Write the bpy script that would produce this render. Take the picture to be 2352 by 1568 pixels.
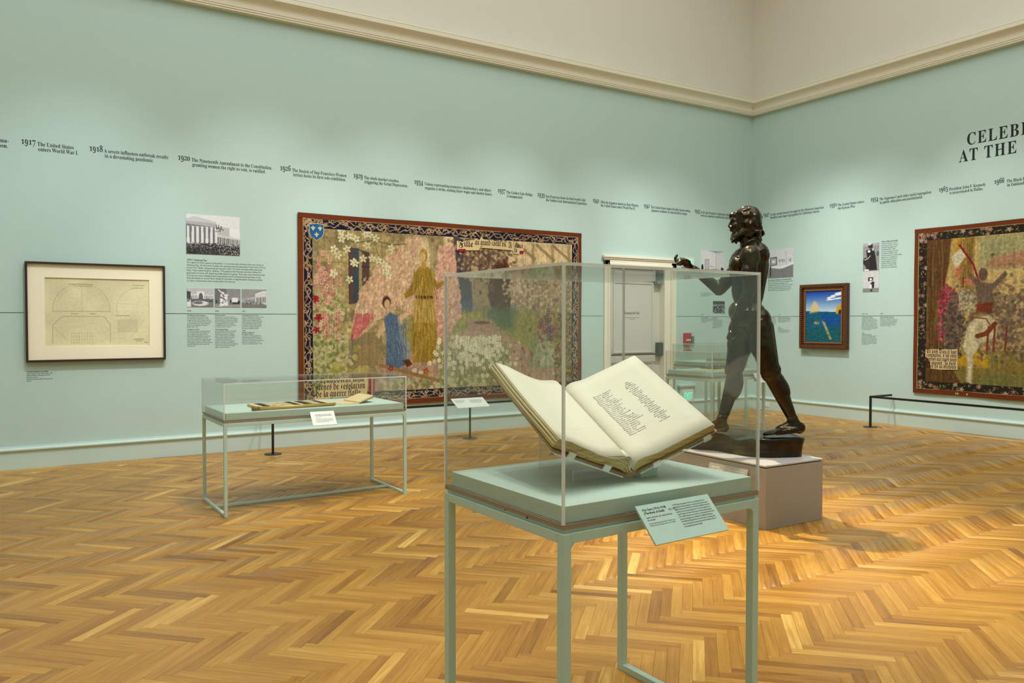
# Museum gallery: mint walls, herringbone oak floor, display cases, bronze, tapestries.
import bpy, bmesh, math, random, zlib, base64
import numpy as np
from mathutils import Vector, Matrix, Quaternion
from mathutils import noise as mnoise

scene = bpy.context.scene
for o in list(bpy.data.objects):
    bpy.data.objects.remove(o)
COL = scene.collection
R_ = math.radians

# ------------------------------------------------------------------ camera
cam = bpy.data.cameras.new('camera')
cam.sensor_width = 36.0
cam.lens = 1830.0 / 2352.0 * 36.0
cam.clip_start = 0.05
cam_ob = bpy.data.objects.new('camera', cam)
COL.objects.link(cam_ob)
cam_ob.location = (-11.363, -9.911, 1.55)
cam_ob.rotation_euler = (R_(90 - 1.35), 0, R_(57.8 - 90))
scene.camera = cam_ob

# ------------------------------------------------------------------ world, exposure
world = bpy.data.worlds.new('world')
scene.world = world
world.use_nodes = True
world.node_tree.nodes['Background'].inputs[0].default_value = (0.9, 0.95, 1.0, 1)
world.node_tree.nodes['Background'].inputs[1].default_value = 0.02
scene.view_settings.view_transform = 'Standard'
scene.view_settings.look = 'None'
scene.view_settings.gamma = 1.0
scene.view_settings.use_curve_mapping = False
scene.view_settings.exposure = 0.58
cy = scene.cycles
cy.use_denoising = True
cy.max_bounces = 10
cy.diffuse_bounces = 4
cy.glossy_bounces = 4
cy.transmission_bounces = 8
cy.transparent_max_bounces = 24
cy.caustics_reflective = False
cy.caustics_refractive = False
cy.sample_clamp_indirect = 6.0

# ------------------------------------------------------------------ lights of the room
def area(name, loc, size, size_y, power, color, rot=(0, 0, 0)):
    l = bpy.data.lights.new(name, 'AREA')
    l.shape = 'RECTANGLE'; l.size = size; l.size_y = size_y
    l.energy = power; l.color = color
    o = bpy.data.objects.new(name, l); COL.objects.link(o)
    o.location = loc; o.rotation_euler = rot
    return o

def spot(name, loc, aim, power, angle, blend=0.6, radius=0.05, color=(1, 0.93, 0.82)):
    l = bpy.data.lights.new(name, 'SPOT')
    l.energy = power; l.spot_size = R_(angle); l.spot_blend = blend
    l.shadow_soft_size = radius; l.color = color
    o = bpy.data.objects.new(name, l); COL.objects.link(o)
    o.location = loc
    d = Vector(aim) - Vector(loc)
    o.rotation_euler = d.to_track_quat('-Z', 'Y').to_euler()
    return o

# daylight ceiling of the gallery (laylight) and the ceiling track lamps
area('laylight', (-8.0, -7.2, 8.85), 13.0, 11.0, 540, (0.93, 0.98, 1.0))
WARM = (1.0, 0.98, 0.95)
COOL = (0.86, 0.95, 1.0)
for i, (x, p, c) in enumerate(((-13.4, 230, COOL), (-10.9, 330, COOL), (-8.9, 400, WARM), (-7.2, 400, WARM),
                              (-5.4, 400, WARM), (-3.4, 360, WARM), (-1.9, 330, WARM))):
    spot('track_lamp_wall_left', (x - 0.9 if x > -2 else x + 0.7, -3.5, 6.9), (x, 0.0, 1.4), p * 1.1, 42, 1.0, 0.05, c)
for i, (y, p, c) in enumerate(((-1.2, 360, WARM), (-2.5, 420, WARM), (-4.2, 430, WARM), (-6.2, 380, WARM), (-8.6, 280, WARM))):
    spot('track_lamp_wall_right', (-3.5, y - 0.9 if y > -2 else y + 0.6, 6.9), (0.0, y, 1.4), p * 1.1, 42, 1.0, 0.05, c)
for x in (-13.5, -9.5, -5.5, -2.0):
    spot('track_lamp_wall_rear', (x, -10.8, 6.9), (x, -15.0, 1.6), 420, 60, 0.95, 0.05, WARM)
for y in (-3.5, -7.5, -11.5):
    spot('track_lamp_wall_side', (-12.6, y, 6.9), (-17.0, y, 1.6), 420, 60, 0.95, 0.05, WARM)
spot('track_lamp_statue', (-6.7, -3.57, 6.4), (-6.5, -6.05, 0.0), 1700, 38, 0.9, 0.05, (1.0, 0.86, 0.62))
spot('track_lamp_statue', (-8.2, -8.3, 6.6), (-6.4, -5.6, 1.7), 420, 20, 0.5, 0.05, (1.0, 0.97, 0.92))
spot('track_lamp_case', (-9.95, -6.9, 6.8), (-9.55, -7.55, 1.0), 150, 24, 0.5, 0.05, (1.0, 0.98, 0.92))
spot('track_lamp_case', (-9.2, -8.0, 6.8), (-9.45, -7.6, 1.0), 120, 24, 0.5, 0.05, (1.0, 0.98, 0.92))
spot('track_lamp_case', (-8.8, -4.8, 6.6), (-9.1, -3.0, 0.8), 420, 26, 0.6, 0.05, (1.0, 0.97, 0.90))
spot('track_lamp_floor', (-9.2, -5.9, 6.9), (-8.6, -5.6, 0.0), 240, 70, 0.9, 0.3, (1.0, 0.90, 0.74))

# ------------------------------------------------------------------ helpers
def s2l(c):
    c = c / 255.0
    return c / 12.92 if c <= 0.04045 else ((c + 0.055) / 1.055) ** 2.4

def rgb(r, g, b):
    return (s2l(r), s2l(g), s2l(b), 1.0)

def link(o, parent=None):
    COL.objects.link(o)
    if parent is not None:
        o.parent = parent
    return o

def tag(o, label=None, cat=None, group=None, kind=None):
    if label: o['label'] = label
    if cat: o['category'] = cat
    if group: o['group'] = group
    if kind: o['kind'] = kind
    return o

def thing(name, loc, label, cat, rz=0.0, group=None):
    o = bpy.data.objects.new(name, None)
    o.empty_display_size = 0.1
    COL.objects.link(o)
    o.location = loc; o.rotation_euler = (0, 0, rz)
    return tag(o, label, cat, group)

class MB:
    """collects faces and links them as one mesh object"""
    def __init__(self):
        self.v = []; self.f = []; self.mi = []
    def add(self, vs, fs, mi=0):
        b = len(self.v)
        self.v += [tuple(p) for p in vs]
        self.f += [tuple(i + b for i in f) for f in fs]
        self.mi += [mi] * len(fs)
        return self
    def box(self, a, b, mi=0, M=None):
        x0, y0, z0 = a; x1, y1, z1 = b
        vs = [(x0, y0, z0), (x1, y0, z0), (x1, y1, z0), (x0, y1, z0), (x0, y0, z1), (x1, y0, z1), (x1, y1, z1), (x0, y1, z1)]
        if M is not None: vs = [M @ Vector(p) for p in vs]
        return self.add(vs, [(0, 3, 2, 1), (4, 5, 6, 7), (0, 1, 5, 4), (1, 2, 6, 5), (2, 3, 7, 6), (3, 0, 4, 7)], mi)
    def cyl(self, p0, p1, r0, r1=None, n=16, mi=0):
        r1 = r0 if r1 is None else r1
        p0 = Vector(p0); p1 = Vector(p1); d = (p1 - p0).normalized()
        a = d.orthogonal().normalized(); b = d.cross(a)
        vs = []
        for p, r in ((p0, r0), (p1, r1)):
            for i in range(n):
                t = 2 * math.pi * i / n
                vs.append(p + a * math.cos(t) * r + b * math.sin(t) * r)
        fs = [(i, (i + 1) % n, n + (i + 1) % n, n + i) for i in range(n)]
        fs += [tuple(range(n - 1, -1, -1)), tuple(range(n, 2 * n))]
        return self.add(vs, fs, mi)
    def prism(self, prof, fn, t0, t1, mi=0):
        """closed profile (list of 2d) swept from t0 to t1; fn((a,b),t)->3d"""
        n = len(prof)
        vs = [fn(p, t0) for p in prof] + [fn(p, t1) for p in prof]
        fs = [(i, (i + 1) % n, n + (i + 1) % n, n + i) for i in range(n)]
        fs += [tuple(range(n - 1, -1, -1)), tuple(range(n, 2 * n))]
        return self.add(vs, fs, mi)
    def mesh(self, name, mats):
        m = bpy.data.meshes.new(name)
        m.from_pydata(self.v, [], self.f)
        for k in (mats if isinstance(mats, (list, tuple)) else [mats]):
            m.materials.append(k)
        if any(self.mi):
            m.polygons.foreach_set('material_index', self.mi)
        bm = bmesh.new(); bm.from_mesh(m)
        bmesh.ops.recalc_face_normals(bm, faces=bm.faces)
        bm.to_mesh(m); bm.free()
        return m
    def build(self, name, mats, parent=None, bevel=0.0, smooth=False, loc=None):
        m = self.mesh(name, mats)
        o = bpy.data.objects.new(name, m)
        link(o, parent)
        if loc is not None: o.location = loc
        if smooth:
            m.polygons.foreach_set('use_smooth', [True] * len(m.polygons))
        if bevel > 0:
            md = o.modifiers.new('bevel', 'BEVEL')
            md.width = bevel; md.segments = 2; md.limit_method = 'ANGLE'; md.angle_limit = R_(40)
        return o

def box_ob(name, a, b, mat, parent=None, bevel=0.0):
    return MB().box(a, b).build(name, mat, parent, bevel)

# ------------------------------------------------------------------ materials
def new_mat(name):
    m = bpy.data.materials.new(name)
    m.use_nodes = True
    return m, m.node_tree, m.node_tree.nodes['Principled BSDF']

def plain(name, col, rough=0.6, metal=0.0, spec=0.5, var=0.0, scale=8.0, bump=0.0, bscale=300.0):
    m, nt, p = new_mat(name)
    p.inputs['Base Color'].default_value = col
    p.inputs['Roughness'].default_value = rough
    p.inputs['Metallic'].default_value = metal
    p.inputs['Specular IOR Level'].default_value = spec
    tc = nt.nodes.new('ShaderNodeTexCoord')
    if var > 0:
        nz = nt.nodes.new('ShaderNodeTexNoise')
        nz.inputs['Scale'].default_value = scale
        nz.inputs['Detail'].default_value = 5
        nt.links.new(tc.outputs['Object'], nz.inputs['Vector'])
        mx = nt.nodes.new('ShaderNodeMix'); mx.data_type = 'RGBA'
        a = tuple(min(1, c * (1 + var)) for c in col[:3]) + (1,)
        b = tuple(c * (1 - var) for c in col[:3]) + (1,)
        mx.inputs[6].default_value = b; mx.inputs[7].default_value = a
        nt.links.new(nz.outputs['Fac'], mx.inputs[0])
        nt.links.new(mx.outputs[2], p.inputs['Base Color'])
    if bump > 0:
        nb = nt.nodes.new('ShaderNodeTexNoise')
        nb.inputs['Scale'].default_value = bscale
        nt.links.new(tc.outputs['Object'], nb.inputs['Vector'])
        bp = nt.nodes.new('ShaderNodeBump')
        bp.inputs['Strength'].default_value = bump
        bp.inputs['Distance'].default_value = 0.002
        nt.links.new(nb.outputs['Fac'], bp.inputs['Height'])
        nt.links.new(bp.outputs['Normal'], p.inputs['Normal'])
    return m

def acrylic(name, tint=(0.97, 0.985, 0.975), refl=1.0, haze=0.0):
    """clear sheet: see-through with the mirror share of a polished surface"""
    m, nt, p = new_mat(name)
    nt.nodes.remove(p)
    out = nt.nodes['Material Output']
    tr = nt.nodes.new('ShaderNodeBsdfTransparent'); tr.inputs[0].default_value = (*tint, 1)
    gl = nt.nodes.new('ShaderNodeBsdfGlossy'); gl.inputs['Roughness'].default_value = 0.02
    fr = nt.nodes.new('ShaderNodeFresnel'); fr.inputs['IOR'].default_value = 1.49
    ge = nt.nodes.new('ShaderNodeNewGeometry')
    iv = nt.nodes.new('ShaderNodeMapRange')         # outer faces and inner faces mirror alike
    iv.inputs[1].default_value = 0; iv.inputs[2].default_value = 1; iv.inputs[3].default_value = 1.49; iv.inputs[4].default_value = 1 / 1.49
    nt.links.new(ge.outputs['Backfacing'], iv.inputs[0]); nt.links.new(iv.outputs[0], fr.inputs['IOR'])
    mul = nt.nodes.new('ShaderNodeMath'); mul.operation = 'MULTIPLY'; mul.inputs[1].default_value = refl
    nt.links.new(fr.outputs[0], mul.inputs[0])
    mx = nt.nodes.new('ShaderNodeMixShader')
    nt.links.new(mul.outputs[0], mx.inputs[0])
    nt.links.new(tr.outputs[0], mx.inputs[1]); nt.links.new(gl.outputs[0], mx.inputs[2])
    last = mx.outputs[0]
    if haze > 0:
        df = nt.nodes.new('ShaderNodeBsdfDiffuse'); df.inputs[0].default_value = (0.95, 0.97, 0.93, 1)
        m2 = nt.nodes.new('ShaderNodeMixShader'); m2.inputs[0].default_value = haze
        nt.links.new(last, m2.inputs[1]); nt.links.new(df.outputs[0], m2.inputs[2])
        last = m2.outputs[0]
    nt.links.new(last, out.inputs['Surface'])
    return m

def painted(name, rough=0.85, weave=0.0, wscale=900.0, sheen=0.0):
    """print or weaving: colours come from the mesh's own colour layer"""
    m, nt, p = new_mat(name)
    at = nt.nodes.new('ShaderNodeAttribute'); at.attribute_name = 'Col'
    nt.links.new(at.outputs['Color'], p.inputs['Base Color'])
    p.inputs['Roughness'].default_value = rough
    p.inputs['Specular IOR Level'].default_value = 0.25
    if weave > 0:
        tc = nt.nodes.new('ShaderNodeTexCoord')
        wv = nt.nodes.new('ShaderNodeTexWave'); wv.bands_direction = 'Z'
        wv.inputs['Scale'].default_value = wscale; wv.inputs['Distortion'].default_value = 1.0
        nt.links.new(tc.outputs['Object'], wv.inputs['Vector'])
        bp = nt.nodes.new('ShaderNodeBump'); bp.inputs['Strength'].default_value = weave; bp.inputs['Distance'].default_value = 0.002
        nt.links.new(wv.outputs['Fac'], bp.inputs['Height'])
        nt.links.new(bp.outputs['Normal'], p.inputs['Normal'])
    return m

M = {}
M['mint'] = plain('mint_wall_paint', rgb(185, 209, 201), 0.55, spec=0.3, var=0.025, scale=0.7, bump=0.25, bscale=220)
M['mint_trim'] = plain('mint_trim_paint', rgb(193, 214, 206), 0.32, spec=0.5)
M['beige'] = plain('beige_upper_paint', rgb(220, 215, 200), 0.7, spec=0.2, var=0.035, scale=0.9, bump=0.35, bscale=160)
M['cream_trim'] = plain('cream_trim_paint', rgb(236, 230, 210), 0.4)
M['door'] = plain('door_paint', rgb(205, 202, 192), 0.45)
M['case'] = plain('case_paint', rgb(184, 208, 194), 0.4, spec=0.4)
M['deck'] = plain('case_deck_paint', rgb(196, 219, 207), 0.6, spec=0.3)
M['lip'] = plain('case_band_brown', rgb(150, 132, 108), 0.6)  # even brown of the band under the bonnets
M['acrylic'] = acrylic('clear_acrylic', (0.975, 0.985, 0.975))
M['acrylic_edge'] = acrylic('polished_acrylic_edge', (0.95, 0.97, 0.95), 1.0, 0.6)
M['acrylic_cradle'] = acrylic('cradle_acrylic', (0.96, 0.97, 0.97), 1.4, 0.05)
M['black_metal'] = plain('black_powder_coat', rgb(24, 22, 20), 0.4)
M['grey_metal'] = plain('grey_powder_coat', rgb(62, 68, 62), 0.4)
M['ink'] = plain('black_vinyl', rgb(26, 36, 32), 0.5, spec=0.3)
M['ink_soft'] = plain('grey_vinyl', rgb(52, 66, 60), 0.6, spec=0.2)
M['white_ink'] = plain('white_print', rgb(235, 232, 226), 0.6)
M['plinth'] = plain('grey_plinth_paint', rgb(152, 144, 132), 0.6, spec=0.3, var=0.03, scale=3)
M['plinth_top'] = plain('plinth_top_plate', rgb(178, 174, 170), 0.32, spec=0.5)
M['darkwood'] = plain('dark_frame_wood', rgb(52, 28, 14), 0.35, var=0.2, scale=30)
M['mat_board'] = plain('cream_mat_board', rgb(247, 238, 210), 0.8, spec=0.2)
M['label_white'] = plain('white_label_board', rgb(222, 228, 220), 0.6)
M['red'] = plain('red_plastic', rgb(190, 32, 40), 0.35)
M['grey_box'] = plain('grey_plastic', rgb(120, 128, 122), 0.5)
M['bar'] = plain('bronze_bar', rgb(96, 80, 54), 0.35, metal=0.7)
M['white_plastic'] = plain('white_plastic', rgb(226, 230, 222), 0.4)
M['brown_cloth'] = plain('brown_wool_edging', rgb(104, 52, 24), 0.9, spec=0.1, var=0.15, scale=25)
M['gold_cord'] = plain('gold_thread', rgb(205, 178, 120), 0.7)
M['tap'] = painted('woven_tapestry', 0.92, 0.5, 160.0)
M['print'] = painted('paper_print', 0.6)
M['oil'] = painted('oil_paint', 0.35)
M['slab'] = plain('subfloor', rgb(60, 40, 18), 0.8)
# ------------------------------------------------------------------ lettering: letter outlines in 1/200 em
# rows: character code, advance, contour count, then for each contour: point count, x, y, x, y ...
SERIF_OUTLINES = [
    [65,130,2,27,-3,0,-3,6,3,6,7,9,11,14,15,22,62,139,67,139,114,26,122,10,126,7,132,6,132,0,68,0,68,6,80,8,84,14,81,24,75,40,31,40,24,21,22,18,22,14,26,8,37,6,38,6,38,0,3,34,48,72,48,53,95],
    [66,132,3,26,5,0,5,5,13,6,19,10,21,15,22,24,22,110,21,123,18,126,15,129,5,131,5,136,66,136,95,132,112,122,118,104,114,90,104,80,86,74,107,66,120,55,125,39,121,23,110,10,94,2,71,0,14,54,75,56,75,70,76,78,81,83,90,85,103,84,115,80,123,74,128,64,129,59,128,56,126,55,123,54,116,14,66,7,77,9,84,15,88,24,90,38,88,52,82,62,73,67,59,69,54,69,54,20,55,14,57,10,60,8],
    [67,139,1,38,76,-3,58,-1,41,6,27,17,17,31,10,48,8,68,10,88,17,104,27,119,41,130,58,136,77,139,92,137,110,131,116,130,122,132,125,139,130,139,130,92,125,92,117,108,106,121,93,129,79,132,59,125,47,103,43,68,47,34,60,14,83,7,95,8,107,13,118,21,128,32,133,26,118,10,99,0],
    [68,148,2,22,6,0,6,5,14,6,19,9,21,14,22,22,22,112,21,121,18,127,13,130,4,131,4,136,66,136,88,134,106,128,121,118,131,105,137,88,140,68,132,30,108,8,68,0,17,66,7,78,9,88,14,95,22,102,41,104,68,100,102,88,122,66,129,60,128,56,126,55,122,54,115,54,22,55,14,56,10,60,8],
    [69,132,1,52,4,0,4,5,13,6,19,9,22,14,22,23,22,110,22,120,18,127,13,130,5,131,5,136,119,136,119,95,114,95,110,111,101,121,88,126,69,128,60,128,57,126,56,124,54,116,54,73,58,73,69,75,77,80,82,89,86,103,91,103,91,35,86,35,84,46,81,54,77,60,72,64,64,66,55,66,54,66,54,20,55,14,57,10,62,9,69,8,82,9,93,12,103,16,110,22,117,31,122,43,128,43,120,0],
    [70,120,1,44,5,0,5,5,13,7,19,10,21,16,22,25,22,112,21,121,18,126,13,129,4,131,4,136,117,136,117,95,112,95,110,106,106,115,100,121,92,125,82,128,68,128,60,128,55,126,54,119,54,74,57,74,68,75,76,80,82,90,85,103,90,103,90,35,85,35,82,50,76,60,68,65,56,67,54,67,54,24,56,13,58,9,62,7,76,5,76,0],
    [71,151,1,54,80,-3,60,-1,42,6,28,16,17,31,10,48,8,68,10,88,17,105,28,119,42,130,58,136,77,139,93,137,110,131,116,130,118,130,121,132,125,139,130,139,130,92,125,92,120,103,114,113,106,121,98,127,89,131,80,132,60,125,48,104,44,68,46,40,54,20,61,11,71,6,82,4,92,5,98,8,101,14,102,21,102,38,101,46,98,51,92,53,82,54,82,59,149,59,149,54,141,53,136,51,134,46,133,38,133,9,106,0],
    [72,156,1,52,5,0,5,5,13,6,19,10,21,15,22,24,22,113,21,121,18,126,13,129,5,131,5,136,72,136,72,131,61,129,58,127,56,124,54,113,54,75,102,75,102,113,100,124,98,127,96,129,84,131,84,136,151,136,151,131,142,129,137,126,135,121,134,113,134,24,135,16,137,10,142,6,151,5,151,0,84,0,84,5,93,6,98,9,101,14,102,24,102,66,54,66,54,24,55,15,58,10,63,6,72,5,72,0],
    [73,78,1,24,4,0,4,5,12,7,18,10,21,14,22,22,22,115,22,123,19,127,13,130,4,131,4,136,73,136,73,131,64,130,58,127,55,123,54,115,54,23,56,13,58,10,61,8,73,5,73,0],
    [74,98,1,38,32,-20,23,-18,15,-16,8,-12,4,-6,0,0,-1,7,0,13,3,18,8,21,13,22,19,21,24,18,27,14,28,8,25,0,23,-6,25,-10,31,-12,38,-11,41,-8,43,-2,44,6,44,109,42,122,40,126,36,128,24,131,24,136,94,136,94,131,82,128,79,126,77,122,76,109,76,26,71,1,57,-14],
    [75,152,1,51,5,0,5,5,14,6,19,10,22,15,22,24,22,113,22,121,19,126,14,129,5,131,5,136,72,136,72,131,61,129,58,127,56,124,54,113,54,70,96,111,102,119,104,125,100,129,87,131,87,136,145,136,145,131,142,131,124,125,103,108,81,85,138,14,145,8,155,5,155,0,84,0,84,5,91,6,96,6,98,8,100,10,98,14,94,20,60,64,54,59,54,24,55,15,58,10,63,6,72,5,72,0],
    [76,127,1,31,5,0,5,5,13,6,19,10,21,15,22,24,22,113,21,121,18,126,13,129,5,131,5,136,74,136,74,131,62,129,58,127,56,124,54,113,54,25,55,14,57,11,60,9,70,8,83,9,94,12,103,16,110,24,116,34,122,46,127,46,120,0],
    [77,189,1,43,4,0,4,5,13,6,18,10,21,15,22,24,22,114,21,124,19,127,16,129,4,131,4,136,55,136,94,42,134,136,184,136,184,131,176,129,170,126,168,121,167,113,167,26,168,13,170,9,173,7,184,5,184,0,118,0,118,5,129,8,132,10,134,13,136,25,136,119,86,0,80,0,32,116,32,24,32,14,36,9,42,6,50,5,50,0],
    [78,147,1,33,120,-3,32,104,32,24,33,14,35,9,41,6,50,5,50,0,6,0,6,5,16,7,19,9,21,12,23,24,23,116,11,129,6,131,6,136,47,136,116,50,116,112,115,123,113,126,110,128,99,131,99,136,143,136,143,131,134,129,129,126,126,121,126,112,126,-3],
    [79,156,2,32,78,-3,63,-2,50,2,38,9,28,17,20,28,14,40,10,53,8,68,10,82,14,96,20,108,28,118,39,127,51,134,64,138,79,139,93,138,106,134,118,127,128,119,137,108,143,96,147,83,148,68,147,53,143,40,137,28,128,17,118,9,106,2,92,-2,14,79,4,98,11,109,32,113,68,111,96,104,116,92,128,78,132,58,125,47,104,43,68,46,40,53,20,64,8],
    [80,124,2,30,5,0,5,5,13,6,19,10,21,15,22,24,22,113,21,121,18,126,13,129,5,131,5,136,64,136,86,134,100,131,109,126,116,118,120,109,122,99,119,84,109,72,94,64,72,61,54,61,54,24,55,15,58,10,63,6,72,5,72,0,14,54,68,60,68,73,70,81,75,86,84,87,98,86,112,82,121,75,126,64,128,59,128,56,126,55,123,54,119],
    [82,141,2,35,5,0,5,5,13,6,19,10,21,15,22,24,22,113,21,121,18,126,13,129,5,131,5,136,65,136,91,134,110,127,120,116,124,100,121,85,111,74,94,67,129,15,135,8,138,6,142,5,143,5,143,0,101,0,60,63,54,63,54,24,55,15,58,10,63,6,72,5,72,0,13,54,70,61,70,74,72,83,77,89,86,90,100,88,116,80,125,67,128,60,128,56,126,55,122,54,115],
    [83,116,1,66,13,-3,13,47,19,47,25,28,33,15,44,7,59,4,69,6,76,11,81,18,83,27,79,38,67,48,48,57,33,66,23,75,17,86,15,99,16,110,20,120,26,128,34,134,44,138,55,139,68,138,84,134,87,133,89,132,93,134,96,139,101,139,101,95,96,95,92,106,88,115,81,122,74,128,66,131,58,132,49,131,42,127,37,121,36,113,37,106,41,100,47,95,56,90,76,81,86,76,94,70,100,63,104,56,106,48,107,40,106,28,101,17,94,9,84,2,72,-2,57,-3,47,-2,38,0,29,3,25,4,21,2,18,-3],
    [84,126,1,27,28,0,28,5,36,6,42,9,45,15,46,24,46,129,44,129,30,127,20,120,12,109,9,95,3,95,3,136,122,136,122,94,117,94,112,114,99,125,80,129,78,129,78,24,79,15,82,9,88,6,98,5,98,0],
    [85,146,1,41,74,-4,50,-1,34,8,25,24,22,46,22,113,21,121,18,126,13,129,4,131,4,136,72,136,72,131,60,129,57,127,55,124,54,113,54,42,56,26,60,15,69,9,82,6,101,11,113,25,117,48,117,113,116,121,113,126,107,129,98,131,98,136,141,136,141,131,134,129,129,126,126,120,126,113,126,54,123,28,113,10,97,0],
    [87,182,1,42,51,-3,10,117,4,127,1,130,-5,131,-5,136,54,136,54,131,45,129,42,126,42,122,44,111,66,46,90,105,85,119,83,124,80,128,75,130,68,131,68,136,131,136,131,131,120,129,117,123,119,115,141,50,161,110,164,121,163,126,160,128,156,130,150,131,150,136,186,136,186,131,181,129,177,126,171,113,133,-3,128,-3,94,92,57,-3],
    [97,102,2,48,76,-3,67,-2,62,3,60,10,45,1,28,-3,19,-1,12,4,8,10,6,19,9,31,19,40,36,49,59,57,59,72,58,79,56,84,51,87,44,88,34,86,31,82,34,76,36,72,37,69,36,64,33,60,28,58,23,57,18,58,13,60,11,65,10,70,11,77,15,83,20,88,28,92,38,94,48,95,66,93,78,87,85,77,87,63,87,19,88,12,91,10,96,12,98,8,88,0,8,45,10,52,12,59,19,59,50,46,45,38,37,35,25,38,14],
    [98,108,2,26,13,-4,13,116,12,123,11,128,8,130,2,131,2,136,41,136,41,83,52,92,66,95,76,93,84,89,92,82,97,73,101,62,102,50,100,35,96,22,89,12,80,4,70,-1,57,-3,44,0,31,8,16,-4,16,54,4,63,7,69,15,72,28,73,48,72,64,69,75,63,81,55,84,50,83,46,80,43,77,41,72,41,20,43,12,47,6],
    [99,88,1,40,46,-3,36,-2,26,3,18,10,11,20,7,32,6,45,7,58,12,70,19,81,28,88,40,93,52,95,65,94,74,89,80,82,83,73,82,68,79,64,76,62,70,61,64,62,60,67,58,75,59,78,59,81,57,86,50,88,41,85,35,74,34,56,35,37,41,23,50,14,61,12,71,14,81,22,85,18,74,6,61,-1],
    [100,110,2,32,42,-3,32,-2,23,3,16,10,10,20,7,31,6,44,7,58,11,71,16,81,24,88,33,93,44,95,56,92,66,84,66,120,66,125,63,128,59,130,52,131,52,136,95,136,95,22,96,16,97,12,100,10,105,8,105,3,88,2,66,-3,66,12,56,1,17,51,8,56,9,60,12,64,17,66,23,66,72,65,76,62,80,57,83,52,84,44,81,39,74,36,62,35,46,36,29,39,18,44,11],
    [101,90,2,27,46,-3,35,-2,25,3,17,10,11,20,7,33,6,47,7,60,11,72,18,81,26,89,36,93,47,95,62,92,74,84,82,70,84,52,84,50,35,50,38,29,46,17,60,13,70,16,80,26,85,22,74,8,61,0,10,35,57,60,57,60,64,59,75,58,82,54,87,48,88,40,85,36,76,35,61],
    [102,64,1,44,4,0,4,5,12,6,15,10,16,22,16,82,5,82,5,92,16,92,16,105,18,119,25,130,37,136,52,138,63,137,72,133,77,126,78,119,78,113,75,109,71,107,67,106,62,106,58,109,56,112,55,116,58,125,58,127,59,129,58,131,54,132,48,131,46,128,44,116,44,92,61,92,61,82,44,82,44,20,45,12,47,8,52,6,60,5,60,0],
    [103,97,3,53,44,-42,26,-40,14,-36,7,-30,4,-22,8,-14,20,-8,10,0,7,9,8,16,13,22,20,28,30,33,17,40,9,50,6,63,8,72,12,80,18,86,26,91,36,94,47,95,58,94,70,91,94,91,94,80,80,80,85,71,87,61,86,52,82,45,77,39,70,34,61,32,51,31,47,31,42,31,38,30,34,28,31,25,30,21,33,16,42,15,52,15,66,14,77,12,85,9,90,4,93,-3,94,-11,91,-24,81,-34,65,-40,16,47,37,53,39,57,44,59,52,60,63,59,74,57,82,53,87,47,88,41,87,37,82,35,74,34,63,35,52,37,44,41,39,14,48,-35,65,-33,75,-28,78,-20,77,-15,74,-12,69,-11,61,-10,29,-10,24,-15,22,-22,23,-26,28,-31,36,-34],
    [104,114,1,42,6,0,6,5,10,6,14,8,15,11,16,17,16,119,15,124,14,128,11,130,6,131,6,136,44,136,44,80,57,91,72,95,87,91,96,81,98,63,98,17,99,11,100,8,103,6,108,5,108,0,60,0,60,5,62,5,68,8,70,17,70,65,68,77,65,80,60,81,52,78,44,70,44,17,44,11,46,8,49,6,54,5,54,0],
    [105,59,2,16,30,108,24,109,19,112,16,117,15,123,16,129,19,134,24,137,30,138,36,137,41,134,44,129,45,123,44,117,41,112,36,109,19,6,0,6,5,10,6,14,8,15,11,16,17,16,75,15,81,14,85,11,87,6,88,6,92,44,92,44,17,45,11,46,8,49,6,54,5,54,0],
    [106,62,2,16,32,108,26,109,21,112,18,117,17,123,18,129,21,134,26,137,32,138,38,137,42,134,46,129,47,123,46,118,42,113,38,109,33,11,-42,3,-41,-3,-39,-9,-36,-13,-32,-16,-26,-17,-21,-16,-16,-13,-12,-10,-10,-4,-9,0,-9,4,-12,7,-15,8,-20,6,-26,3,-31,5,-34,9,-35,14,-34,18,-30,19,-16,19,74,18,81,17,85,13,87,6,88,6,92,48,92,48,-6,45,-22,38,-33,26,-40],
    [107,107,1,43,5,0,5,5,10,6,14,8,15,11,16,17,16,118,14,128,11,130,6,131,6,136,44,136,44,50,68,74,71,78,73,83,70,86,62,88,61,88,61,92,103,92,103,88,92,85,82,78,66,62,103,10,107,6,112,5,112,0,63,0,63,5,65,5,70,6,71,10,69,15,48,44,44,40,44,17,44,11,46,8,49,6,54,5,54,0],
    [108,60,1,18,6,0,6,5,10,6,14,8,15,11,16,17,16,118,14,128,11,130,6,131,6,136,44,136,44,17,45,11,46,8,49,6,54,5,54,0],
    [109,165,1,66,6,0,6,5,10,6,14,8,15,11,16,17,16,76,15,81,14,84,11,87,6,88,6,92,44,92,44,79,56,91,71,95,82,93,91,87,96,78,108,90,124,95,139,91,147,81,150,63,150,17,150,11,152,8,155,6,160,5,160,0,112,0,112,5,117,6,120,8,122,12,122,17,122,65,120,77,117,80,112,81,104,78,97,71,97,17,97,12,98,8,101,6,106,5,106,0,60,0,60,5,64,6,67,8,68,12,69,17,69,65,67,77,64,80,60,81,51,78,44,70,44,17,44,12,46,8,48,6,53,5,53,0],
    [110,114,1,42,6,0,6,5,10,6,14,8,15,11,16,17,16,76,15,81,14,84,11,87,6,88,6,92,44,92,44,80,57,91,72,95,87,91,96,81,98,63,98,17,99,11,100,8,103,6,108,5,108,0,60,0,60,5,62,5,68,8,70,17,70,65,68,77,65,80,60,81,52,78,44,70,44,17,44,11,46,8,49,6,54,5,54,0],
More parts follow.
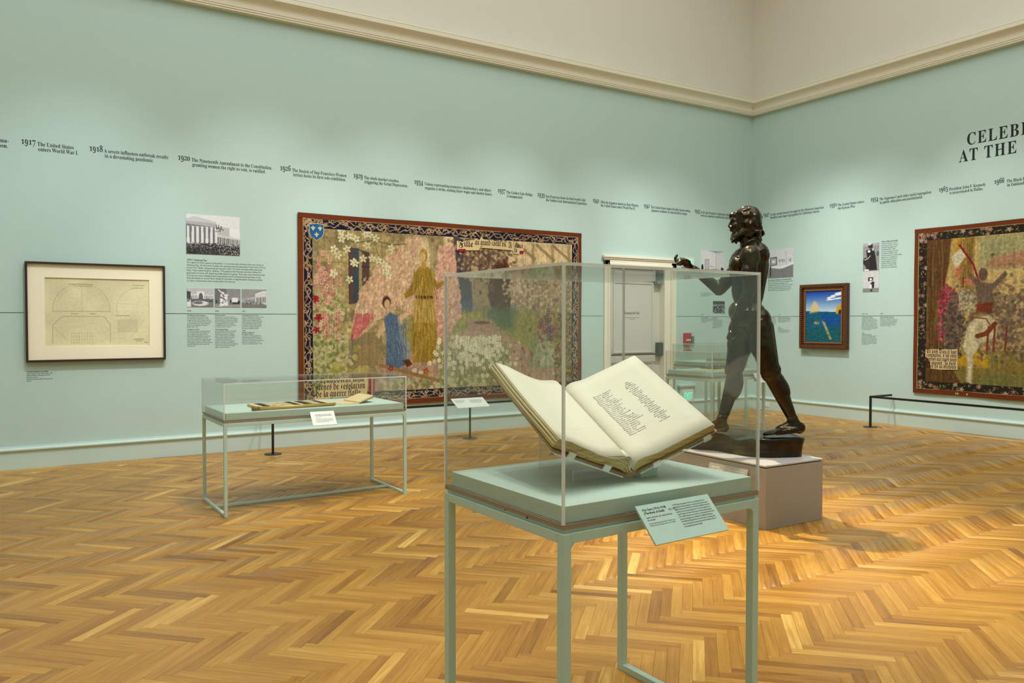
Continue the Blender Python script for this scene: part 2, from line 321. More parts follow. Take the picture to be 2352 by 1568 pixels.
    [111,100,2,24,50,-3,38,-1,27,4,18,11,11,21,7,33,6,46,7,59,11,71,18,81,27,88,38,93,50,95,62,93,73,89,82,81,89,72,93,60,94,46,93,32,89,20,82,11,73,3,62,-2,16,50,4,57,6,62,12,65,24,66,46,64,68,62,81,57,87,50,89,43,87,38,81,36,68,35,46,36,24,38,12,43,6],
    [112,111,2,36,5,-42,5,-37,12,-35,15,-30,16,-19,16,72,15,80,14,84,11,86,6,88,6,92,43,92,43,78,50,88,58,93,69,95,78,94,87,89,94,82,100,72,103,60,104,48,103,34,100,22,94,11,87,4,78,-1,68,-3,54,0,44,10,44,-17,45,-29,47,-33,50,-35,59,-37,59,-42,13,58,8,66,11,71,18,74,30,75,46,74,62,72,74,67,80,59,83,51,80,44,70,44,20,50,12],
    [113,108,2,31,52,-42,52,-37,59,-36,64,-34,66,-30,67,-25,67,9,56,0,42,-3,32,-1,24,3,16,10,11,19,7,30,6,43,8,57,12,70,19,80,28,88,38,93,51,95,64,92,77,84,92,96,95,96,95,-25,96,-30,97,-34,100,-36,106,-37,106,-42,16,53,9,58,10,62,12,65,15,67,20,67,72,65,81,61,86,54,88,45,85,39,78,36,65,35,46,36,30,39,18,44,11],
    [114,86,1,41,6,0,6,5,10,6,14,8,15,11,16,17,16,75,15,81,14,85,11,87,6,88,6,92,44,92,44,75,49,84,56,90,63,94,70,95,77,94,82,90,85,86,86,79,85,74,83,70,79,67,74,66,69,67,66,69,62,74,59,77,56,78,52,76,48,72,45,66,44,57,44,17,45,11,47,8,52,6,59,5,59,0],
    [115,86,1,56,45,-3,36,-2,26,2,22,3,18,1,15,-3,11,-3,11,32,16,32,20,20,26,12,34,6,42,4,48,5,53,8,56,12,57,18,54,25,46,31,32,39,23,44,16,50,12,58,11,66,13,77,19,87,29,93,42,95,50,94,59,92,62,91,64,91,66,92,69,95,73,95,73,66,68,66,64,76,58,82,52,87,44,88,39,88,35,85,32,82,31,77,32,73,34,69,44,63,57,56,66,51,72,45,76,38,77,28,74,15,68,6,58,-1],
    [116,68,1,24,37,-3,26,-1,20,3,16,10,14,21,14,83,6,83,6,89,26,110,38,126,43,126,43,92,62,92,62,83,43,83,43,24,44,15,47,13,50,12,56,14,62,22,66,20,59,7,49,0],
    [117,112,1,38,39,-3,27,-1,20,5,15,15,14,29,14,74,13,80,12,84,9,87,4,88,4,92,42,92,42,22,43,17,45,14,48,11,53,11,61,13,68,20,68,74,68,80,66,84,62,87,56,88,56,92,96,92,96,21,97,15,99,12,102,10,107,9,107,4,89,2,68,-3,68,12,62,6,56,1,48,-2],
    [118,91,1,24,42,-3,12,74,6,84,4,86,-1,88,-1,92,49,92,49,88,46,88,40,86,38,82,39,80,55,36,70,75,72,81,69,86,61,88,61,92,91,92,91,88,86,86,83,83,78,72,48,-3],
    [119,129,1,39,36,-3,5,79,2,85,-3,88,-3,92,41,92,41,88,36,86,34,82,34,79,36,75,50,38,63,70,60,79,56,86,50,88,50,92,96,92,96,88,90,86,88,82,88,80,89,78,100,42,114,76,115,82,115,84,113,86,106,88,106,92,133,92,133,88,129,87,126,85,123,77,91,-3,86,-3,66,59,42,-3],
    [120,95,1,46,2,0,2,4,10,9,18,17,37,41,13,78,7,85,1,88,1,92,50,92,50,88,44,86,42,84,44,78,55,61,67,76,69,80,70,83,69,85,68,86,60,88,60,92,93,92,93,88,84,84,76,76,59,55,87,11,90,6,95,5,95,0,46,0,46,5,53,6,55,7,55,9,54,13,52,18,41,34,29,18,26,14,25,10,28,6,34,4,35,4,35,0],
    [121,90,1,52,16,-42,9,-41,3,-37,-1,-32,-2,-25,-1,-20,2,-16,6,-13,11,-12,15,-12,19,-15,22,-18,22,-23,22,-24,22,-26,23,-28,26,-29,29,-28,34,-22,38,-13,42,-2,11,75,7,82,5,86,-1,88,-2,88,-2,92,48,92,48,88,40,86,39,85,38,82,39,80,40,76,55,36,69,72,70,78,71,82,70,84,68,86,60,88,60,92,89,92,89,88,86,86,82,84,77,72,48,-7,38,-28,34,-35,28,-39,22,-41],
    [122,87,1,20,4,0,4,4,50,86,38,86,28,84,22,81,16,74,13,64,8,64,10,92,82,92,82,87,38,8,46,8,58,9,66,13,72,20,78,32,82,32,80,0],
    [48,112,2,24,56,-2,40,0,27,7,18,18,12,33,8,51,7,72,8,92,12,110,18,125,27,136,40,142,56,145,72,142,84,136,94,125,100,110,104,92,105,72,104,51,100,33,94,18,84,7,72,0,16,56,11,65,15,71,27,73,46,74,72,73,97,71,116,65,128,56,132,47,128,42,116,39,97,38,72,39,46,42,27,47,15],
    [49,112,1,26,20,0,20,11,36,11,40,11,44,14,45,17,46,24,46,124,32,109,26,104,20,103,16,104,12,107,9,112,8,118,22,123,39,133,53,144,76,144,76,24,76,18,78,14,81,12,86,11,102,11,102,0],
    [50,112,1,45,7,0,7,21,37,51,48,63,56,73,61,82,65,92,67,101,68,111,66,120,63,127,58,131,52,133,43,130,38,124,34,113,34,98,23,99,15,102,10,108,8,118,9,125,13,131,19,137,28,141,38,144,52,145,72,142,86,136,95,125,98,112,97,105,95,98,87,84,71,66,46,41,26,22,73,22,78,23,83,26,87,30,89,36,91,42,103,42,102,0],
    [51,112,1,68,49,-2,35,-1,24,2,16,5,10,10,7,16,6,22,7,29,11,34,16,37,23,38,24,26,29,18,37,14,47,12,54,13,60,15,64,18,68,24,71,31,72,42,70,52,64,60,54,66,41,68,28,68,28,80,42,80,53,82,61,88,66,98,67,110,66,119,63,126,58,131,50,133,44,132,40,128,36,123,34,116,33,102,22,103,14,106,9,112,7,120,10,129,18,138,32,143,51,145,70,143,85,136,94,126,98,112,96,100,89,90,79,82,67,76,83,71,91,66,97,60,101,52,103,41,102,30,98,21,93,13,86,8,78,3,69,0],
    [52,112,2,23,36,0,36,11,42,11,48,11,53,13,57,17,58,25,58,37,3,37,3,50,60,143,87,143,87,50,108,50,108,37,87,37,87,25,88,17,92,13,97,11,104,11,106,11,106,0,9,17,50,58,50,58,86,58,104,60,124,56,118,52,109,47,101,44,95],
    [53,112,1,51,49,-2,36,-1,25,2,17,6,12,10,9,16,8,22,9,28,12,33,18,35,24,36,26,25,29,20,33,16,39,13,46,12,52,13,58,15,63,19,67,25,70,33,71,44,69,57,64,66,55,72,44,74,31,72,21,70,12,74,18,143,94,143,95,106,84,106,82,113,80,119,77,120,73,121,31,121,28,84,38,86,50,87,71,84,87,76,98,63,101,44,100,32,96,22,91,14,84,8,76,4,67,0],
    [54,112,2,43,59,-2,45,0,33,5,23,14,15,28,10,45,9,66,10,82,12,97,17,110,23,122,31,132,41,139,52,143,66,145,78,144,87,142,93,138,98,134,100,128,102,123,100,117,96,112,89,108,78,107,76,119,72,129,69,132,64,133,54,130,46,119,40,103,37,80,48,85,56,87,65,88,81,85,94,77,102,64,105,46,102,27,93,12,79,1,15,59,11,66,13,71,19,75,29,76,44,74,58,71,68,65,74,58,76,52,75,46,72,37,66,39,41,44,24,51,14],
    [55,112,1,11,33,0,86,121,34,121,26,118,22,111,21,101,9,101,10,143,105,143,105,133,50,0],
    [56,112,3,36,55,-2,40,-1,27,3,18,9,11,17,7,26,6,36,8,48,14,58,24,65,36,72,25,80,17,88,12,98,11,108,12,118,15,126,21,134,30,140,42,144,57,145,76,142,89,135,97,124,100,110,98,99,92,91,84,84,73,78,88,69,98,60,104,49,106,38,102,21,92,8,76,1,17,60,84,67,89,71,94,74,101,74,110,72,121,70,126,66,130,62,132,56,133,48,132,43,127,40,120,39,111,40,102,44,95,51,89,16,56,10,65,11,72,16,76,24,78,34,76,43,71,51,62,57,49,64,42,59,38,53,34,45,33,36,34,25,39,17,46,11],
    [57,112,2,45,46,-2,35,-1,26,1,20,5,16,10,14,15,13,21,13,25,15,28,18,30,22,32,26,24,31,17,38,12,46,11,61,17,70,36,75,69,70,63,63,59,56,56,46,55,30,58,18,66,10,79,7,96,8,110,12,122,19,132,28,139,40,143,53,145,66,143,79,138,89,129,96,116,101,99,103,78,102,62,100,47,96,33,90,21,82,12,72,4,60,0,15,55,70,61,70,67,73,71,77,75,83,73,105,69,120,62,128,54,132,46,129,41,123,37,112,36,98,38,82,44,72],
    [46,44,1,8,22,22,13,19,10,10,13,2,22,-2,30,2,34,10,30,19],
    [44,44,1,13,12,-24,25,-17,33,-6,35,5,34,16,28,22,21,25,12,21,9,13,12,5,19,2,18,-10,12,-20],
    [45,65,1,4,57,54,8,54,8,35,57,35],
    [8217,44,1,13,12,89,24,96,32,106,35,120,33,129,28,136,21,138,13,135,9,126,12,118,20,114,19,103,12,93],
]
BLACKLETTER_OUTLINES = [
    [97,94,2,32,21,-5,17,0,20,2,19,4,18,5,17,6,8,24,5,43,6,54,11,65,19,75,30,86,46,100,52,100,52,98,69,90,83,87,83,81,78,78,77,70,77,28,78,22,81,20,85,21,89,25,94,21,72,-5,67,-1,69,1,58,8,54,17,54,20,12,39,19,54,29,54,74,44,79,39,81,36,83,32,77,29,71,28,53,28,41,32,30,36,22],
    [98,92,2,38,41,-5,38,-1,29,4,18,8,9,10,9,16,11,17,13,20,13,23,14,29,14,119,12,128,9,135,14,139,20,132,24,121,28,131,35,139,44,144,55,146,55,140,46,138,41,134,38,127,37,116,37,86,66,102,69,96,67,94,71,87,75,81,80,73,85,62,87,51,86,42,80,32,67,18,47,-5,12,55,16,57,16,60,19,63,29,65,42,63,51,58,62,52,74,47,84,37,78,37,22,48,17],
    [99,77,1,32,37,-5,32,-1,35,2,28,6,19,14,14,22,12,26,12,32,12,67,13,75,18,81,43,100,49,102,52,100,58,97,65,92,69,95,73,91,62,79,56,74,54,75,37,87,36,84,35,78,35,39,36,30,38,27,42,24,51,20,58,22,67,29,70,24],
    [100,96,2,41,43,-5,36,0,23,7,8,12,8,18,10,20,12,23,12,31,12,64,12,73,11,80,36,94,21,103,12,111,8,117,6,124,9,133,16,140,27,144,42,146,42,140,36,139,32,138,29,135,28,131,30,126,34,121,44,115,59,106,70,98,78,92,84,85,88,78,90,71,91,64,90,53,86,43,80,32,74,23,64,12,49,-5,14,54,14,59,18,64,27,68,40,70,54,69,62,67,69,64,74,59,79,44,90,36,85,36,25,44,21,49,17],
    [101,83,2,23,46,-5,41,-2,42,1,27,7,18,15,13,25,12,36,12,65,13,74,18,79,52,102,56,102,76,73,77,70,74,67,35,37,36,33,38,29,46,23,54,21,63,23,72,29,76,25,7,35,46,55,61,56,63,42,86,37,83,36,78,35,70],
    [102,61,1,36,23,-39,20,-10,15,37,14,63,14,79,4,79,4,85,8,88,12,92,16,105,20,120,23,130,28,138,35,144,44,146,49,146,54,144,59,143,64,143,67,146,73,143,61,120,48,126,37,128,31,127,29,122,30,116,32,110,39,93,59,93,59,79,39,79,39,53,37,27,32,-16,28,-39],
    [103,95,2,50,44,-40,28,-38,16,-33,8,-24,4,-13,23,-13,26,-24,33,-30,45,-33,51,-32,56,-29,61,-25,65,-20,68,-14,68,-8,63,4,59,14,57,24,25,-2,20,0,21,4,20,9,16,14,10,23,6,31,5,37,5,44,7,57,13,70,25,83,47,102,53,102,52,102,54,99,61,96,71,91,85,87,85,81,82,74,80,68,78,49,80,27,88,11,88,9,88,6,86,-6,82,-17,76,-26,67,-34,56,-38,16,42,24,48,26,56,32,55,43,56,57,60,72,48,76,37,84,32,78,29,71,27,63,26,52,27,45,29,38,36,27,39,24],
    [105,64,2,10,21,111,25,129,31,143,40,148,46,146,48,140,47,136,45,131,36,120,28,111,33,39,-5,34,-2,35,1,24,8,22,12,21,18,21,22,21,27,22,30,22,34,22,68,21,74,17,76,13,75,8,71,4,76,16,86,31,102,36,99,34,94,37,90,44,85,50,83,50,77,46,75,45,69,45,28,46,21,47,20,49,19,52,21,58,26,62,22],
    [108,56,1,31,36,-5,31,-2,33,1,27,6,8,13,8,19,10,20,12,24,12,33,12,120,12,127,8,135,13,139,18,132,22,121,27,131,34,139,43,144,54,146,54,140,45,138,40,134,36,127,36,116,36,32,36,28,38,26,51,20,54,21,58,24,63,20],
    [109,154,1,84,25,-5,23,0,19,4,10,8,10,14,15,17,16,24,16,65,16,74,12,79,9,75,4,79,25,102,29,98,28,96,31,94,33,93,35,91,39,85,40,77,40,76,60,94,66,99,67,102,73,102,73,101,76,97,81,94,85,88,86,82,86,76,114,102,120,102,124,97,129,93,138,90,138,84,134,80,133,75,133,27,134,21,137,19,140,21,146,26,150,22,127,-5,122,-2,123,1,113,7,110,11,109,17,109,20,109,24,110,28,110,33,110,69,108,76,103,81,86,66,86,24,88,17,93,14,93,8,84,4,80,0,78,-5,72,-5,70,0,66,4,56,8,56,14,61,17,63,24,63,69,62,76,57,81,40,66,40,24,42,17,46,14,46,8,38,4,34,0,31,-5],
    [110,107,1,55,25,-5,23,0,19,4,10,8,10,14,15,17,16,24,16,65,16,74,12,79,9,75,4,79,25,102,29,98,28,96,30,95,37,88,40,78,40,76,67,102,73,102,76,97,82,93,92,90,92,84,87,80,86,75,86,27,87,21,88,20,90,19,93,21,99,26,103,22,80,-5,75,-2,76,1,66,8,63,12,62,18,62,22,62,26,63,29,63,33,63,69,61,76,56,81,40,66,40,24,42,17,46,14,46,8,38,4,34,0,31,-5],
    [111,92,2,25,43,-5,40,-2,34,1,9,10,9,16,11,17,13,20,13,23,14,29,14,64,13,73,12,80,66,102,69,96,66,95,70,88,76,77,83,67,86,59,87,51,86,43,82,35,76,26,66,14,49,-5,10,55,14,58,16,62,22,64,31,65,40,63,52,57,64,46,86,37,82,37,22],
    [112,98,2,40,27,-40,22,-13,20,9,17,10,13,8,9,5,4,8,18,24,18,60,18,70,16,76,12,82,10,86,13,90,21,100,27,108,32,104,30,100,31,96,36,92,40,86,41,81,41,80,74,102,78,97,75,95,85,79,91,67,93,55,92,48,90,40,86,32,79,23,67,6,60,-5,54,-5,50,-1,40,4,38,-15,33,-40,12,60,16,64,17,68,20,73,31,76,45,73,54,67,64,56,81,41,71,41,25,48,22,54,18],
    [114,74,1,40,39,-5,34,-2,36,2,30,6,12,13,12,19,15,22,16,29,16,65,16,74,12,79,9,75,4,79,25,102,29,98,28,96,30,95,37,88,40,78,40,76,52,94,53,98,54,102,60,102,64,93,72,87,72,79,66,73,62,64,56,64,54,72,49,78,40,64,40,32,41,27,47,23,54,20,58,22,63,26,68,22],
    [115,90,3,58,35,-5,33,-2,28,2,20,8,8,15,8,21,19,30,23,38,20,44,14,53,8,60,6,65,9,71,16,81,26,91,35,99,41,102,44,100,55,93,64,91,70,92,74,95,78,100,78,106,77,112,74,116,70,120,64,121,60,120,56,116,52,112,50,107,42,114,45,119,50,124,56,127,62,128,68,127,74,125,78,122,82,117,84,112,85,106,83,94,76,83,63,67,72,60,79,53,83,44,84,37,82,28,78,20,71,13,62,8,56,4,50,2,46,0,41,-5,11,39,52,57,72,46,74,34,82,30,83,28,82,26,81,24,76,26,72,31,65,36,58,15,53,12,58,12,63,16,66,21,67,27,66,32,63,37,56,45,52,48,49,49,44,46,28,27,38,20,45,15,49,12],
    [116,64,1,25,36,-5,31,-2,34,2,21,8,11,10,11,16,14,20,16,27,16,79,6,79,6,85,17,94,25,103,30,112,34,124,41,124,40,110,39,93,62,93,62,79,39,79,39,25,52,19,60,24,64,20],
    [117,108,1,53,32,-5,27,-2,28,0,22,4,10,8,10,14,16,17,18,24,18,67,16,75,14,79,9,74,4,78,26,102,30,98,29,96,31,95,38,88,41,77,41,28,42,21,44,18,47,18,53,21,63,30,63,74,61,80,56,84,56,90,65,94,69,97,71,102,77,102,80,97,84,94,93,90,93,84,88,80,86,73,86,27,87,21,88,20,90,19,93,21,99,26,103,22,80,-5,75,-2,76,1,66,7,63,11,63,17,63,22],
    [118,93,2,34,44,-5,42,-3,37,0,26,4,10,8,10,14,13,18,14,26,14,65,13,71,10,76,7,81,6,84,10,92,25,108,30,105,27,98,28,94,32,88,36,82,38,78,66,102,72,102,72,98,72,95,75,91,81,80,86,68,88,53,87,44,83,35,76,25,67,14,50,-5,11,55,14,59,18,64,28,66,40,65,50,63,60,59,69,52,80,38,69,38,21,51,15],
    [120,98,1,45,70,-5,65,-2,68,3,64,6,58,14,47,35,27,-2,21,-2,15,6,7,12,7,18,13,23,19,31,25,31,28,25,32,21,43,42,26,70,20,79,14,74,9,78,31,103,36,100,35,97,39,94,44,87,54,68,73,102,79,102,80,97,84,93,91,88,91,82,84,76,79,68,73,68,70,75,68,78,58,61,77,26,79,22,82,21,84,22,88,26,92,22],
    [70,131,1,108,58,-37,46,-36,34,-32,25,-27,18,-20,13,-12,12,-2,12,5,16,13,26,27,29,33,31,37,29,42,25,43,21,42,18,40,13,32,5,36,14,48,26,52,33,50,38,47,42,41,44,34,42,27,40,20,31,6,27,0,26,-7,28,-15,34,-22,44,-26,56,-28,68,-26,77,-20,82,-12,84,-2,80,11,68,28,54,45,44,57,40,66,38,77,46,94,69,118,55,122,38,124,30,124,23,122,17,118,12,114,9,109,8,103,9,97,12,91,18,85,26,80,23,73,14,78,6,85,1,95,-1,106,0,115,4,123,8,130,15,137,22,142,31,146,40,148,50,150,76,146,112,134,122,130,127,132,132,135,137,130,114,108,108,104,100,106,86,111,78,114,69,103,66,90,68,84,72,77,82,64,93,74,100,82,106,82,113,76,124,72,124,66,117,60,112,53,106,53,100,60,95,62,91,61,87,58,97,45,105,33,110,21,112,9,110,-4,105,-15,96,-24,86,-31,73,-35],
    [73,125,2,52,39,78,25,82,15,88,9,98,6,108,9,120,15,129,24,136,35,141,44,144,48,150,54,150,55,147,57,144,67,139,74,136,80,132,86,129,94,126,98,127,101,129,103,131,100,132,97,134,96,138,96,141,98,144,101,145,104,146,108,145,111,143,113,139,114,135,113,131,110,128,102,120,92,113,82,109,76,107,69,109,58,115,46,121,40,123,33,124,26,123,20,120,16,115,15,108,17,100,23,94,31,88,41,86,65,42,-5,36,-2,37,1,37,2,36,8,33,13,29,16,25,17,17,14,12,7,4,10,10,21,18,28,27,30,35,29,41,28,48,32,54,29,52,23,53,20,55,16,63,10,72,8,77,9,82,12,86,16,87,22,86,28,80,38,68,59,64,68,63,74,64,79,67,84,77,96,89,104,97,107,104,108,108,107,112,106,114,102,115,99,112,93,110,91,107,91,104,92,101,94,97,97,92,95,90,92,90,89,93,80,103,62,110,49,112,42,113,37,112,32,110,28,101,17,90,7,80,2,70,-1,59,-2,54,-2,46,-2],
    [69,151,1,105,95,-5,80,-3,66,0,52,7,40,15,30,26,21,38,12,58,9,81,11,100,15,117,22,130,32,141,44,147,56,150,68,148,78,142,84,134,90,140,95,145,99,148,103,150,106,149,108,148,122,143,130,141,134,143,140,148,146,144,129,123,125,119,122,118,117,119,108,122,99,126,93,127,87,124,84,122,84,120,86,115,94,106,104,93,115,102,118,106,121,110,127,110,134,103,144,98,144,92,137,85,132,78,127,78,121,84,112,90,109,88,114,79,116,74,116,70,113,65,109,59,108,53,103,43,94,36,83,34,71,37,62,44,57,56,64,60,68,52,72,47,77,44,83,43,88,44,92,45,95,48,96,52,95,58,92,63,84,73,68,91,62,100,60,107,62,111,65,116,78,128,75,133,71,137,66,140,59,141,48,138,40,127,34,111,33,90,35,71,42,55,52,42,66,31,82,25,100,23,110,23,120,26,131,29,140,33,145,27,109,-3],
    [68,163,2,62,89,-5,76,-2,63,4,48,13,39,19,34,21,33,21,26,19,18,13,12,19,24,33,35,41,46,44,50,44,53,43,59,47,62,52,60,57,55,64,44,78,41,85,40,92,40,98,44,103,50,108,57,112,75,119,60,123,44,124,32,123,22,119,16,112,14,104,15,97,19,90,25,85,33,81,30,72,16,80,8,91,5,105,6,118,12,128,20,137,30,144,42,148,57,150,73,148,89,144,104,136,118,127,130,115,140,102,145,91,149,80,152,69,152,58,150,42,143,27,131,14,117,4,102,-2,28,108,16,116,17,123,20,129,25,134,31,137,38,138,46,137,58,132,70,125,81,115,92,102,103,88,113,79,111,72,108,68,104,66,99,67,95,69,91,74,85,80,75,86,65,89,58,84,50,72,42,63,38,78,28,94,19],
    [74,133,2,51,46,78,33,82,23,88,16,98,14,108,16,120,22,129,32,136,43,141,52,144,56,150,62,150,64,145,73,139,81,136,88,132,94,129,102,126,105,127,109,129,111,131,107,132,105,134,103,138,104,141,106,144,108,145,112,146,115,145,118,143,120,139,121,135,120,131,118,128,110,120,100,113,90,109,83,107,76,109,65,116,54,121,48,124,40,124,34,123,28,120,24,115,23,108,25,100,30,94,38,88,48,86,68,46,-33,40,-30,40,-27,41,-25,39,-17,36,-12,31,-8,25,-6,17,-10,12,-18,4,-15,10,-3,18,4,30,7,34,7,38,6,45,4,48,6,52,9,57,6,56,-2,57,-8,62,-14,69,-18,77,-19,82,-18,86,-16,92,-10,95,-3,92,8,82,29,73,52,70,65,72,74,78,85,87,95,96,102,104,105,112,106,116,106,120,104,122,100,124,96,123,92,121,89,115,87,111,88,108,90,104,94,102,94,99,92,98,88,97,84,99,76,104,64,110,53,117,36,120,27,121,18,120,13,117,7,109,-6,98,-17,88,-25,78,-28,66,-29,58,-29,50,-30],
    [46,44,1,8,22,22,13,19,10,10,13,2,22,-2,30,2,34,10,30,19],
    [44,44,1,13,12,-24,25,-17,33,-6,35,5,34,16,28,22,21,25,12,21,9,13,12,5,19,2,18,-10,12,-20],
]
def read_outlines(rows):
    F = {}
    for r in rows:
        adv, n, i, cs = r[1] / 200.0, r[2], 3, []
        for _ in range(n):
            k = r[i]; i += 1
            cs.append(np.array(r[i:i + 2 * k], float).reshape(-1, 2) / 200.0); i += 2 * k
        F[chr(r[0])] = (adv, cs)
    return F
FONTS = {'serif': read_outlines(SERIF_OUTLINES), 'black': read_outlines(BLACKLETTER_OUTLINES)}

def line_width(s, font, track=0.0):
    F = FONTS[font]
    return sum((F[c][0] if c in F else 0.25) + track for c in s) - track

def flat_mesh_from_curve(cu, name):
    o = bpy.data.objects.new(name, cu)
    COL.objects.link(o)
    dg = bpy.context.evaluated_depsgraph_get()
    m = bpy.data.meshes.new_from_object(o.evaluated_get(dg))
    bpy.data.objects.remove(o); bpy.data.curves.remove(cu)
    m.name = name
    return m

def glyph_mesh(name, runs, font):
    """runs: list of (string, x, y, size, xscale, track)"""
    F = FONTS[font]
    cu = bpy.data.curves.new(name, 'CURVE'); cu.dimensions = '2D'; cu.fill_mode = 'BOTH'
    for s, x, y, size, xs, track in runs:
        pen = 0.0
        for c in s:
            if c not in F:
                pen += 0.25 + track; continue
            adv, cs = F[c]
            for pts in cs:
                sp = cu.splines.new('POLY')
                sp.points.add(len(pts) - 1)
                co = np.zeros((len(pts), 4)); co[:, 3] = 1
                co[:, 0] = x + (pts[:, 0] + pen) * size * xs
                co[:, 1] = y + pts[:, 1] * size
                sp.points.foreach_set('co', co.ravel())
                sp.use_cyclic_u = True
            pen += adv + track
    return flat_mesh_from_curve(cu, name)

def sans_mesh(name, text, size, pitch=1.2, bold=0.0, width=None, shear=0.0, align='LEFT'):
    cu = bpy.data.curves.new(name, 'FONT')
    cu.body = text; cu.size = size; cu.space_line = pitch; cu.resolution_u = 2
    cu.offset = bold * size; cu.shear = shear; cu.align_x = align
    m = flat_mesh_from_curve(cu, name)
    if width and len(m.vertices):
        co = np.empty(len(m.vertices) * 3); m.vertices.foreach_get('co', co); co = co.reshape(-1, 3)
        w = co[:, 0].max() - min(0, co[:, 0].min())
        co[:, 0] *= width / w
        m.vertices.foreach_set('co', co.ravel())
    return m

def place_mesh(m, origin, right, up, mat, name, parent=None, lift=0.0012):
    right = Vector(right).normalized(); up = Vector(up).normalized(); n = right.cross(up)
    Mx = Matrix((right, up, n)).transposed().to_4x4()
    Mx.translation = Vector(origin) + n * lift
    m.transform(Mx)
    m.materials.clear(); m.materials.append(mat)
    o = bpy.data.objects.new(name, m)
    link(o, parent)
    return o

LW = ((1, 0, 0), (0, 0, 1))      # reading axes on the left wall (plane y = 0)
RW = ((0, -1, 0), (0, 0, 1))     # on the right wall (plane x = 0)

# ------------------------------------------------------------------ picture making (colour grids)
class Canvas:
    def __init__(self, w, h, col=(128, 128, 128)):
        self.w, self.h = w, h
        self.a = np.zeros((h, w, 3)); self.a[:] = col
        self.X, self.Y = np.meshgrid((np.arange(w) + 0.5) / w, (np.arange(h) + 0.5) / h)   # 0..1, y down
        self.asp = w / h
    def mix(self, mask, col):
        m = np.clip(mask, 0, 1)[..., None]
        self.a = self.a * (1 - m) + np.array(col, float) * m
    def poly(self, pts, col, soft=0.0, alpha=1.0):
        pts = np.array(pts, float); n = len(pts)
        inside = np.zeros(self.X.shape, bool)
        dist = np.full(self.X.shape, 9.0)
        for i in range(n):
            x0, y0 = pts[i]; x1, y1 = pts[(i + 1) % n]
            c = ((y0 > self.Y) != (y1 > self.Y))
            with np.errstate(divide='ignore', invalid='ignore'):
                xi = (x1 - x0) * (self.Y - y0) / (y1 - y0) + x0
            inside ^= c & (self.X < xi)
            if soft > 0:
                dist = np.minimum(dist, self._sd(x0, y0, x1, y1))
        m = inside.astype(float)
        if soft > 0:
            m = np.where(inside, np.clip(0.5 + dist / soft, 0, 1), np.clip(0.5 - dist / soft, 0, 1))
        self.mix(m * alpha, col)
        return m
    def _sd(self, x0, y0, x1, y1):
        A = self.asp
        px, py = (self.X - x0) * A, self.Y - y0
        dx, dy = (x1 - x0) * A, y1 - y0
        L = dx * dx + dy * dy + 1e-12
        t = np.clip((px * dx + py * dy) / L, 0, 1)
        return np.hypot(px - t * dx, py - t * dy)
    def stroke(self, pts, wid, col, alpha=1.0, soft=None):
        d = np.full(self.X.shape, 9.0)
        for (x0, y0), (x1, y1) in zip(pts[:-1], pts[1:]):
            d = np.minimum(d, self._sd(x0, y0, x1, y1))
        soft = soft or 1.0 / self.h
        self.mix(np.clip((wid - d) / soft + 0.5, 0, 1) * alpha, col)
    def _win(self, x, y, rx, ry):
        i0 = max(0, int((x - rx) * self.w) - 2); i1 = min(self.w, int((x + rx) * self.w) + 3)
        j0 = max(0, int((y - ry) * self.h) - 2); j1 = min(self.h, int((y + ry) * self.h) + 3)
        return i0, i1, j0, j1
    def dab(self, x, y, rx, ry, col, ang=0.0, alpha=1.0, soft=0.25):
        R = max(rx * self.asp, ry) * 1.2
        i0, i1, j0, j1 = self._win(x, y, R / self.asp, R)
        if i0 >= i1 or j0 >= j1: return
        dx = (self.X[j0:j1, i0:i1] - x) * self.asp; dy = self.Y[j0:j1, i0:i1] - y
        c, s = math.cos(ang), math.sin(ang)
        u = (dx * c + dy * s) / (rx * self.asp); v = (-dx * s + dy * c) / ry
        m = np.clip((1 - np.hypot(u, v)) / soft, 0, 1)[..., None] * alpha
        self.a[j0:j1, i0:i1] = self.a[j0:j1, i0:i1] * (1 - m) + np.array(col, float) * m
    def seg(self, x0, y0, x1, y1, wid, col, alpha=1.0):
        i0 = max(0, int(min(x0, x1) * self.w - wid * self.h) - 2); i1 = min(self.w, int(max(x0, x1) * self.w + wid * self.h) + 3)
        j0 = max(0, int((min(y0, y1) - wid) * self.h) - 2); j1 = min(self.h, int((max(y0, y1) + wid) * self.h) + 3)
        if i0 >= i1 or j0 >= j1: return
        A = self.asp
        px = (self.X[j0:j1, i0:i1] - x0) * A; py = self.Y[j0:j1, i0:i1] - y0
        dx, dy = (x1 - x0) * A, y1 - y0
        t = np.clip((px * dx + py * dy) / (dx * dx + dy * dy + 1e-12), 0, 1)
        d = np.hypot(px - t * dx, py - t * dy)
        m = np.clip((wid - d) * self.h + 0.5, 0, 1)[..., None] * alpha
        self.a[j0:j1, i0:i1] = self.a[j0:j1, i0:i1] * (1 - m) + np.array(col, float) * m
    def noise(self, amp, cells, seed=0, mask=None, mono=True):
        r = np.random.RandomState(seed)
        cx, cyy = cells
        g = r.rand(cyy + 2, cx + 2, 1 if mono else 3)
        fx = self.X * cx; fy = self.Y * cyy
        ix = fx.astype(int); iy = fy.astype(int)
        tx = (fx - ix)[..., None]; ty = (fy - iy)[..., None]
        tx = tx * tx * (3 - 2 * tx); ty = ty * ty * (3 - 2 * ty)
        v = (g[iy, ix] * (1 - tx) + g[iy, ix + 1] * tx) * (1 - ty) + (g[iy + 1, ix] * (1 - tx) + g[iy + 1, ix + 1] * tx) * ty
        k = (v - 0.5) * 2 * amp
        if mask is not None: k = k * mask[..., None]
        self.a = np.clip(self.a * (1 + k), 0, 255)

def srgb_arr(a):
    a = np.clip(a / 255.0, 0, 1)
    return np.where(a <= 0.04045, a / 12.92, ((a + 0.055) / 1.055) ** 2.4)

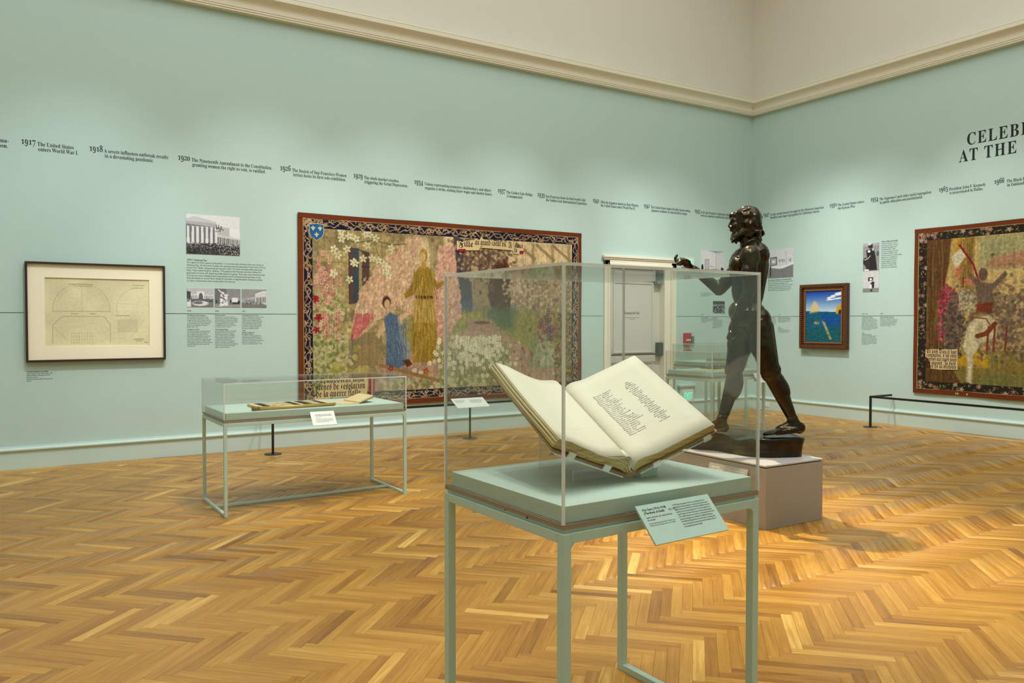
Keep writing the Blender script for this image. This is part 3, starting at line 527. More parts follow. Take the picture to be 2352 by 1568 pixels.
def picture(name, cv, origin, right, up, width, height, mat, parent=None, wave=None, lift=0.0):
    """canvas as a grid sheet; origin = top left corner"""
    w, h = cv.w, cv.h
    right = np.array(right, float); up = np.array(up, float); n = np.cross(right, up)
    u = np.linspace(0, 1, w); v = np.linspace(0, 1, h)
    U, V = np.meshgrid(u, v)
    P = np.array(origin, float) + U[..., None] * right * width - V[..., None] * up * height + n * lift
    if wave is not None:
        P = P + wave(U, V)[..., None] * n
    m = bpy.data.meshes.new(name)
    m.vertices.add(w * h); m.vertices.foreach_set('co', P.reshape(-1, 3).ravel())
    idx = np.arange(w * h).reshape(h, w)
    q = np.stack([idx[1:, :-1], idx[1:, 1:], idx[:-1, 1:], idx[:-1, :-1]], -1).reshape(-1, 4)
    m.loops.add(q.size); m.loops.foreach_set('vertex_index', q.ravel())
    m.polygons.add(len(q)); m.polygons.foreach_set('loop_start', np.arange(0, q.size, 4))
    m.polygons.foreach_set('loop_total', np.full(len(q), 4))
    m.update(calc_edges=True); m.validate()
    ca = m.color_attributes.new('Col', 'FLOAT_COLOR', 'POINT')
    c4 = np.ones((w * h, 4)); c4[:, :3] = srgb_arr(cv.a).reshape(-1, 3)
    ca.data.foreach_set('color', c4.ravel())
    m.materials.append(mat)
    o = bpy.data.objects.new(name, m)
    link(o, parent)
    return o

# ================================================================== SETTING
RX0, RX1, RY0, RY1 = -17.0, 0.0, -15.0, 0.0
Z_CORN = 5.25; Z_CEIL = 9.0

def struct(o, parent=None):
    o['kind'] = 'structure'
    return o

# door opening in the left wall
DX0, DX1, DZ = -3.30, -1.98, 2.44
mb = MB()
mb.box((RX0 - 0.25, 0, 0), (DX0, 0.25, Z_CORN)).box((DX1, 0, 0), (RX1 + 0.25, 0.25, Z_CORN)).box((DX0, 0, DZ), (DX1, 0.25, Z_CORN))
struct(mb.build('wall_left', M['mint']))
struct(box_ob('wall_right', (0, RY0 - 0.25, 0), (0.25, 0, Z_CORN), M['mint']))
struct(box_ob('wall_rear', (RX0 - 0.25, RY0 - 0.25, 0), (0, RY0, Z_CORN), M['mint']))
struct(box_ob('wall_side', (RX0 - 0.25, RY0, 0), (RX0, 0, Z_CORN), M['mint']))
struct(box_ob('wall_left_upper', (RX0 - 0.25, 0, Z_CORN), (RX1 + 0.25, 0.25, Z_CEIL), M['beige']))
struct(box_ob('wall_right_upper', (0, RY0 - 0.25, Z_CORN), (0.25, 0, Z_CEIL), M['beige']))
struct(box_ob('wall_rear_upper', (RX0 - 0.25, RY0 - 0.25, Z_CORN), (0, RY0, Z_CEIL), M['beige']))
struct(box_ob('wall_side_upper', (RX0 - 0.25, RY0, Z_CORN), (RX0, 0, Z_CEIL), M['beige']))
struct(box_ob('ceiling', (RX0 - 0.25, RY0 - 0.25, Z_CEIL), (RX1 + 0.25, RY1 + 0.25, Z_CEIL + 0.2), M['beige']))

# cornice: profile in (out from wall, height), mitred at the corner
corn = [(0, 0), (0.085, 0), (0.085, 0.018), (0.098, 0.022), (0.098, 0.040), (0.108, 0.044), (0.112, 0.085), (0.106, 0.092)]
corn += [(0.106 + 0.094 * (1 - math.cos(t)), 0.092 + 0.075 * math.sin(t)) for t in np.linspace(0.15, 1.45, 7)]
corn += [(0.206, 0.172), (0.212, 0.215), (0.204, 0.222), (0.212, 0.228), (0.212, 0.240), (0.05, 0.262), (0, 0.262)]
def corn_left(p, t):
    o_, z_ = p
    return (RX0 if t == 0 else RX1 - o_, -o_, Z_CORN + z_)
def corn_right(p, t):
    o_, z_ = p
    return (-o_, RY0 if t == 0 else -o_, Z_CORN + z_)
struct(MB().prism(corn, corn_left, 0, 1).build('trim_1', M['cream_trim']))
struct(MB().prism(corn, corn_right, 0, 1).build('trim_2', M['cream_trim']))

# baseboard with a rounded cap
base = [(0, 0), (0.022, 0), (0.022, 0.185), (0.026, 0.186)]
base += [(0.026 + 0.016 * math.sin(t), 0.205 - 0.018 * math.cos(t)) for t in np.linspace(0.2, 2.2, 8)]
base += [(0.030, 0.222), (0.018, 0.226), (0.016, 0.238), (0, 0.240)]
def base_run(name, x0, x1):
    def fn(p, t):
        xx = x0 if t == 0 else x1
        if xx >= RX1 - 1e-6: xx = RX1 - p[0]
        return (xx, -p[0], p[1])
    return struct(MB().prism(base, fn, 0, 1).build(name, M['mint_trim']))
base_run('baseboard_left', RX0, -3.41)
base_run('baseboard_left_end', -1.46, RX1)
base_run('baseboard_left_mid', -1.83, -1.78)
struct(MB().prism(base, lambda p, t: (-p[0], RY0 if t == 0 else -p[0], p[1]), 0, 1).build('baseboard_right', M['mint_trim']))

# ---- door
door = thing('door_1', (0, 0, 0), None, None)
struct(door)
cas = MB()
for x0, x1 in ((-3.41, -3.30), (-1.98, -1.87)):
    cas.box((x0, -0.03, 0), (x1, 0, 2.545)); 
cas.box((-3.41, -0.03, 2.44), (-1.87, 0, 2.56)).box((-3.43, -0.045, 2.56), (-1.85, 0, 2.585)).box((-3.445, -0.06, 2.585), (-1.835, 0, 2.62))
cas.box((-3.345, -0.042, 0), (-3.31, -0.03, 2.50)).box((-1.97, -0.042, 0), (-1.935, -0.03, 2.50)).box((-3.345, -0.042, 2.46), (-1.935, -0.03, 2.50))
cas.build('casing', M['cream_trim'], door, 0.004)
box_ob('jamb', (DX0 - 0.0, 0.0, 0), (DX0 + 0.05, 0.24, DZ), M['door'], door)
box_ob('jamb', (DX1 - 0.13, 0.0, 0), (DX1, 0.24, DZ), M['cream_trim'], door)
box_ob('head_jamb', (DX0 + 0.05, 0.0, DZ - 0.07), (DX1 - 0.13, 0.24, DZ), M['door'], door)
leaf = MB().box((-3.25, 0.13, 0.01), (-2.11, 0.18, 2.37)).build('door_leaf', M['door'], door)
for (x0, x1, z0, z1) in ((-3.11, -2.25, 1.05, 2.22), (-3.11, -2.25, 0.18, 0.90)):
    pm = MB()
    for a, b in (((x0, 0.118, z0), (x0 + 0.03, 0.13, z1)), ((x1 - 0.03, 0.118, z0), (x1, 0.13, z1)), ((x0 + 0.03, 0.118, z0), (x1 - 0.03, 0.13, z0 + 0.03)), ((x0 + 0.03, 0.118, z1 - 0.03), (x1 - 0.03, 0.13, z1))):
        pm.box(a, b)
    pm.build('panel_moulding', M['door'], leaf, 0.004)
MB().cyl((-3.23, 0.04, 1.03), (-2.13, 0.04, 1.03), 0.014, n=12).box((-3.27, 0.03, 1.015), (-3.22, 0.13, 1.12)).build('push_bar', M['bar'], door)
box_ob('bar_latch', (-2.20, 0.03, 1.0), (-2.10, 0.13, 1.22), M['grey_metal'], door, 0.012)
MB().cyl((-3.23, 0.07, 2.33), (-2.2, 0.07, 2.33), 0.012, n=10).build('closer_arm', M['bar'], door)
box_ob('closer_box', (-2.24, 0.03, 2.19), (-2.12, 0.13, 2.31), M['grey_box'], door, 0.006)
t = sans_mesh('door_notice', 'Emergency Exit Only', 0.062, bold=0.006, width=0.31)
place_mesh(t, (-2.86, 0.13, 1.69), *LW, M['ink'], 'door_notice', leaf)
t = sans_mesh('door_notice_small', 'Push until alarm sounds. Door can be opened\nin fifteen seconds', 0.02, width=0.31, align='CENTER')
place_mesh(t, (-2.705, 0.13, 1.63), *LW, M['ink_soft'], 'door_notice_small', leaf)
# ---- oak herringbone floor: every plank is built
def wood_mat(name, from_object):
    m, nt, p = new_mat(name)
    L = nt.links
    if from_object:
        oi = nt.nodes.new('ShaderNodeObjectInfo')
        sep = nt.nodes.new('ShaderNodeSeparateColor'); L.new(oi.outputs['Color'], sep.inputs[0])
        tone = sep.outputs[0]
    else:
        at = nt.nodes.new('ShaderNodeAttribute'); at.attribute_name = 'tone'
        tone = at.outputs['Fac']
    uv = nt.nodes.new('ShaderNodeUVMap')
    sx = nt.nodes.new('ShaderNodeSeparateXYZ'); L.new(uv.outputs[0], sx.inputs[0])
    def math_(op, a, b):
        n = nt.nodes.new('ShaderNodeMath'); n.operation = op
        for i, v in enumerate((a, b)):
            if isinstance(v, (int, float)): n.inputs[i].default_value = v
            else: L.new(v, n.inputs[i])
        return n.outputs[0]
    off = math_('MULTIPLY', tone, 913.0)
    cx = nt.nodes.new('ShaderNodeCombineXYZ')
    L.new(math_('ADD', math_('MULTIPLY', sx.outputs[0], 3.2), off), cx.inputs[0])
    L.new(math_('ADD', math_('MULTIPLY', sx.outputs[1], 46.0), off), cx.inputs[1])
    n1 = nt.nodes.new('ShaderNodeTexNoise'); n1.inputs['Scale'].default_value = 1.0; n1.inputs['Detail'].default_value = 6; n1.inputs['Distortion'].default_value = 0.6
    L.new(cx.outputs[0], n1.inputs['Vector'])
    cx2 = nt.nodes.new('ShaderNodeCombineXYZ')
    L.new(math_('ADD', math_('MULTIPLY', sx.outputs[0], 14.0), off), cx2.inputs[0])
    L.new(math_('ADD', math_('MULTIPLY', sx.outputs[1], 420.0), off), cx2.inputs[1])
    n2 = nt.nodes.new('ShaderNodeTexNoise'); n2.inputs['Scale'].default_value = 1.0; n2.inputs['Detail'].default_value = 3
    L.new(cx2.outputs[0], n2.inputs['Vector'])
    ramp = nt.nodes.new('ShaderNodeValToRGB')
    els = ramp.color_ramp.elements
    els[0].position = 0.0; els[0].color = rgb(126, 80, 26)
    els[1].position = 1.0; els[1].color = rgb(230, 186, 104)
    for pos, c in ((0.2, rgb(154, 104, 36)), (0.5, rgb(180, 129, 50)), (0.78, rgb(202, 153, 68))):
        e = els.new(pos); e.color = c
    g = math_('ADD', math_('MULTIPLY', math_('SUBTRACT', n1.outputs['Fac'], 0.5), 0.75), math_('MULTIPLY', math_('SUBTRACT', n2.outputs['Fac'], 0.5), 0.35))
    L.new(math_('ADD', tone, g), ramp.inputs[0])
    L.new(ramp.outputs[0], p.inputs['Base Color'])
    p.inputs['Roughness'].default_value = 0.30
    p.inputs['Specular IOR Level'].default_value = 0.5
    ro = math_('ADD', math_('MULTIPLY', n1.outputs['Fac'], 0.14), 0.24)
    L.new(ro, p.inputs['Roughness'])
    bp = nt.nodes.new('ShaderNodeBump'); bp.inputs['Strength'].default_value = 0.08; bp.inputs['Distance'].default_value = 0.0015
    L.new(n2.outputs['Fac'], bp.inputs['Height']); L.new(bp.outputs['Normal'], p.inputs['Normal'])
    return m
M['oak_one'] = wood_mat('oak_plank', True)
M['oak_many'] = wood_mat('oak_parquet', False)

PL, PW, PT = 0.456, 0.057, 0.008
floor = struct(box_ob('floor', (RX0 - 0.25, RY0 - 0.25, -0.25), (RX1 + 0.25, RY1 + 0.25, -PT), M['slab']))

def plank_arrays(L, W):
    c = 0.0009; g = 0.00025
    x, y = L / 2 - g, W / 2 - g
    v = [(-x, -y, -PT), (x, -y, -PT), (x, y, -PT), (-x, y, -PT),
         (-x, -y, -c), (x, -y, -c), (x, y, -c), (-x, y, -c),
         (-x + c, -y + c, 0), (x - c, -y + c, 0), (x - c, y - c, 0), (-x + c, y - c, 0)]
    f = [(0, 1, 5, 4), (1, 2, 6, 5), (2, 3, 7, 6), (3, 0, 4, 7), (4, 5, 9, 8), (5, 6, 10, 9), (6, 7, 11, 10), (7, 4, 8, 11), (8, 9, 10, 11)]
    return np.array(v), f

rng = random.Random(11)
A_ = np.array((1, -1)) / math.sqrt(2); B_ = np.array((1, 1)) / math.sqrt(2)
planks = []      # (cx, cy, angle, length)
OX, OY = -9.0, -6.83
span = 22.0
for j in range(-60, 61):
    for k in range(-420, 421):
        for hv in (0, 1):
            if hv == 0:
                p = k * PW + j * PL + PL / 2; q = k * PW - j * PL + PW / 2; ang = -math.pi / 4
            else:
                p = k * PW + PL + j * PL + PW / 2; q = k * PW + PW - PL / 2 - j * PL; ang = math.pi / 4
            c = p * A_ + q * B_
            x, y = c[0] + OX, c[1] + OY
            if -16.95 < x < -0.17 and -14.9 < y < -0.17:
                planks.append((x, y, ang, PL))
strips = []
for i in range(5):                                   # border strips along the two walls
    yy = -0.022 - PW * (i + 0.5)
    x = -16.9 + rng.random()
    while x < -0.05:
        l = rng.uniform(0.6, 1.2); strips.append((min(x + l / 2, -0.03 - l / 2), yy, 0.0, l)); x += l
    y = -14.9 + rng.random()
    while y < -0.4:
        l = rng.uniform(0.6, 1.2)
        strips.append((yy, min(y + l / 2, -0.32 - l / 2), math.pi / 2, l)); y += l

# the 300 planks that show largest become objects of their own
cm = cam_ob.location
fw = np.array((math.cos(R_(57.8)), math.sin(R_(57.8)))); rt = np.array((fw[1], -fw[0]))
def view_px(x, y):
    d = np.array((x - cm[0], y - cm[1])); z = d @ fw
    if z < 0.3: return None
    return 1176 + 1830 * (d @ rt) / z, 741 + 1830 * 1.55 / z, z
order = []
for i, pl in enumerate(planks):
    q = view_px(pl[0], pl[1])
    if q and -20 < q[0] < 2372 and q[1] < 1590:
        order.append((q[2], i))
order.sort()
near = set(i for _, i in order[:300])

PLV, PLF = plank_arrays(PL, PW)
pm = bpy.data.meshes.new('plank'); pm.from_pydata([tuple(v) for v in PLV], [], PLF); pm.materials.append(M['oak_one'])
uvl = pm.uv_layers.new(name='UVMap')
for lp in pm.loops:
    v = pm.vertices[lp.vertex_index].co; uvl.data[lp.index].uv = (v.x, v.y)
def tone_of():
    t = rng.gauss(0.47, 0.13)
    if rng.random() < 0.06: t += rng.uniform(0.18, 0.36)
    if rng.random() < 0.05: t -= rng.uniform(0.12, 0.24)
    return min(0.98, max(0.03, t))
VS = []; FS = []; TN = []; UV = []
nb = 0
for i, (x, y, a, l) in enumerate(planks + strips):
    tn = tone_of()
    if i in near:
        o = bpy.data.objects.new('plank', pm)
        link(o, floor)
        o.location = (x, y, rng.uniform(-0.0003, 0.0)); o.rotation_euler = (rng.gauss(0, 0.0012), rng.gauss(0, 0.0003), a)
        o.color = (tn, tn, tn, 1)
        continue
    V = PLV.copy()
    if l != PL: V[:, 0] *= l / PL
    c, s = math.cos(a), math.sin(a)
    W = np.empty_like(V)
    W[:, 0] = x + V[:, 0] * c - V[:, 1] * s; W[:, 1] = y + V[:, 0] * s + V[:, 1] * c
    W[:, 2] = V[:, 2] + (0.0006 if i >= len(planks) else rng.uniform(-0.0003, 0.0)) + V[:, 1] * rng.gauss(0, 0.0012)
    VS.append(W); FS.append(np.array(PLF) + nb); nb += 12
    TN.append(np.full(12, tn)); UV.append(V[np.array(PLF).ravel(), :2])
VS = np.concatenate(VS); FS = np.concatenate(FS); TN = np.concatenate(TN); UV = np.concatenate(UV)
m = bpy.data.meshes.new('parquet')
m.vertices.add(len(VS)); m.vertices.foreach_set('co', VS.ravel())
m.loops.add(FS.size); m.loops.foreach_set('vertex_index', FS.ravel())
m.polygons.add(len(FS)); m.polygons.foreach_set('loop_start', np.arange(0, FS.size, 4)); m.polygons.foreach_set('loop_total', np.full(len(FS), 4))
m.update(calc_edges=True)
at = m.attributes.new('tone', 'FLOAT', 'POINT'); at.data.foreach_set('value', TN)
ul = m.uv_layers.new(name='UVMap'); ul.data.foreach_set('uv', UV.ravel())
m.materials.append(M['oak_many'])
o = bpy.data.objects.new('parquet', m); link(o, floor); o['kind'] = 'stuff'
# ================================================================== WALL LETTERING
OLD = {'0': (0, .7), '1': (0, .7), '2': (0, .7), '3': (-.2, 1), '4': (-.2, 1), '5': (-.2, 1), '7': (-.2, 1), '9': (-.2, 1), '6': (0, 1), '8': (0, 1)}
for d_, (dy, sy) in OLD.items():                       # old-style figures: hanging and x-height numerals
    adv, cs = FONTS['serif'][d_]
    FONTS['serif'][chr(0xE000 + int(d_))] = (adv * (0.95 if sy < 1 else 1), [np.column_stack([c[:, 0], c[:, 1] * sy + dy]) for c in cs])
def oldstyle(y):
    return ''.join(chr(0xE000 + int(c)) for c in y)

def timeline(year, l1, l2, xy, tx, te, wall, label):
    """xy year start, tx text start, te end of first line, as distances along the wall"""
    axes = LW if wall == 'L' else RW
    sgn = 1 if wall == 'L' else -1
    size = 0.060
    w = abs(te - tx)
    ww = line_width(l1, 'serif') * size
    xs = w / ww
    org = (xy, 0, 3.437) if wall == 'L' else (0, xy, 3.437)
    t = thing('timeline_entry', org, label, 'wall text', 0, 'timeline entries lettered on the walls')
    if year:
        wy = line_width(oldstyle(year), 'serif') * 0.098
        m = glyph_mesh('year_numerals', [(oldstyle(year), 0, 0.0, 0.098, 0.135 / wy, 0)], 'serif')
        place_mesh(m, (0, 0, 0), *axes, M['ink'], 'year_numerals', t)
    off = abs(tx - xy)
    m = glyph_mesh('entry_words', [(l1, off, -0.004, size, xs, 0), (l2, off + 0.006, -0.058, size, xs, 0)], 'serif')
    place_mesh(m, (0, 0, 0), *axes, M['ink'], 'entry_words', t)
TL = [
 ('', 'ama-', 'tion.', -11.47, -11.47, -11.348, 'L', 'cut-off timeline words ending in a full stop, beside the 1917 entry'),
 ('1917', 'The United States', 'enters World War I.', -11.243, -11.093, -10.752, 'L', 'black timeline lettering for 1917 about entering the first world war'),
 ('1918', 'A severe influenza outbreak results', 'in a devastating pandemic.', -10.605, -10.46, -9.797, 'L', 'black timeline lettering for 1918 about an influenza pandemic'),
 ('1920', 'The Nineteenth Amendment to the Constitution,', 'granting women the right to vote, is ratified.', -9.698, -9.546, -8.611, 'L', 'black timeline lettering for 1920 about women gaining the vote'),
 ('1926', 'The Society of San Francisco Women', 'Artists hosts its first solo exhibition.', -8.515, -8.363, -7.654, 'L', 'black timeline lettering for 1926 about a women artists society'),
 ('1929', 'The stock market crashes,', 'triggering the Great Depression.', -7.565, -7.415, -6.913, 'L', 'black timeline lettering for 1929 about the stock market crash'),
 ('1934', 'Unions representing teamsters, dockworkers, and others', 'organize a strike, seeking fairer wages and shorter hours.', -6.695, -6.538, -5.478, 'L', 'black timeline lettering for 1934 about a strike by unions'),
 ('1937', 'The Golden Gate Bridge', 'is inaugurated.', -5.368, -5.22, -4.762, 'L', 'black timeline lettering for 1937 about a bridge being inaugurated'),
 ('1939', 'San Francisco hosts its third world’s fair,', 'the Golden Gate International Exposition.', -4.676, -4.526, -3.762, 'L', 'black timeline lettering for 1939 about a world fair'),
 ('1941', 'After the Japanese attack on Pearl Harbor,', 'the United States enters World War II.', -3.634, -3.478, -2.686, 'L', 'black timeline lettering for 1941 about entering the second world war'),
 ('1942', 'The United States begins forcibly incarcerating', 'Japanese residents in concentration camps.', -2.584, -2.423, -1.537, 'L', 'black timeline lettering for 1942 above the white door'),
 ('1945', 'At the San Francisco Conference, delegates from', 'forty-six countries establish the United Nations.', -1.434, -1.29, -0.40, 'L', 'black timeline lettering for 1945 running behind the statue head'),
 ('1947', 'A class-action lawsuit brought by five Mexican American', 'families ends legal segregation in California schools.', -0.255, -0.409, -1.502, 'R', 'black timeline lettering for 1947 about school segregation in one state'),
 ('1950', 'The United States enters', 'the Korean War.', -1.609, -1.763, -2.237, 'R', 'black timeline lettering for 1950 about entering a war'),
 ('1954', 'The Supreme Court rules racial segregation', 'in public education unconstitutional.', -2.342, -2.496, -3.313, 'R', 'black timeline lettering for 1954 about a court ruling on segregation'),
 ('1963', 'President John F. Kennedy', 'is assassinated in Dallas.', -3.422, -3.573, -4.077, 'R', 'black timeline lettering for 1963 about an assassinated president'),
 ('1966', 'The Black Panther Party is founded', 'in Oakland, California.', -4.186, -4.348, -5.03, 'R', 'black timeline lettering for 1966 cut by the picture edge'),
]
for a in TL: timeline(*a)

# big title on the right wall
m = glyph_mesh('wall_title', [('CELEBRATING', 0.0, 0.222, 0.243, 0.775, 0.09), ('AT THE LEGION', -0.10, 0.0, 0.243, 0.775, 0.09)], 'serif')
o = place_mesh(m, (0, -3.81, 3.81), *RW, M['ink'], 'wall_title')
tag(o, 'large black serif title in capitals high on the right wall', 'wall text')

# thin timeline rule, in the stretches between things
def rule(name, a, b, wall, label):
    if wall == 'L': o = box_ob(name, (a, -0.0012, 1.6535), (b, 0, 1.6595), M['ink_soft'])
    else: o = box_ob(name, (-0.0012, b, 1.6535), (0, a, 1.6595), M['ink_soft'])
    tag(o, label, 'wall line', 'stretches of the thin timeline rule')
rule('timeline_rule', -12.6, -11.235, 'L', 'thin dark rule running up to the framed drawing from the picture edge')
rule('timeline_rule', -9.845, -8.32, 'L', 'thin dark rule between the framed drawing and the garden tapestry')
rule('timeline_rule', -3.85, -3.42, 'L', 'thin dark rule between the garden tapestry and the white door')
rule('timeline_rule', -1.86, 0.0, 'L', 'thin dark rule from the white door to the room corner')
rule('timeline_rule', -0.002, -1.085, 'R', 'thin dark rule from the room corner to the small painting')
rule('timeline_rule', -2.012, -3.07, 'R', 'thin dark rule between the small painting and the rider tapestry')

def para(name, text, a, z, width, size, wall, label, bold=0.0, mat='ink_soft', pitch=1.15, group='small wall captions'):
    m = sans_mesh(name, text, size, pitch, bold, width)
    org = (a, 0, z) if wall == 'L' else (0, a, z)
    o = place_mesh(m, org, *(LW if wall == 'L' else RW), M[mat], name)
    tag(o, label, 'wall text', group)
    return o
def headed(a, z, head, body, wh, wb, size, wall, label):
    """bold heading with body text below, one lettering block"""
    t = thing('wall_caption', (a, 0, z) if wall == 'L' else (0, a, z), label, 'wall text', 0, 'small wall captions')
    ax = LW if wall == 'L' else RW
    n = head.count('\n') + 1
    mh = sans_mesh('heading', head, size, 1.05, 0.012, wh); place_mesh(mh, (0, 0, 0), *ax, M['ink'], 'heading', t)
    mb_ = sans_mesh('body_text', body, size, 1.05, 0.0, wb); place_mesh(mb_, (0, 0, -size * 1.05 * n), *ax, M['ink_soft'], 'body_text', t)
    return t

headed(-9.612, 2.277, '1924 | Opening Day',
 'The Legion of Honor opens on November 11 to coincide with Armistice Day (now known as\nVeterans Day). On this sunny Tuesday, the opening ceremony takes place in the Court of Honor\naround The Thinker, inaugurating the museum’s aims: “To honor the dead while serving the\nliving.” Mayor James Rolph Jr. declares, “The people of San Francisco and their children for\ngenerations to come will cherish the noble deed of its giving.” More than seven hundred works\nof art are on view, including French Impressionist and Post-Impressionist paintings on loan\nfrom the Musée du Louvre, Paris. Adolph B. Spreckels is tragically absent, having succumbed\nto a bout of pneumonia mere months before the opening.',
 0.226, 0.92, 0.029, 'L', 'paragraph headed 1924 Opening Day below the large colonnade photograph')
def year_cols(cols, wall):
    for (a, yr, zt, head, body, wh, wb, label) in cols:
        t = headed(a, zt, head, body, wh, wb, 0.0185, wall, label)
        if yr:
            my = sans_mesh('year_heading', yr, 0.0185, 1.0, 0.014, 0.044 * len(yr) / 4)
            dz = 1.683 - zt if zt > 1.6 else 0.022
            place_mesh(my, (0, 0, dz), *(LW if wall == 'L' else RW), M['ink'], 'year_heading', t)
year_cols([
 (-9.612, '1923', 1.632, 'The Museum’s First Director', 'Alma de Bretteville Spreckels selects\nCornelia Bentley Sage Quinton as the\ninaugural director of the Legion of Honor\nin 1923. Quinton becomes the first woman\nappointed director of a major American\nmuseum since Albright Art Gallery in\nBuffalo, New York.', 0.205, 0.275, 'small caption column headed The Museum’s First Director'),
 (-9.612, '', 1.465, 'The Book of Gold', 'At the ground ceremony women presented\nin San Francisco, Alma de Bretteville, and\nother mothers of the Legion of Honor.\nAlma de Bretteville Spreckels meets parents\nand mothers of soldiers who lost lives in\nFrance during World War I. Inspired by their\nstories, she commissions The Book of Gold,\nmemorializing a collaboration with the names of\nthe 3,600 Californians who lost their lives\nduring the war.', 0.13, 0.285, 'small caption column headed The Book of Gold'),
 (-9.300, '1924', 1.632, 'The First Visitors', 'On November 1, hundreds of school\nchildren along with some of their teachers\nand parents, arrive to preview the Legion\nof Honor, becoming its first visitors. From\nits founding forward, the museum is\ncommitted to free art for all education,\nserving San Francisco children.', 0.12, 0.265, 'small caption column headed The First Visitors'),
 (-9.300, '', 1.465, 'The Spreckels Organ', 'John D. Spreckels presents a monumental\npipe organ to the museum in honor of\nhis late brother, Adolph, and inaugural.\nJune 26, 1924, by the Ernest M. Skinner\nOrgan Company of Boston, the organ\nhas 4,500 pipes, integrated in the\nmuseum’s architecture. First designed,\nbroadcast and played on Saturdays and\nSundays in the rotunda and the central gallery.\nOrgan concerts resound in the building\nitself as a musical instrument.', 0.15, 0.27, 'small caption column headed The Spreckels Organ'),
 (-8.988, '1927', 1.632, 'A Destination for Art Lovers', 'Director Cornelia Quinton reports that the\ntotal general attendance at the Legion\nof Honor nearly one million people. The\nmuseum maintains a closely major gallery\nof art, including Rodin Sculptures a gift\nof Spreckels. Historic French decorative\narts and the remarkable collection of\nlate master, including the Angelus.', 0.20, 0.26, 'small caption column headed A Destination for Art Lovers'),
 (-8.988, '1929', 1.425, 'American Sculpture at\nthe Legion of Honor', 'Contemporary American Sculpture fills\nthe galleries and grounds of the Legion of\nHonor and comprises works of art made\nby Americans. An unexpected monument that\nmodern art is unfinished cohort of the\nmuseum will subsequently acquire in 1930.', 0.15, 0.26, 'small caption column headed American Sculpture at the Legion of Honor'),
], 'L')
year_cols([
 (-1.262, '1940', 1.632, 'The Wartime Museum', 'The Legion of Honor offers art classes\nto the many workers at its galleries and\nhosts exhibitions of war posters and\nmaps in its galleries.', 0.17, 0.27, 'small caption column left of the framed case, under the 1940 heading'),
 (-0.985, '', 1.632, 'Pacific Cultures at\nTreasure Island', 'The director presents an exhibition\nof masterworks from around the ocean\nat the fair grounds. The survey gathers\nobjects from many lands, many shown\nfor the first time, and brings the public\nclose to them. Loans come from other\nmuseums, private owners, and artists\nthroughout the world.', 0.13, 0.25, 'small caption column under the little night photograph by the statue'),
], 'L')
para('wall_caption', 'the first display of the collection in\nthe new galleries, with loans from the\nfair and its many visitors.', -1.268, 2.06, 0.30, 0.022, 'L', 'three caption lines below the gallery interior photo, behind the bronze arm')
headed(-0.372, 2.290, '1946 | Japanese Paintings and Woodblock Prints', 'Fifteen months after the war’s end, the Legion hosts a\nmajor show of Japanese paintings, prints, and\nwoodblocks on loan from a private owner. The works\nhave been in storage during the war years and are\nshown together here for the first time, with rooms\nof scrolls and screens arranged around the court.', 0.50, 0.53, 0.029, 'R', 'paragraph under the bright gallery photo right of the bronze statue')
year_cols([
 (-0.377, '1943', 1.632, 'Soldiers in the Galleries', 'The museum opens free of charge to\nmembers of the services on leave.\nConcerts on the organ are played every\nafternoon. A guide to the collection is\nprinted and given to soldiers as they\nenter the galleries.', 0.15, 0.19, 'small caption column close behind the statue, nearest the corner'),
 (-0.600, '1946', 1.632, 'School for the Arts Reopens', 'Classes for children and adults begin\nagain after the war years, with life\ndrawing and modelling taught in the\nlower level studios.', 0.24, 0.26, 'small caption column between the bronze statue and the small painting'),
 (-0.600, '1947', 1.44, 'Print Study Room', 'A room for the study of prints and\ndrawings opens to scholars with more\nthan a hundred thousand sheets.', 0.10, 0.26, 'short caption under the rule left of the small painting'),
 (-2.219, '1947–1950', 1.632, 'A Curious Lobby Object', 'A granite column is given by\na friend of the museum and stands in\nthe lobby for several seasons. Visitors\nleave letters and coins at its foot. It\nis later moved to the garden terrace,\nwhere it remains for many years. The\nkeeper records each gift that is found\nthere and the children who leave them,\nfrom San Francisco and far beyond it\nfor the museum store.', 0.18, 0.275, 'small caption column headed A Curious Lobby Object, right of the small painting'),
 (-2.219, '1951', 1.36, 'Theater on a Lower Level', 'The Little Theater begins a season of\nplays, lectures and recitals given by\ncompanies from the city, among them\npuppet shows for young visitors on the\nfirst weekend of each month. Many of\nthe stage sets are painted by students\nof the school and kept in the museum\nstore for later use.', 0.17, 0.265, 'small caption column headed Theater on a Lower Level'),
 (-2.531, '1950', 1.632, 'Second Collection Donation', 'Several works of sculpture and\ndecorative art enter the museum from\na founding family. They include pieces\nshown at the opening, gathered again\nfor display beside the permanent\ncollection in new galleries made for\nthem off the main court.', 0.22, 0.285, 'small caption column headed Second Collection Donation near the rider tapestry'),
], 'R')
headed(-2.535, 2.785, '1944 | A Monuments Man', 'Thomas Carr Howe Jr., director\nof the Legion of Honor, serves as\na lieutenant commander in the\nUnited States Navy. In 1945\nhe is sent to Germany and Austria\nas a Monuments Officer to save\nand recover works of art stolen by Nazis\nduring the war. In recognition of\nhis service to preserve Europe’s\ncultural heritage, he is named a\nChevalier of the French Legion\nof Honor and an Officer of the\nDutch Order of Orange-Nassau.', 0.27, 0.335, 0.029, 'R', 'narrow paragraph headed 1944 beside the tall pair of grey photos')
headed(-11.222, 1.022, 'Working drawing for the building', '(Interior elevation and reflected plan), 1922\nCalifornia Palace of the Legion of Honor\nGraphite on paper\nFine Arts Museums of San Francisco archive\n2024.01', 0.20, 0.24, 0.019, 'L', 'tiny object label on the wall below the framed drawing')
headed(-1.108, 1.050, 'Portrait, 1942', 'Oil on canvas\nGift of the sitter', 0.12, 0.16, 0.016, 'R', 'tiny object label on the wall below the small painting')

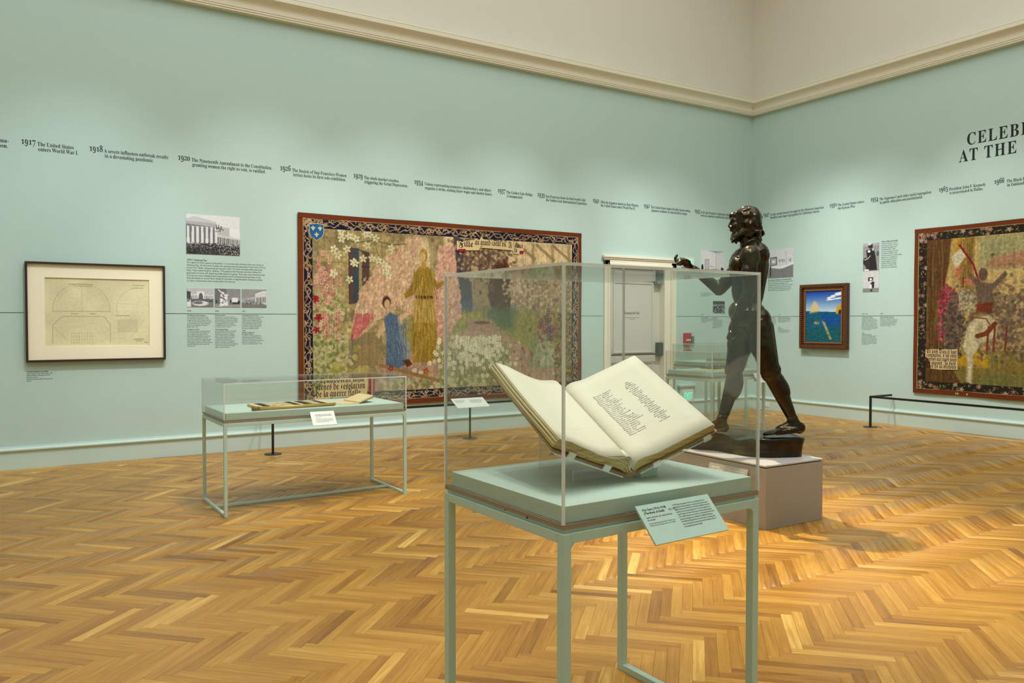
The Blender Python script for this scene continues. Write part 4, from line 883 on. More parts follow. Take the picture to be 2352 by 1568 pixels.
# ================================================================== PHOTOGRAPHS ON THE WALLS
def photo(name, cv, a, z, w, h, wall, label):
    t = thing(name, (a, 0, z) if wall == 'L' else (0, a, z), label, 'photograph', 0, 'photographs mounted on the walls')
    if wall == 'L':
        box_ob('panel', (0, -0.004, -h), (w, 0, 0), M['label_white'], t)
        picture('print', cv, (0, -0.0045, 0), *LW, w, h, M['print'], t)
    else:
        box_ob('panel', (-0.004, -w, -h), (0, 0, 0), M['label_white'], t)
        picture('print', cv, (-0.0045, 0, 0), *RW, w, h, M['print'], t)
    return t
g_ = lambda v: (v, v, v * 1.01)
pr = random.Random(5)
# colonnade and crowd
cv = Canvas(150, 115, g_(226))
cv.poly([(0, .12), (.15, .04), (.55, .16), (.55, .35), (0, .33)], g_(200)); cv.poly([(0, .17), (.55, .20), (.55, .33), (0, .26)], g_(176))
cv.poly([(.0, .24), (.55, .30), (.55, .34), (.0, .28)], g_(120)); cv.poly([(.0, .28), (.62, .36), (.62, .72), (.0, .76)], g_(118))
cv.poly([(.55, .27), (.80, .30), (.82, .52), (.55, .50)], g_(190)); cv.poly([(.55, .48), (1, .56), (1, .62), (.55, .54)], g_(205)); cv.poly([(.58, .54), (1, .60), (1, .84), (.58, .74)], g_(96))
cv.poly([(.8, .30), (1, .33), (1, .56), (.8, .5)], g_(232))
for i in range(7): cv.poly([(.02 + i * .085, .29), (.06 + i * .085, .30), (.065 + i * .085, .74), (.015 + i * .085, .74)], g_(222))
for i in range(11): cv.poly([(.60 + i * .037, .55), (.615 + i * .037, .555), (.615 + i * .037, .80), (.60 + i * .037, .79)], g_(214))
for i in range(40): cv.dab(.60 + pr.gauss(0, .035), .33 + pr.gauss(0, .05), .012, .018, g_(pr.choice((70, 100, 190))))
cv.poly([(0, .74), (.5, .71), (1, .78), (1, 1), (0, 1)], g_(52))
for i in range(1100):
    y = pr.uniform(.70, 1); x = pr.random()
    cv.dab(x, y, .008, .010, g_(pr.choice((24, 36, 60, 110, 180, 210) if y < .84 or x > .6 else (26, 34, 48, 60, 130))), alpha=.9)
cv.noise(.025, (60, 46), 3)
photo('wall_photograph', cv, -9.614, 2.818, 0.609, 0.462, 'L', 'largest grey photo, of a crowd before a white colonnade')
# court with arch
cv = Canvas(84, 62, g_(186)); cv.poly([(0, .3), (1, .34), (1, .6), (0, .6)], g_(210)); cv.poly([(.38, .18), (.66, .18), (.66, .58), (.38, .58)], g_(226)); cv.dab(.52, .42, .08, .18, g_(90)); cv.poly([(.44, .42), (.60, .42), (.60, .6), (.44, .6)], g_(90))
for i in range(14): cv.poly([(.02 + i * .07, .40), (.045 + i * .07, .40), (.045 + i * .07, .58), (.02 + i * .07, .58)], g_(120))
cv.poly([(0, .58), (1, .58), (1, 1), (0, 1)], g_(120)); cv.dab(.5, .8, .34, .16, g_(215)); cv.dab(.42, .78, .2, .08, g_(110)); cv.poly([(0, .6), (.16, .62), (.16, 1), (0, 1)], g_(220)); cv.poly([(.0, .16), (.14, .2), (.14, .56), (0, .56)], g_(70))
for i in range(160): cv.dab(pr.random(), pr.uniform(.56, .72), .012, .02, g_(pr.choice((30, 50, 90))))
cv.noise(.07, (40, 30), 4)
photo('wall_photograph', cv, -9.612, 1.957, 0.296, 0.221, 'L', 'small grey photo of a courtyard with an arch, first of three below the paragraph')
# pale statue group
cv = Canvas(84, 62, g_(112)); cv.poly([(.45, 0), (1, 0), (1, .8), (.45, .8)], g_(140)); cv.poly([(0, .84), (1, .84), (1, 1), (0, 1)], g_(150))
cv.poly([(.22, .3), (.48, .3), (.52, .9), (.18, .96)], g_(222), .05); cv.dab(.33, .24, .05, .07, g_(225)); cv.poly([(.30, .3), (.12, .08), (.14, .03), (.36, .26)], g_(220), .02)
for i in range(26): cv.dab(.34 + pr.gauss(0, .07), .6 + pr.gauss(0, .14), .03, .05, g_(pr.choice((90, 150, 235))), pr.random() * 3)
cv.poly([(.66, .48), (.9, .48), (.92, .72), (.66, .72)], g_(225), .03); cv.poly([(.68, .72), (.9, .72), (.9, .82), (.68, .82)], g_(60)); cv.dab(.62, .7, .025, .12, g_(40)); cv.dab(.07, .7, .025, .1, g_(40)); cv.dab(.93, .72, .05, .1, g_(50)); cv.noise(.08, (40, 30), 6)
photo('wall_photograph', cv, -9.300, 1.957, 0.296, 0.222, 'L', 'small grey photo of a pale stone figure, middle of three below the paragraph')
# street front
cv = Canvas(82, 60, g_(148)); cv.poly([(.54, .28), (.86, .14), (1, .14), (1, .84), (.54, .70)], g_(206)); cv.poly([(.54, .26), (.86, .10), (1, .10), (1, .17), (.86, .17), (.54, .33)], g_(225)); cv.poly([(.0, .56), (.54, .40), (.54, .72), (0, .72)], g_(176))
for i in range(9): cv.poly([(.58 + i * .045, .46 - i * .006), (.605 + i * .045, .455 - i * .006), (.605 + i * .045, .74), (.58 + i * .045, .73)], g_(84))
for i in range(11): cv.poly([(.08 + i * .04, .56), (.10 + i * .04, .56), (.10 + i * .04, .7), (.08 + i * .04, .7)], g_(96))
cv.poly([(0, .72), (.54, .70), (1, .86), (1, 1), (0, 1)], g_(120)); 
for i in range(60): cv.dab(pr.uniform(.05, .9), .72 + pr.random() * .08, .014, .03, g_(pr.choice((60, 90, 205))))
cv.noise(.06, (40, 30), 8)
photo('wall_photograph', cv, -8.988, 1.957, 0.296, 0.222, 'L', 'small grey photo of a street front, last of three below the paragraph')
# gallery corner
cv = Canvas(96, 70, g_(214)); cv.poly([(.60, 0), (1, .0), (1, .8), (.60, .72)], g_(204)); cv.poly([(.3, 0), (1, 0), (.62, .10)], g_(150), .06); cv.seg(.61, .08, .61, .72, .008, g_(150)); cv.poly([(.16, .36), (.33, .36), (.33, .78), (.16, .78)], g_(150)); cv.poly([(.175, .39), (.315, .39), (.315, .75), (.175, .75)], g_(186)); cv.poly([(0, .78), (.6, .72), (1, .8), (1, 1), (0, 1)], g_(120)); cv.poly([(.32, .74), (.78, .74), (.78, .94), (.32, .94)], g_(160))
cv.dab(.06, .72, .05, .18, g_(30)); cv.poly([(0, .92), (.25, .92), (.25, .98), (0, .98)], g_(30)); cv.dab(.87, .72, .06, .07, g_(40)); cv.poly([(.90, .72), (.93, .72), (.93, 1), (.90, 1)], g_(40))
for x in (.40, .45, .5): cv.dab(x, .64, .014, .03, g_(110))
cv.noise(.04, (40, 30), 9)
photo('wall_photograph', cv, -1.274, 2.802, 0.589, 0.43, 'L', 'grey photo of an empty gallery corner, beyond the bronze hand')
# night scene
cv = Canvas(48, 48, g_(62)); cv.poly([(0, .3), (1, .3), (1, .36), (0, .36)], g_(150))
for i in range(120): cv.dab(pr.random(), pr.uniform(.36, 1), .03, .04, g_(pr.choice((40, 60, 90, 190, 210))), pr.random() * 3)
cv.noise(.1, (24, 24), 10)
photo('wall_photograph', cv, -0.983, 1.929, 0.294, 0.211, 'L', 'smallest dark grey photo, above the rule left of the statue')
# bright gallery with floor
cv = Canvas(90, 82, g_(210)); cv.poly([(0, .62), (.5, .70), (1, .55), (1, 1), (0, 1)], g_(126)); cv.poly([(0, .58), (.6, .60), (1, .48), (1, .56), (.6, .68), (0, .64)], g_(226)); cv.poly([(.10, .28), (.38, .27), (.38, .56), (.10, .58)], g_(96)); cv.poly([(.13, .32), (.35, .31), (.35, .53), (.13, .54)], g_(170)); cv.dab(.24, .43, .08, .05, g_(225)); cv.dab(.12, .62, .03, .05, g_(30)); cv.poly([(.1, .64), (.14, .64), (.14, .95), (.1, .95)], g_(50)); cv.poly([(.7, .1), (.74, .1), (.74, .55), (.7, .55)], g_(190))
for x in (.46, .52, .58, .64, .82, .88): cv.poly([(x, .36), (x + .03, .36), (x + .03, .46), (x, .46)], g_(120))
cv.noise(.05, (40, 30), 12)
photo('wall_photograph', cv, -0.366, 2.835, 0.545, 0.50, 'R', 'bright grey gallery photo partly hidden by the statue back')
# tall pair: dark figures above, small seated figure below
cv = Canvas(54, 88, g_(150)); cv.poly([(0, 0), (1, 0), (1, .1), (0, .1)], g_(175)); cv.dab(.47, .12, .16, .10, g_(50)); cv.dab(.42, .04, .12, .05, g_(220)); cv.poly([(.2, .26), (.66, .2), (.78, .5), (.88, .98), (.4, .98), (.28, .6)], g_(40), .03); cv.dab(.16, .66, .16, .16, g_(44)); cv.poly([(.06, .6), (.4, .55), (.46, .98), (.24, .98)], g_(50), .03); cv.dab(.38, .3, .1, .05, g_(230)); cv.dab(.62, .24, .06, .05, g_(220)); cv.dab(.24, .97, .18, .04, g_(225)); cv.stroke([(.1, .6), (.3, .56), (.46, .46)], .012, g_(215)); cv.dab(.9, .4, .09, .1, g_(90)); cv.noise(.12, (26, 40), 14)
photo('wall_photograph', cv, -2.229, 2.790, 0.275, 0.43, 'R', 'tall grey photo of two dark figures, upper of a stacked pair')
cv = Canvas(54, 66, g_(206)); cv.poly([(0, .82), (1, .82), (1, 1), (0, 1)], g_(140)); cv.poly([(.34, .3), (.64, .3), (.64, .48), (.34, .48)], g_(60)); cv.dab(.5, .40, .09, .06, g_(235)); cv.poly([(.42, .48), (.62, .46), (.64, .82), (.44, .82)], g_(228), .03); cv.poly([(.55, .5), (.72, .52), (.70, .82), (.58, .82)], g_(40), .03); cv.dab(.52, .6, .06, .05, g_(60)); cv.dab(.54, .92, .08, .06, g_(50)); cv.noise(.06, (20, 26), 15)
photo('wall_photograph', cv, -2.229, 2.355, 0.275, 0.325, 'R', 'pale grey photo of a small seated figure, lower of a stacked pair')

# ================================================================== FRAMED DRAWING
t = thing('framed_drawing', (-10.54, 0, 1.13), 'cream-matted architectural drawing in a thin dark brown frame', 'framed drawing')
W2, H2 = 0.686, 1.07
fm = 0.022
for nm, a, b in (('frame_rail', (-W2, -0.060, 0), (W2, 0, fm)), ('frame_rail', (-W2, -0.060, H2 - fm), (W2, 0, H2)), ('frame_stile', (-W2, -0.060, fm), (-W2 + fm, 0, H2 - fm)), ('frame_stile', (W2 - fm, -0.060, fm), (W2, 0, H2 - fm))):
    box_ob(nm, a, b, M['darkwood'], t, 0.002)
mx0, mx1, mz0, mz1 = -0.506, 0.520, 0.161, 0.905
mt = MB()
for a, b in (((-W2 + fm, -0.030, fm), (mx0, -0.018, H2 - fm)), ((mx1, -0.030, fm), (W2 - fm, -0.018, H2 - fm)), ((mx0, -0.030, fm), (mx1, -0.018, mz0)), ((mx0, -0.030, mz1), (mx1, -0.018, H2 - fm))):
    mt.box(a, b)
mt.build('mat_board', M['mat_board'], t)
cv = Canvas(300, 218, (222, 214, 174))
cv.noise(.05, (7, 5), 21); cv.noise(.025, (90, 60), 22)
gl = (158, 154, 124)
def arc(cx, cyy, rx, ry, a0, a1, n=24): return [(cx + rx * math.cos(R_(a0 + (a1 - a0) * i / n)), cyy - ry * math.sin(R_(a0 + (a1 - a0) * i / n))) for i in range(n + 1)]
cv.stroke(arc(.34, .48, .27, .40, 0, 180), .003, gl, .7); cv.stroke(arc(.34, .48, .24, .36, 20, 160), .002, gl, .4); cv.stroke([(.07, .485), (.61, .485)], .004, gl, .9); cv.stroke([(.34, .1), (.34, .52)], .002, gl, .6)
cv.stroke(arc(.86, .48, .19, .34, 90, 180), .003, gl, .5); cv.stroke([(.67, .37), (.92, .37)], .002, gl, .5)
cv.stroke([(.07, .95), (.07, .68), (.16, .56), (.55, .56), (.61, .68), (.61, .95)], .004, gl, .8); cv.stroke([(.09, .72), (.2, .9)], .003, gl, .5)
for i in range(9): cv.stroke([(.24 + i * .025, .80), (.24 + i * .025, .95)], .0018, gl, .6)
for i in range(4): cv.stroke([(.24, .80 + i * .05), (.45, .80 + i * .05)], .0018, gl, .6)
cv.poly([(.68, .60), (.88, .60), (.88, .80), (.68, .80)], gl, 0, .25); cv.stroke([(.82, .86), (.95, .60)], .002, gl, .6)
for i in range(60): 
    x = pr.uniform(.06, .9); y = pr.uniform(.06, .95); cv.seg(x, y, x + pr.uniform(.02, .1), y, .0016, gl, .35)
for (x0, x1, y) in ((.22, .45, .09), (.26, .44, .115), (.83, .95, .09), (.82, .94, .13), (.66, .80, .545), (.24, .30, .52), (.42, .47, .52)): cv.seg(x0, y, x1, y, .004, (120, 112, 84), .7)
for (x0, x1, y) in ((.84, .94, .90), (.86, .92, .925), (.95, .98, .95)): cv.seg(x0, y, x1, y, .0035, (80, 66, 44), .8)
picture('drawing_sheet', cv, (mx0, -0.019, mz1), *LW, mx1 - mx0, mz1 - mz0, M['print'], t)

# ================================================================== SMALL PAINTING
t = thing('framed_painting', (0, -1.55, 1.118), 'small blue seascape painting in a wide carved brown frame', 'painting')
HW, HH = 0.45, 1.068
def frame_ring(name, y0, z0, y1, z1, wd, out0, out1, mat, parent, bev=0.004):
    f = MB()
    f.box((-out1, y0, z0), (-out0, y1, z0 + wd)).box((-out1, y0, z1 - wd), (-out0, y1, z1)).box((-out1, y0, z0 + wd), (-out0, y0 + wd, z1 - wd)).box((-out1, y1 - wd, z0 + wd), (-out0, y1, z1 - wd))
    return f.build(name, mat, parent, bev)
M['carved'] = plain('carved_brown_frame', rgb(84, 48, 22), 0.4, var=0.35, scale=60, bump=0.9, bscale=90)
M['carved_gilt'] = plain('worn_gilt_edge', rgb(150, 96, 48), 0.35, metal=0.3, var=0.3, scale=80)
frame_ring('frame', -HW, 0, HW, HH, 0.115, 0.0, 0.055, M['carved'], t, 0.008)
frame_ring('outer_moulding', -HW, 0, HW, HH, 0.034, 0.055, 0.085, M['carved'], t, 0.01)
frame_ring('inner_moulding', -HW + 0.088, 0.088, HW - 0.088, HH - 0.088, 0.024, 0.055, 0.068, M['carved_gilt'], t, 0.006)
bd = MB()
def bead(y, z):
    bd.cyl((-0.078, y, z), (-0.094, y, z), 0.012, 0.006, 6)
for i in range(30):
    z = 0.03 + (HH - 0.06) * i / 29
    for y in (-HW + 0.04, HW - 0.04): bead(y, z)
for i in range(24):
    y = -HW + 0.06 + (2 * HW - 0.12) * i / 23
    for z in (0.04, HH - 0.04): bead(y, z)
o = bd.build('carved_beading', M['carved_gilt'], t); o['kind'] = 'stuff'
cv = Canvas(110, 138, (30, 110, 200))
cv.a[:] = (np.array((10, 60, 165)) * (1 - np.clip(cv.Y / .42, 0, 1))[..., None] + np.array((196, 222, 226)) * np.clip(cv.Y / .42, 0, 1)[..., None])
cv.poly([(0, .39), (1, .42), (1, 1), (0, 1)], (16, 84, 118)); cv.poly([(.4, .46), (1, .46), (1, .72), (.5, .72)], (14, 78, 150), .1)
cv.poly([(0, .72), (1, .70), (1, 1), (0, 1)], (20, 92, 98), .15)
for (x, y, rx, ry) in ((.66, .15, .08, .03), (.76, .12, .09, .035), (.88, .08, .1, .04), (.96, .07, .08, .04), (.7, .18, .16, .016), (.9, .16, .16, .018)): cv.dab(x, y, rx, ry, (240, 240, 236), -.1, .95, .4)
cv.poly([(.86, .30), (1, .28), (1, .47), (.84, .45)], (206, 156, 40), .02); cv.poly([(.92, .38), (1, .37), (1, .47), (.9, .46)], (50, 40, 20), .02)
# pale headland and reflections, brushy water
cv.poly([(.14, .34), (.24, .20), (.32, .24), (.40, .40), (.12, .44)], (214, 190, 140), .05); cv.poly([(.13, .46), (.36, .44), (.5, .62), (.16, .7)], (24, 92, 120), .08); cv.poly([(.46, .58), (.54, .60), (.74, .94), (.69, .95)], (200, 166, 104), .03); cv.dab(.32, .62, .09, .04, (178, 140, 90))
for i in range(140): cv.dab(pr.random(), pr.uniform(.44, 1), .05, .01, pr.choice(((12, 60, 110), (24, 110, 130), (40, 130, 150), (10, 50, 80))), pr.gauss(0, .2), .45)
picture('canvas', cv, (-0.052, HW - 0.108, HH - 0.108), *RW, 2 * HW - 0.216, HH - 0.216, M['oil'], t)
# ================================================================== TAPESTRIES
def flower(cv, x, y, r, col, core=(200, 170, 90), n=5):
    a0 = pr.random() * 6.28
    for k in range(n):
        a = a0 + 6.28 * k / n
        cv.dab(x + math.cos(a) * r * .62 / cv.asp, y + math.sin(a) * r * .62, r * .55 / cv.asp, r * .34, col, a, 1, .3)
    cv.dab(x, y, r * .25 / cv.asp, r * .25, core)
def border_scrolls(cv, bw, bh, navy, golds, seed, step, kind):
    q = random.Random(seed)
    inner = (cv.X > bw) & (cv.X < 1 - bw) & (cv.Y > bh) & (cv.Y < 1 - bh)
    keep = cv.a.copy()
    cv.mix((~inner).astype(float), navy)
    A = cv.asp
    runs = [((bw * .5, 0), (1 - bw * .5, 0), 'h', bh * .5), ((bw * .5, 0), (1 - bw * .5, 0), 'h', 1 - bh * .5),
            ((0, bh * .5), (0, 1 - bh * .5), 'v', bw * .5), ((0, bh * .5), (0, 1 - bh * .5), 'v', 1 - bw * .5)]
    for p0, p1, ori, c in runs:
        L = (A if ori == 'h' else 1.0)
        n = int(L / step)
        for ph in ((0, 1) if kind == 'scroll' else ()):
            prev = None
            for i in range(n * 6 + 1):
                s = i / (n * 6)
                amp = (bh if ori == 'h' else bw * A) * .33
                off = (math.sin(s * n * 2.1 + ph * 2.2 + math.sin(s * n * .7) * 1.1) + .35 * math.sin(s * n * 5.3 + ph)) * amp * .85
                x, y = (s, c + off) if ori == 'h' else (c + off / A, s)
                if prev: cv.seg(prev[0], prev[1], x, y, .0023, q.choice(golds), .9)
                prev = (x, y)
        for i in range(int(n * 1.6) if kind == 'scroll' else 0):          # curling tendrils
            s = q.random(); half = (bh if ori == 'h' else bw * A) * .30
            o0 = q.uniform(-half, half); r0 = q.uniform(.012, .022); a0 = q.random() * 6.28; prev = None
            for k in range(9):
                a = a0 + k * .55; rr = r0 * (1 - k / 11)
                dx, dy = math.cos(a) * rr, math.sin(a) * rr
                x, y = (s + dx / A, c + o0 + dy) if ori == 'h' else (c + (o0 + dx) / A, s + dy)
                if prev: cv.seg(prev[0], prev[1], x, y, .0021, golds[i % len(golds)], .9)
                prev = (x, y)
        for i in range(int(n * (2.4 if kind == 'scroll' else 5.0))):
            s = q.random(); half = (bh if ori == 'h' else bw * A) * .42
            off = q.uniform(-half, half)
            x, y = (s, c + off) if ori == 'h' else (c + off / A, s)
            r = q.uniform(.006, .012) if kind == 'scroll' else q.uniform(.007, .012)
            cv.dab(x, y, r / A, r * .38, q.choice(golds), q.random() * 3.14, .95, .35)
            if kind != 'scroll' and q.random() < .16: flower(cv, x, y, .014, q.choice(((176, 130, 112), (186, 166, 140), (150, 100, 92))))
    cv.a = np.where(inner[..., None], keep, cv.a)

def tapestry(name, cv, loc, wall, W, H, label, edge=0.065):
    t = thing(name, loc, label, 'tapestry', 0, 'large tapestries')
    ax = LW if wall == 'L' else RW
    r = np.array(ax[0], float); u = np.array(ax[1], float); n = np.cross(r, u)
    ripple = lambda U, V: 0.006 * np.sin(U * 17 + 1.2) * V + 0.004 * np.sin(V * 9 + U * 5) + 0.004
    P = lambda a, b, d: tuple(r * a + u * b + n * d)
    for nm, a0, b0, a1, b1 in (('edging', 0, 0, W, edge), ('edging', 0, H - edge, W, H), ('edging', 0, edge, edge, H - edge), ('edging', W - edge, edge, W, H - edge)):
        m_ = MB(); k = 24
        top = []; 
        for i in range(k + 1):
            f = i / k
            if a1 - a0 > b1 - b0:
                a = a0 + (a1 - a0) * f
                dd = 0.026 + 0.006 * math.sin(f * 19) ; dz = 0.004 * math.sin(f * 13 + b0)
                top.append((P(a, b0 + dz, dd), P(a, b1 + dz * .5, dd)))
            else:
                b = b0 + (b1 - b0) * f
                dd = 0.026 + 0.004 * math.sin(f * 11)
                top.append((P(a0, b, dd), P(a1, b, dd)))
        vs = []; fs = []
        for (pa, pb) in top:
            vs += [pa, pb, tuple(np.array(pa) - n * 0.008), tuple(np.array(pb) - n * 0.008)]
        for i in range(k):
            o_ = i * 4
            fs += [(o_, o_ + 1, o_ + 5, o_ + 4), (o_ + 2, o_ + 6, o_ + 7, o_ + 3), (o_, o_ + 4, o_ + 6, o_ + 2), (o_ + 1, o_ + 3, o_ + 7, o_ + 5)]
        fs += [(0, 2, 3, 1), (k * 4, k * 4 + 1, k * 4 + 3, k * 4 + 2)]
        m_.add(vs, fs); m_.build(nm, M['brown_cloth'], t)
    # backing cloth gives the hanging its depth
    bk = MB(); c8 = [P(a, b, d) for d in (0.004, 0.016) for a, b in ((edge * .6, edge * .6), (W - edge * .6, edge * .6), (W - edge * .6, H - edge * .6), (edge * .6, H - edge * .6))]
    bk.add(c8, [(0, 1, 2, 3), (4, 7, 6, 5), (0, 4, 5, 1), (1, 5, 6, 2), (2, 6, 7, 3), (3, 7, 4, 0)]); bk.build('lining', M['brown_cloth'], t)
    picture('woven_field', cv, P(edge - 0.004, H - edge + 0.004, 0.024), r, u, W - 2 * edge + 0.008, H - 2 * edge + 0.008, M['tap'], t, ripple)
    return t, P

# ---- garden tapestry on the left wall
cv = Canvas(900, 490, (160, 142, 94))
pr = random.Random(21)
LD = [(120, 108, 66), (146, 130, 84), (176, 158, 106), (104, 96, 60)]
# stone wall with courses
for j in range(14):
    y0 = .04 + j * .065
    x = -.05 + (j % 2) * .05
    while x < .50:
        w = pr.uniform(.06, .1); k = pr.uniform(.86, 1.1)
        cv.poly([(x, y0 - x * .02), (x + w, y0 - .005 - x * .02), (x + w, y0 + .06), (x, y0 + .062)], (164 * k, 144 * k, 96 * k)); cv.seg(x, y0 + .062, x + w, y0 + .06, .0014, (112, 96, 60), .6); x += w + .003
cv.noise(.12, (60, 24), 31); cv.noise(.08, (240, 120), 32)
# cream sky, far timbers, brushwood at the right
cv.poly([(.46, 0), (1, 0), (1, .30), (.46, .34)], (214, 188, 140), .03)
cv.poly([(.56, .28), (1, .24), (1, .62), (.56, .56)], (150, 128, 92), .05)
for (x, w) in ((.80, .012), (.88, .012), (.95, .014)): cv.poly([(x, .06), (x + w, .06), (x + w, .30), (x, .30)], (168, 142, 96), .01); cv.stroke([(x - .06, .07), (x + w, .16)], .010, (156, 130, 88))
for i in range(1500): cv.dab(pr.uniform(.72, 1), pr.uniform(.2, .56), .0065, .009, pr.choice(((190, 166, 124), (150, 124, 86), (128, 104, 70), (172, 140, 110), (206, 186, 146))), pr.random() * 3, .7)
# dark timber post and purple brush
cv.poly([(.495, .05), (.56, .06), (.565, .46), (.49, .48)], (74, 66, 70), .012); cv.poly([(.50, .44), (.565, .42), (.565, .5), (.51, .5)], (72, 84, 104), .02)
for i in range(1100): cv.dab(.61 + pr.gauss(0, .045), .15 + pr.gauss(0, .07), .007, .010, pr.choice(((96, 72, 62), (120, 88, 74), (140, 112, 80), (84, 62, 58), (190, 170, 120))), pr.random() * 3, .7)
# rounded dark brown hedge and tree stump
for i in range(1100): 
    a = pr.random() * 6.28; rr = math.sqrt(pr.random())
    cv.dab(.675 + rr * .045 * math.cos(a), .36 + rr * .15 * math.sin(a), .007, .013, pr.choice(((86, 54, 32), (104, 66, 40), (70, 44, 28), (120, 80, 52))), pr.random() * 3, .85)
cv.poly([(.655, .20), (.70, .18), (.72, .40), (.64, .44)], (84, 50, 28), .03); cv.stroke([(.66, .42), (.63, .52)], .012, (84, 54, 34)); cv.stroke([(.69, .45), (.71, .54)], .012, (84, 54, 34))
for i in range(360): cv.dab(.745 + pr.gauss(0, .022), .36 + pr.gauss(0, .06), .006, .010, pr.choice(((206, 190, 150), (182, 150, 120), (160, 122, 92), (196, 168, 140))), pr.random() * 3, .8)
# meadow and path
cv.poly([(.33, .55), (.60, .50), (1, .50), (1, 1), (.33, 1)], (150, 140, 66), .04)
for i in range(900): cv.seg(x := pr.uniform(.36, .98), y := pr.uniform(.48, .70), x + pr.gauss(0, .003), y - pr.uniform(.01, .03), .0025, pr.choice(((134, 132, 60), (164, 152, 76), (108, 116, 60), (150, 146, 90))), .7)
cv.poly([(.62, .47), (.74, .46), (.72, .60), (.62, .60)], (78, 96, 70), .06, .8)
cv.poly([(.20, 1), (.24, .78), (.40, .70), (.56, .58), (.66, .60), (.80, .74), (.95, .90), (.95, 1)], (180, 146, 116), .04)
cv.poly([(.54, .54), (.64, .54), (.67, .60), (.56, .62)], (164, 132, 110), .02); cv.dab(.60, .56, .035, .012, (110, 66, 50))
cv.noise(.10, (110, 60), 33)
# bench
cv.poly([(.145, .62), (.245, .61), (.25, .68), (.15, .70)], (140, 122, 84)); cv.poly([(.155, .69), (.235, .68), (.235, .80), (.16, .82)], (150, 128, 84)); cv.dab(.15, .72, .02, .09, (90, 92, 88), 0, .6, .8)
# narrow dark window
cv.poly([(.138, .14), (.206, .17), (.206, .44), (.14, .46)], (92, 66, 58)); cv.poly([(.154, .15), (.172, .15), (.172, .44), (.154, .45)], (62, 76, 84)); cv.poly([(.172, .16), (.182, .17), (.182, .44), (.172, .44)], (160, 144, 96))
for y in (.25, .32, .38): cv.stroke([(.182, y), (.206, y)], .003, (70, 46, 44))
# great sprays of pale pink blossom (two boughs)
def bough(pts, wid, seed, cols, n=900):
    q = random.Random(seed)
    for i in range(n):
        s = q.random() * (len(pts) - 1); k = int(s); f = s - k
        x = pts[k][0] * (1 - f) + pts[k + 1][0] * f; y = pts[k][1] * (1 - f) + pts[k + 1][1] * f; w = wid[k] * (1 - f) + wid[k + 1] * f
        e = q.uniform(-1, 1)
        px, py = x + e * w / cv.asp, y + q.uniform(-.3, .3) * w
        c = q.choice(cols); g = q.uniform(.80, 1.06)
        cv.dab(px, py, q.uniform(.003, .0065), q.uniform(.009, .020), (c[0] * g, c[1] * g, c[2] * g), .45 + q.gauss(0, .35), .75, .5)
        if i % 5 == 0: cv.seg(px, py, px - .006, py + .022, .0012, (c[0] * .72, c[1] * .62, c[2] * .60), .6)
PK = [(232, 196, 150), (226, 186, 146), (236, 206, 164), (224, 172, 142), (216, 178, 130)]
bough([(.37, .08), (.33, .24), (.27, .38), (.21, .50), (.16, .63)], [.05, .15, .16, .09, .02], 41, PK, 3600)
bough([(.19, .52), (.157, .64)], [.05, .014], 43, [(216, 120, 110), (222, 138, 124), (206, 106, 100)], 420)
bough([(.30, .30), (.36, .42), (.37, .50)], [.12, .12, .05], 44, PK, 1200)
bough([(.47, .12), (.47, .30), (.455, .48), (.44, .62), (.38, .76)], [.05, .07, .13, .07, .02], 42, [(228, 182, 146), (222, 166, 140), (232, 196, 158), (214, 150, 132)], 3000)
# soft round light behind the standing figure's head
cv.dab(.392, .16, .045, .10, (214, 196, 140), 0, .55, .5)
# standing figure in a full ochre robe, one arm held out
OC = (158, 126, 40)
cv.poly([(.356, .275), (.374, .235), (.404, .235), (.424, .275), (.420, .42), (.434, .60), (.440, .79), (.350, .79), (.348, .60), (.362, .42)], OC, .010)
cv.dab(.388, .172, .016, .046, (172, 138, 56)); cv.dab(.385, .180, .0105, .030, (204, 170, 110)); cv.poly([(.380, .21), (.396, .21), (.398, .245), (.378, .245)], (178, 144, 66), .006)
cv.poly([(.360, .27), (.340, .36), (.318, .40), (.322, .425), (.352, .40), (.372, .33)], (148, 118, 38), .008); cv.poly([(.415, .27), (.438, .33), (.470, .30), (.474, .318), (.438, .365), (.410, .33)], (148, 118, 38), .008)
cv.dab(.318, .413, .007, .016, (206, 172, 116)); cv.dab(.476, .308, .007, .014, (206, 172, 116))
cv.poly([(.360, .405), (.420, .405), (.420, .42), (.360, .42)], (74, 48, 26)); cv.poly([(.358, .43), (.420, .43), (.428, .56), (.352, .56)], (192, 160, 90), .01, .8)
for i in range(420):
    x = .352 + pr.random() * .08; y = pr.uniform(.25, .74); k = (x - .39) * 26
    c = pr.choice(((112, 88, 28), (190, 156, 66), (132, 104, 36), (206, 174, 92)))
    cv.seg(x, y, x + k * .004 + pr.gauss(0, .002), y + pr.uniform(.03, .07), .0016, c, .6)
# seated figure in a blue dress
BL = (84, 104, 126)
cv.dab(.262, .445, .016, .040, (74, 50, 34)); cv.dab(.264, .455, .011, .030, (206, 170, 128)); cv.poly([(.262, .48), (.278, .48), (.30, .53), (.262, .54)], (206, 170, 128), .01)
cv.poly([(.252, .54), (.272, .50), (.300, .52), (.308, .62), (.338, .70), (.336, .79), (.290, .83), (.258, .80), (.262, .66)], BL, .012)
cv.poly([(.30, .55), (.31, .60), (.34, .68), (.336, .78), (.318, .78)], (168, 166, 150), .02, .8); cv.poly([(.297, .53), (.35, .47), (.355, .49), (.305, .56)], (206, 170, 128), .008); cv.poly([(.252, .55), (.225, .63), (.235, .65), (.258, .60)], (206, 170, 128), .008)
for i in range(240): cv.seg(x := .258 + pr.random() * .07, y := pr.uniform(.53, .76), x + pr.gauss(.004, .004), y + .035, .0016, pr.choice(((64, 82, 108), (120, 138, 152), (96, 116, 138))), .6)
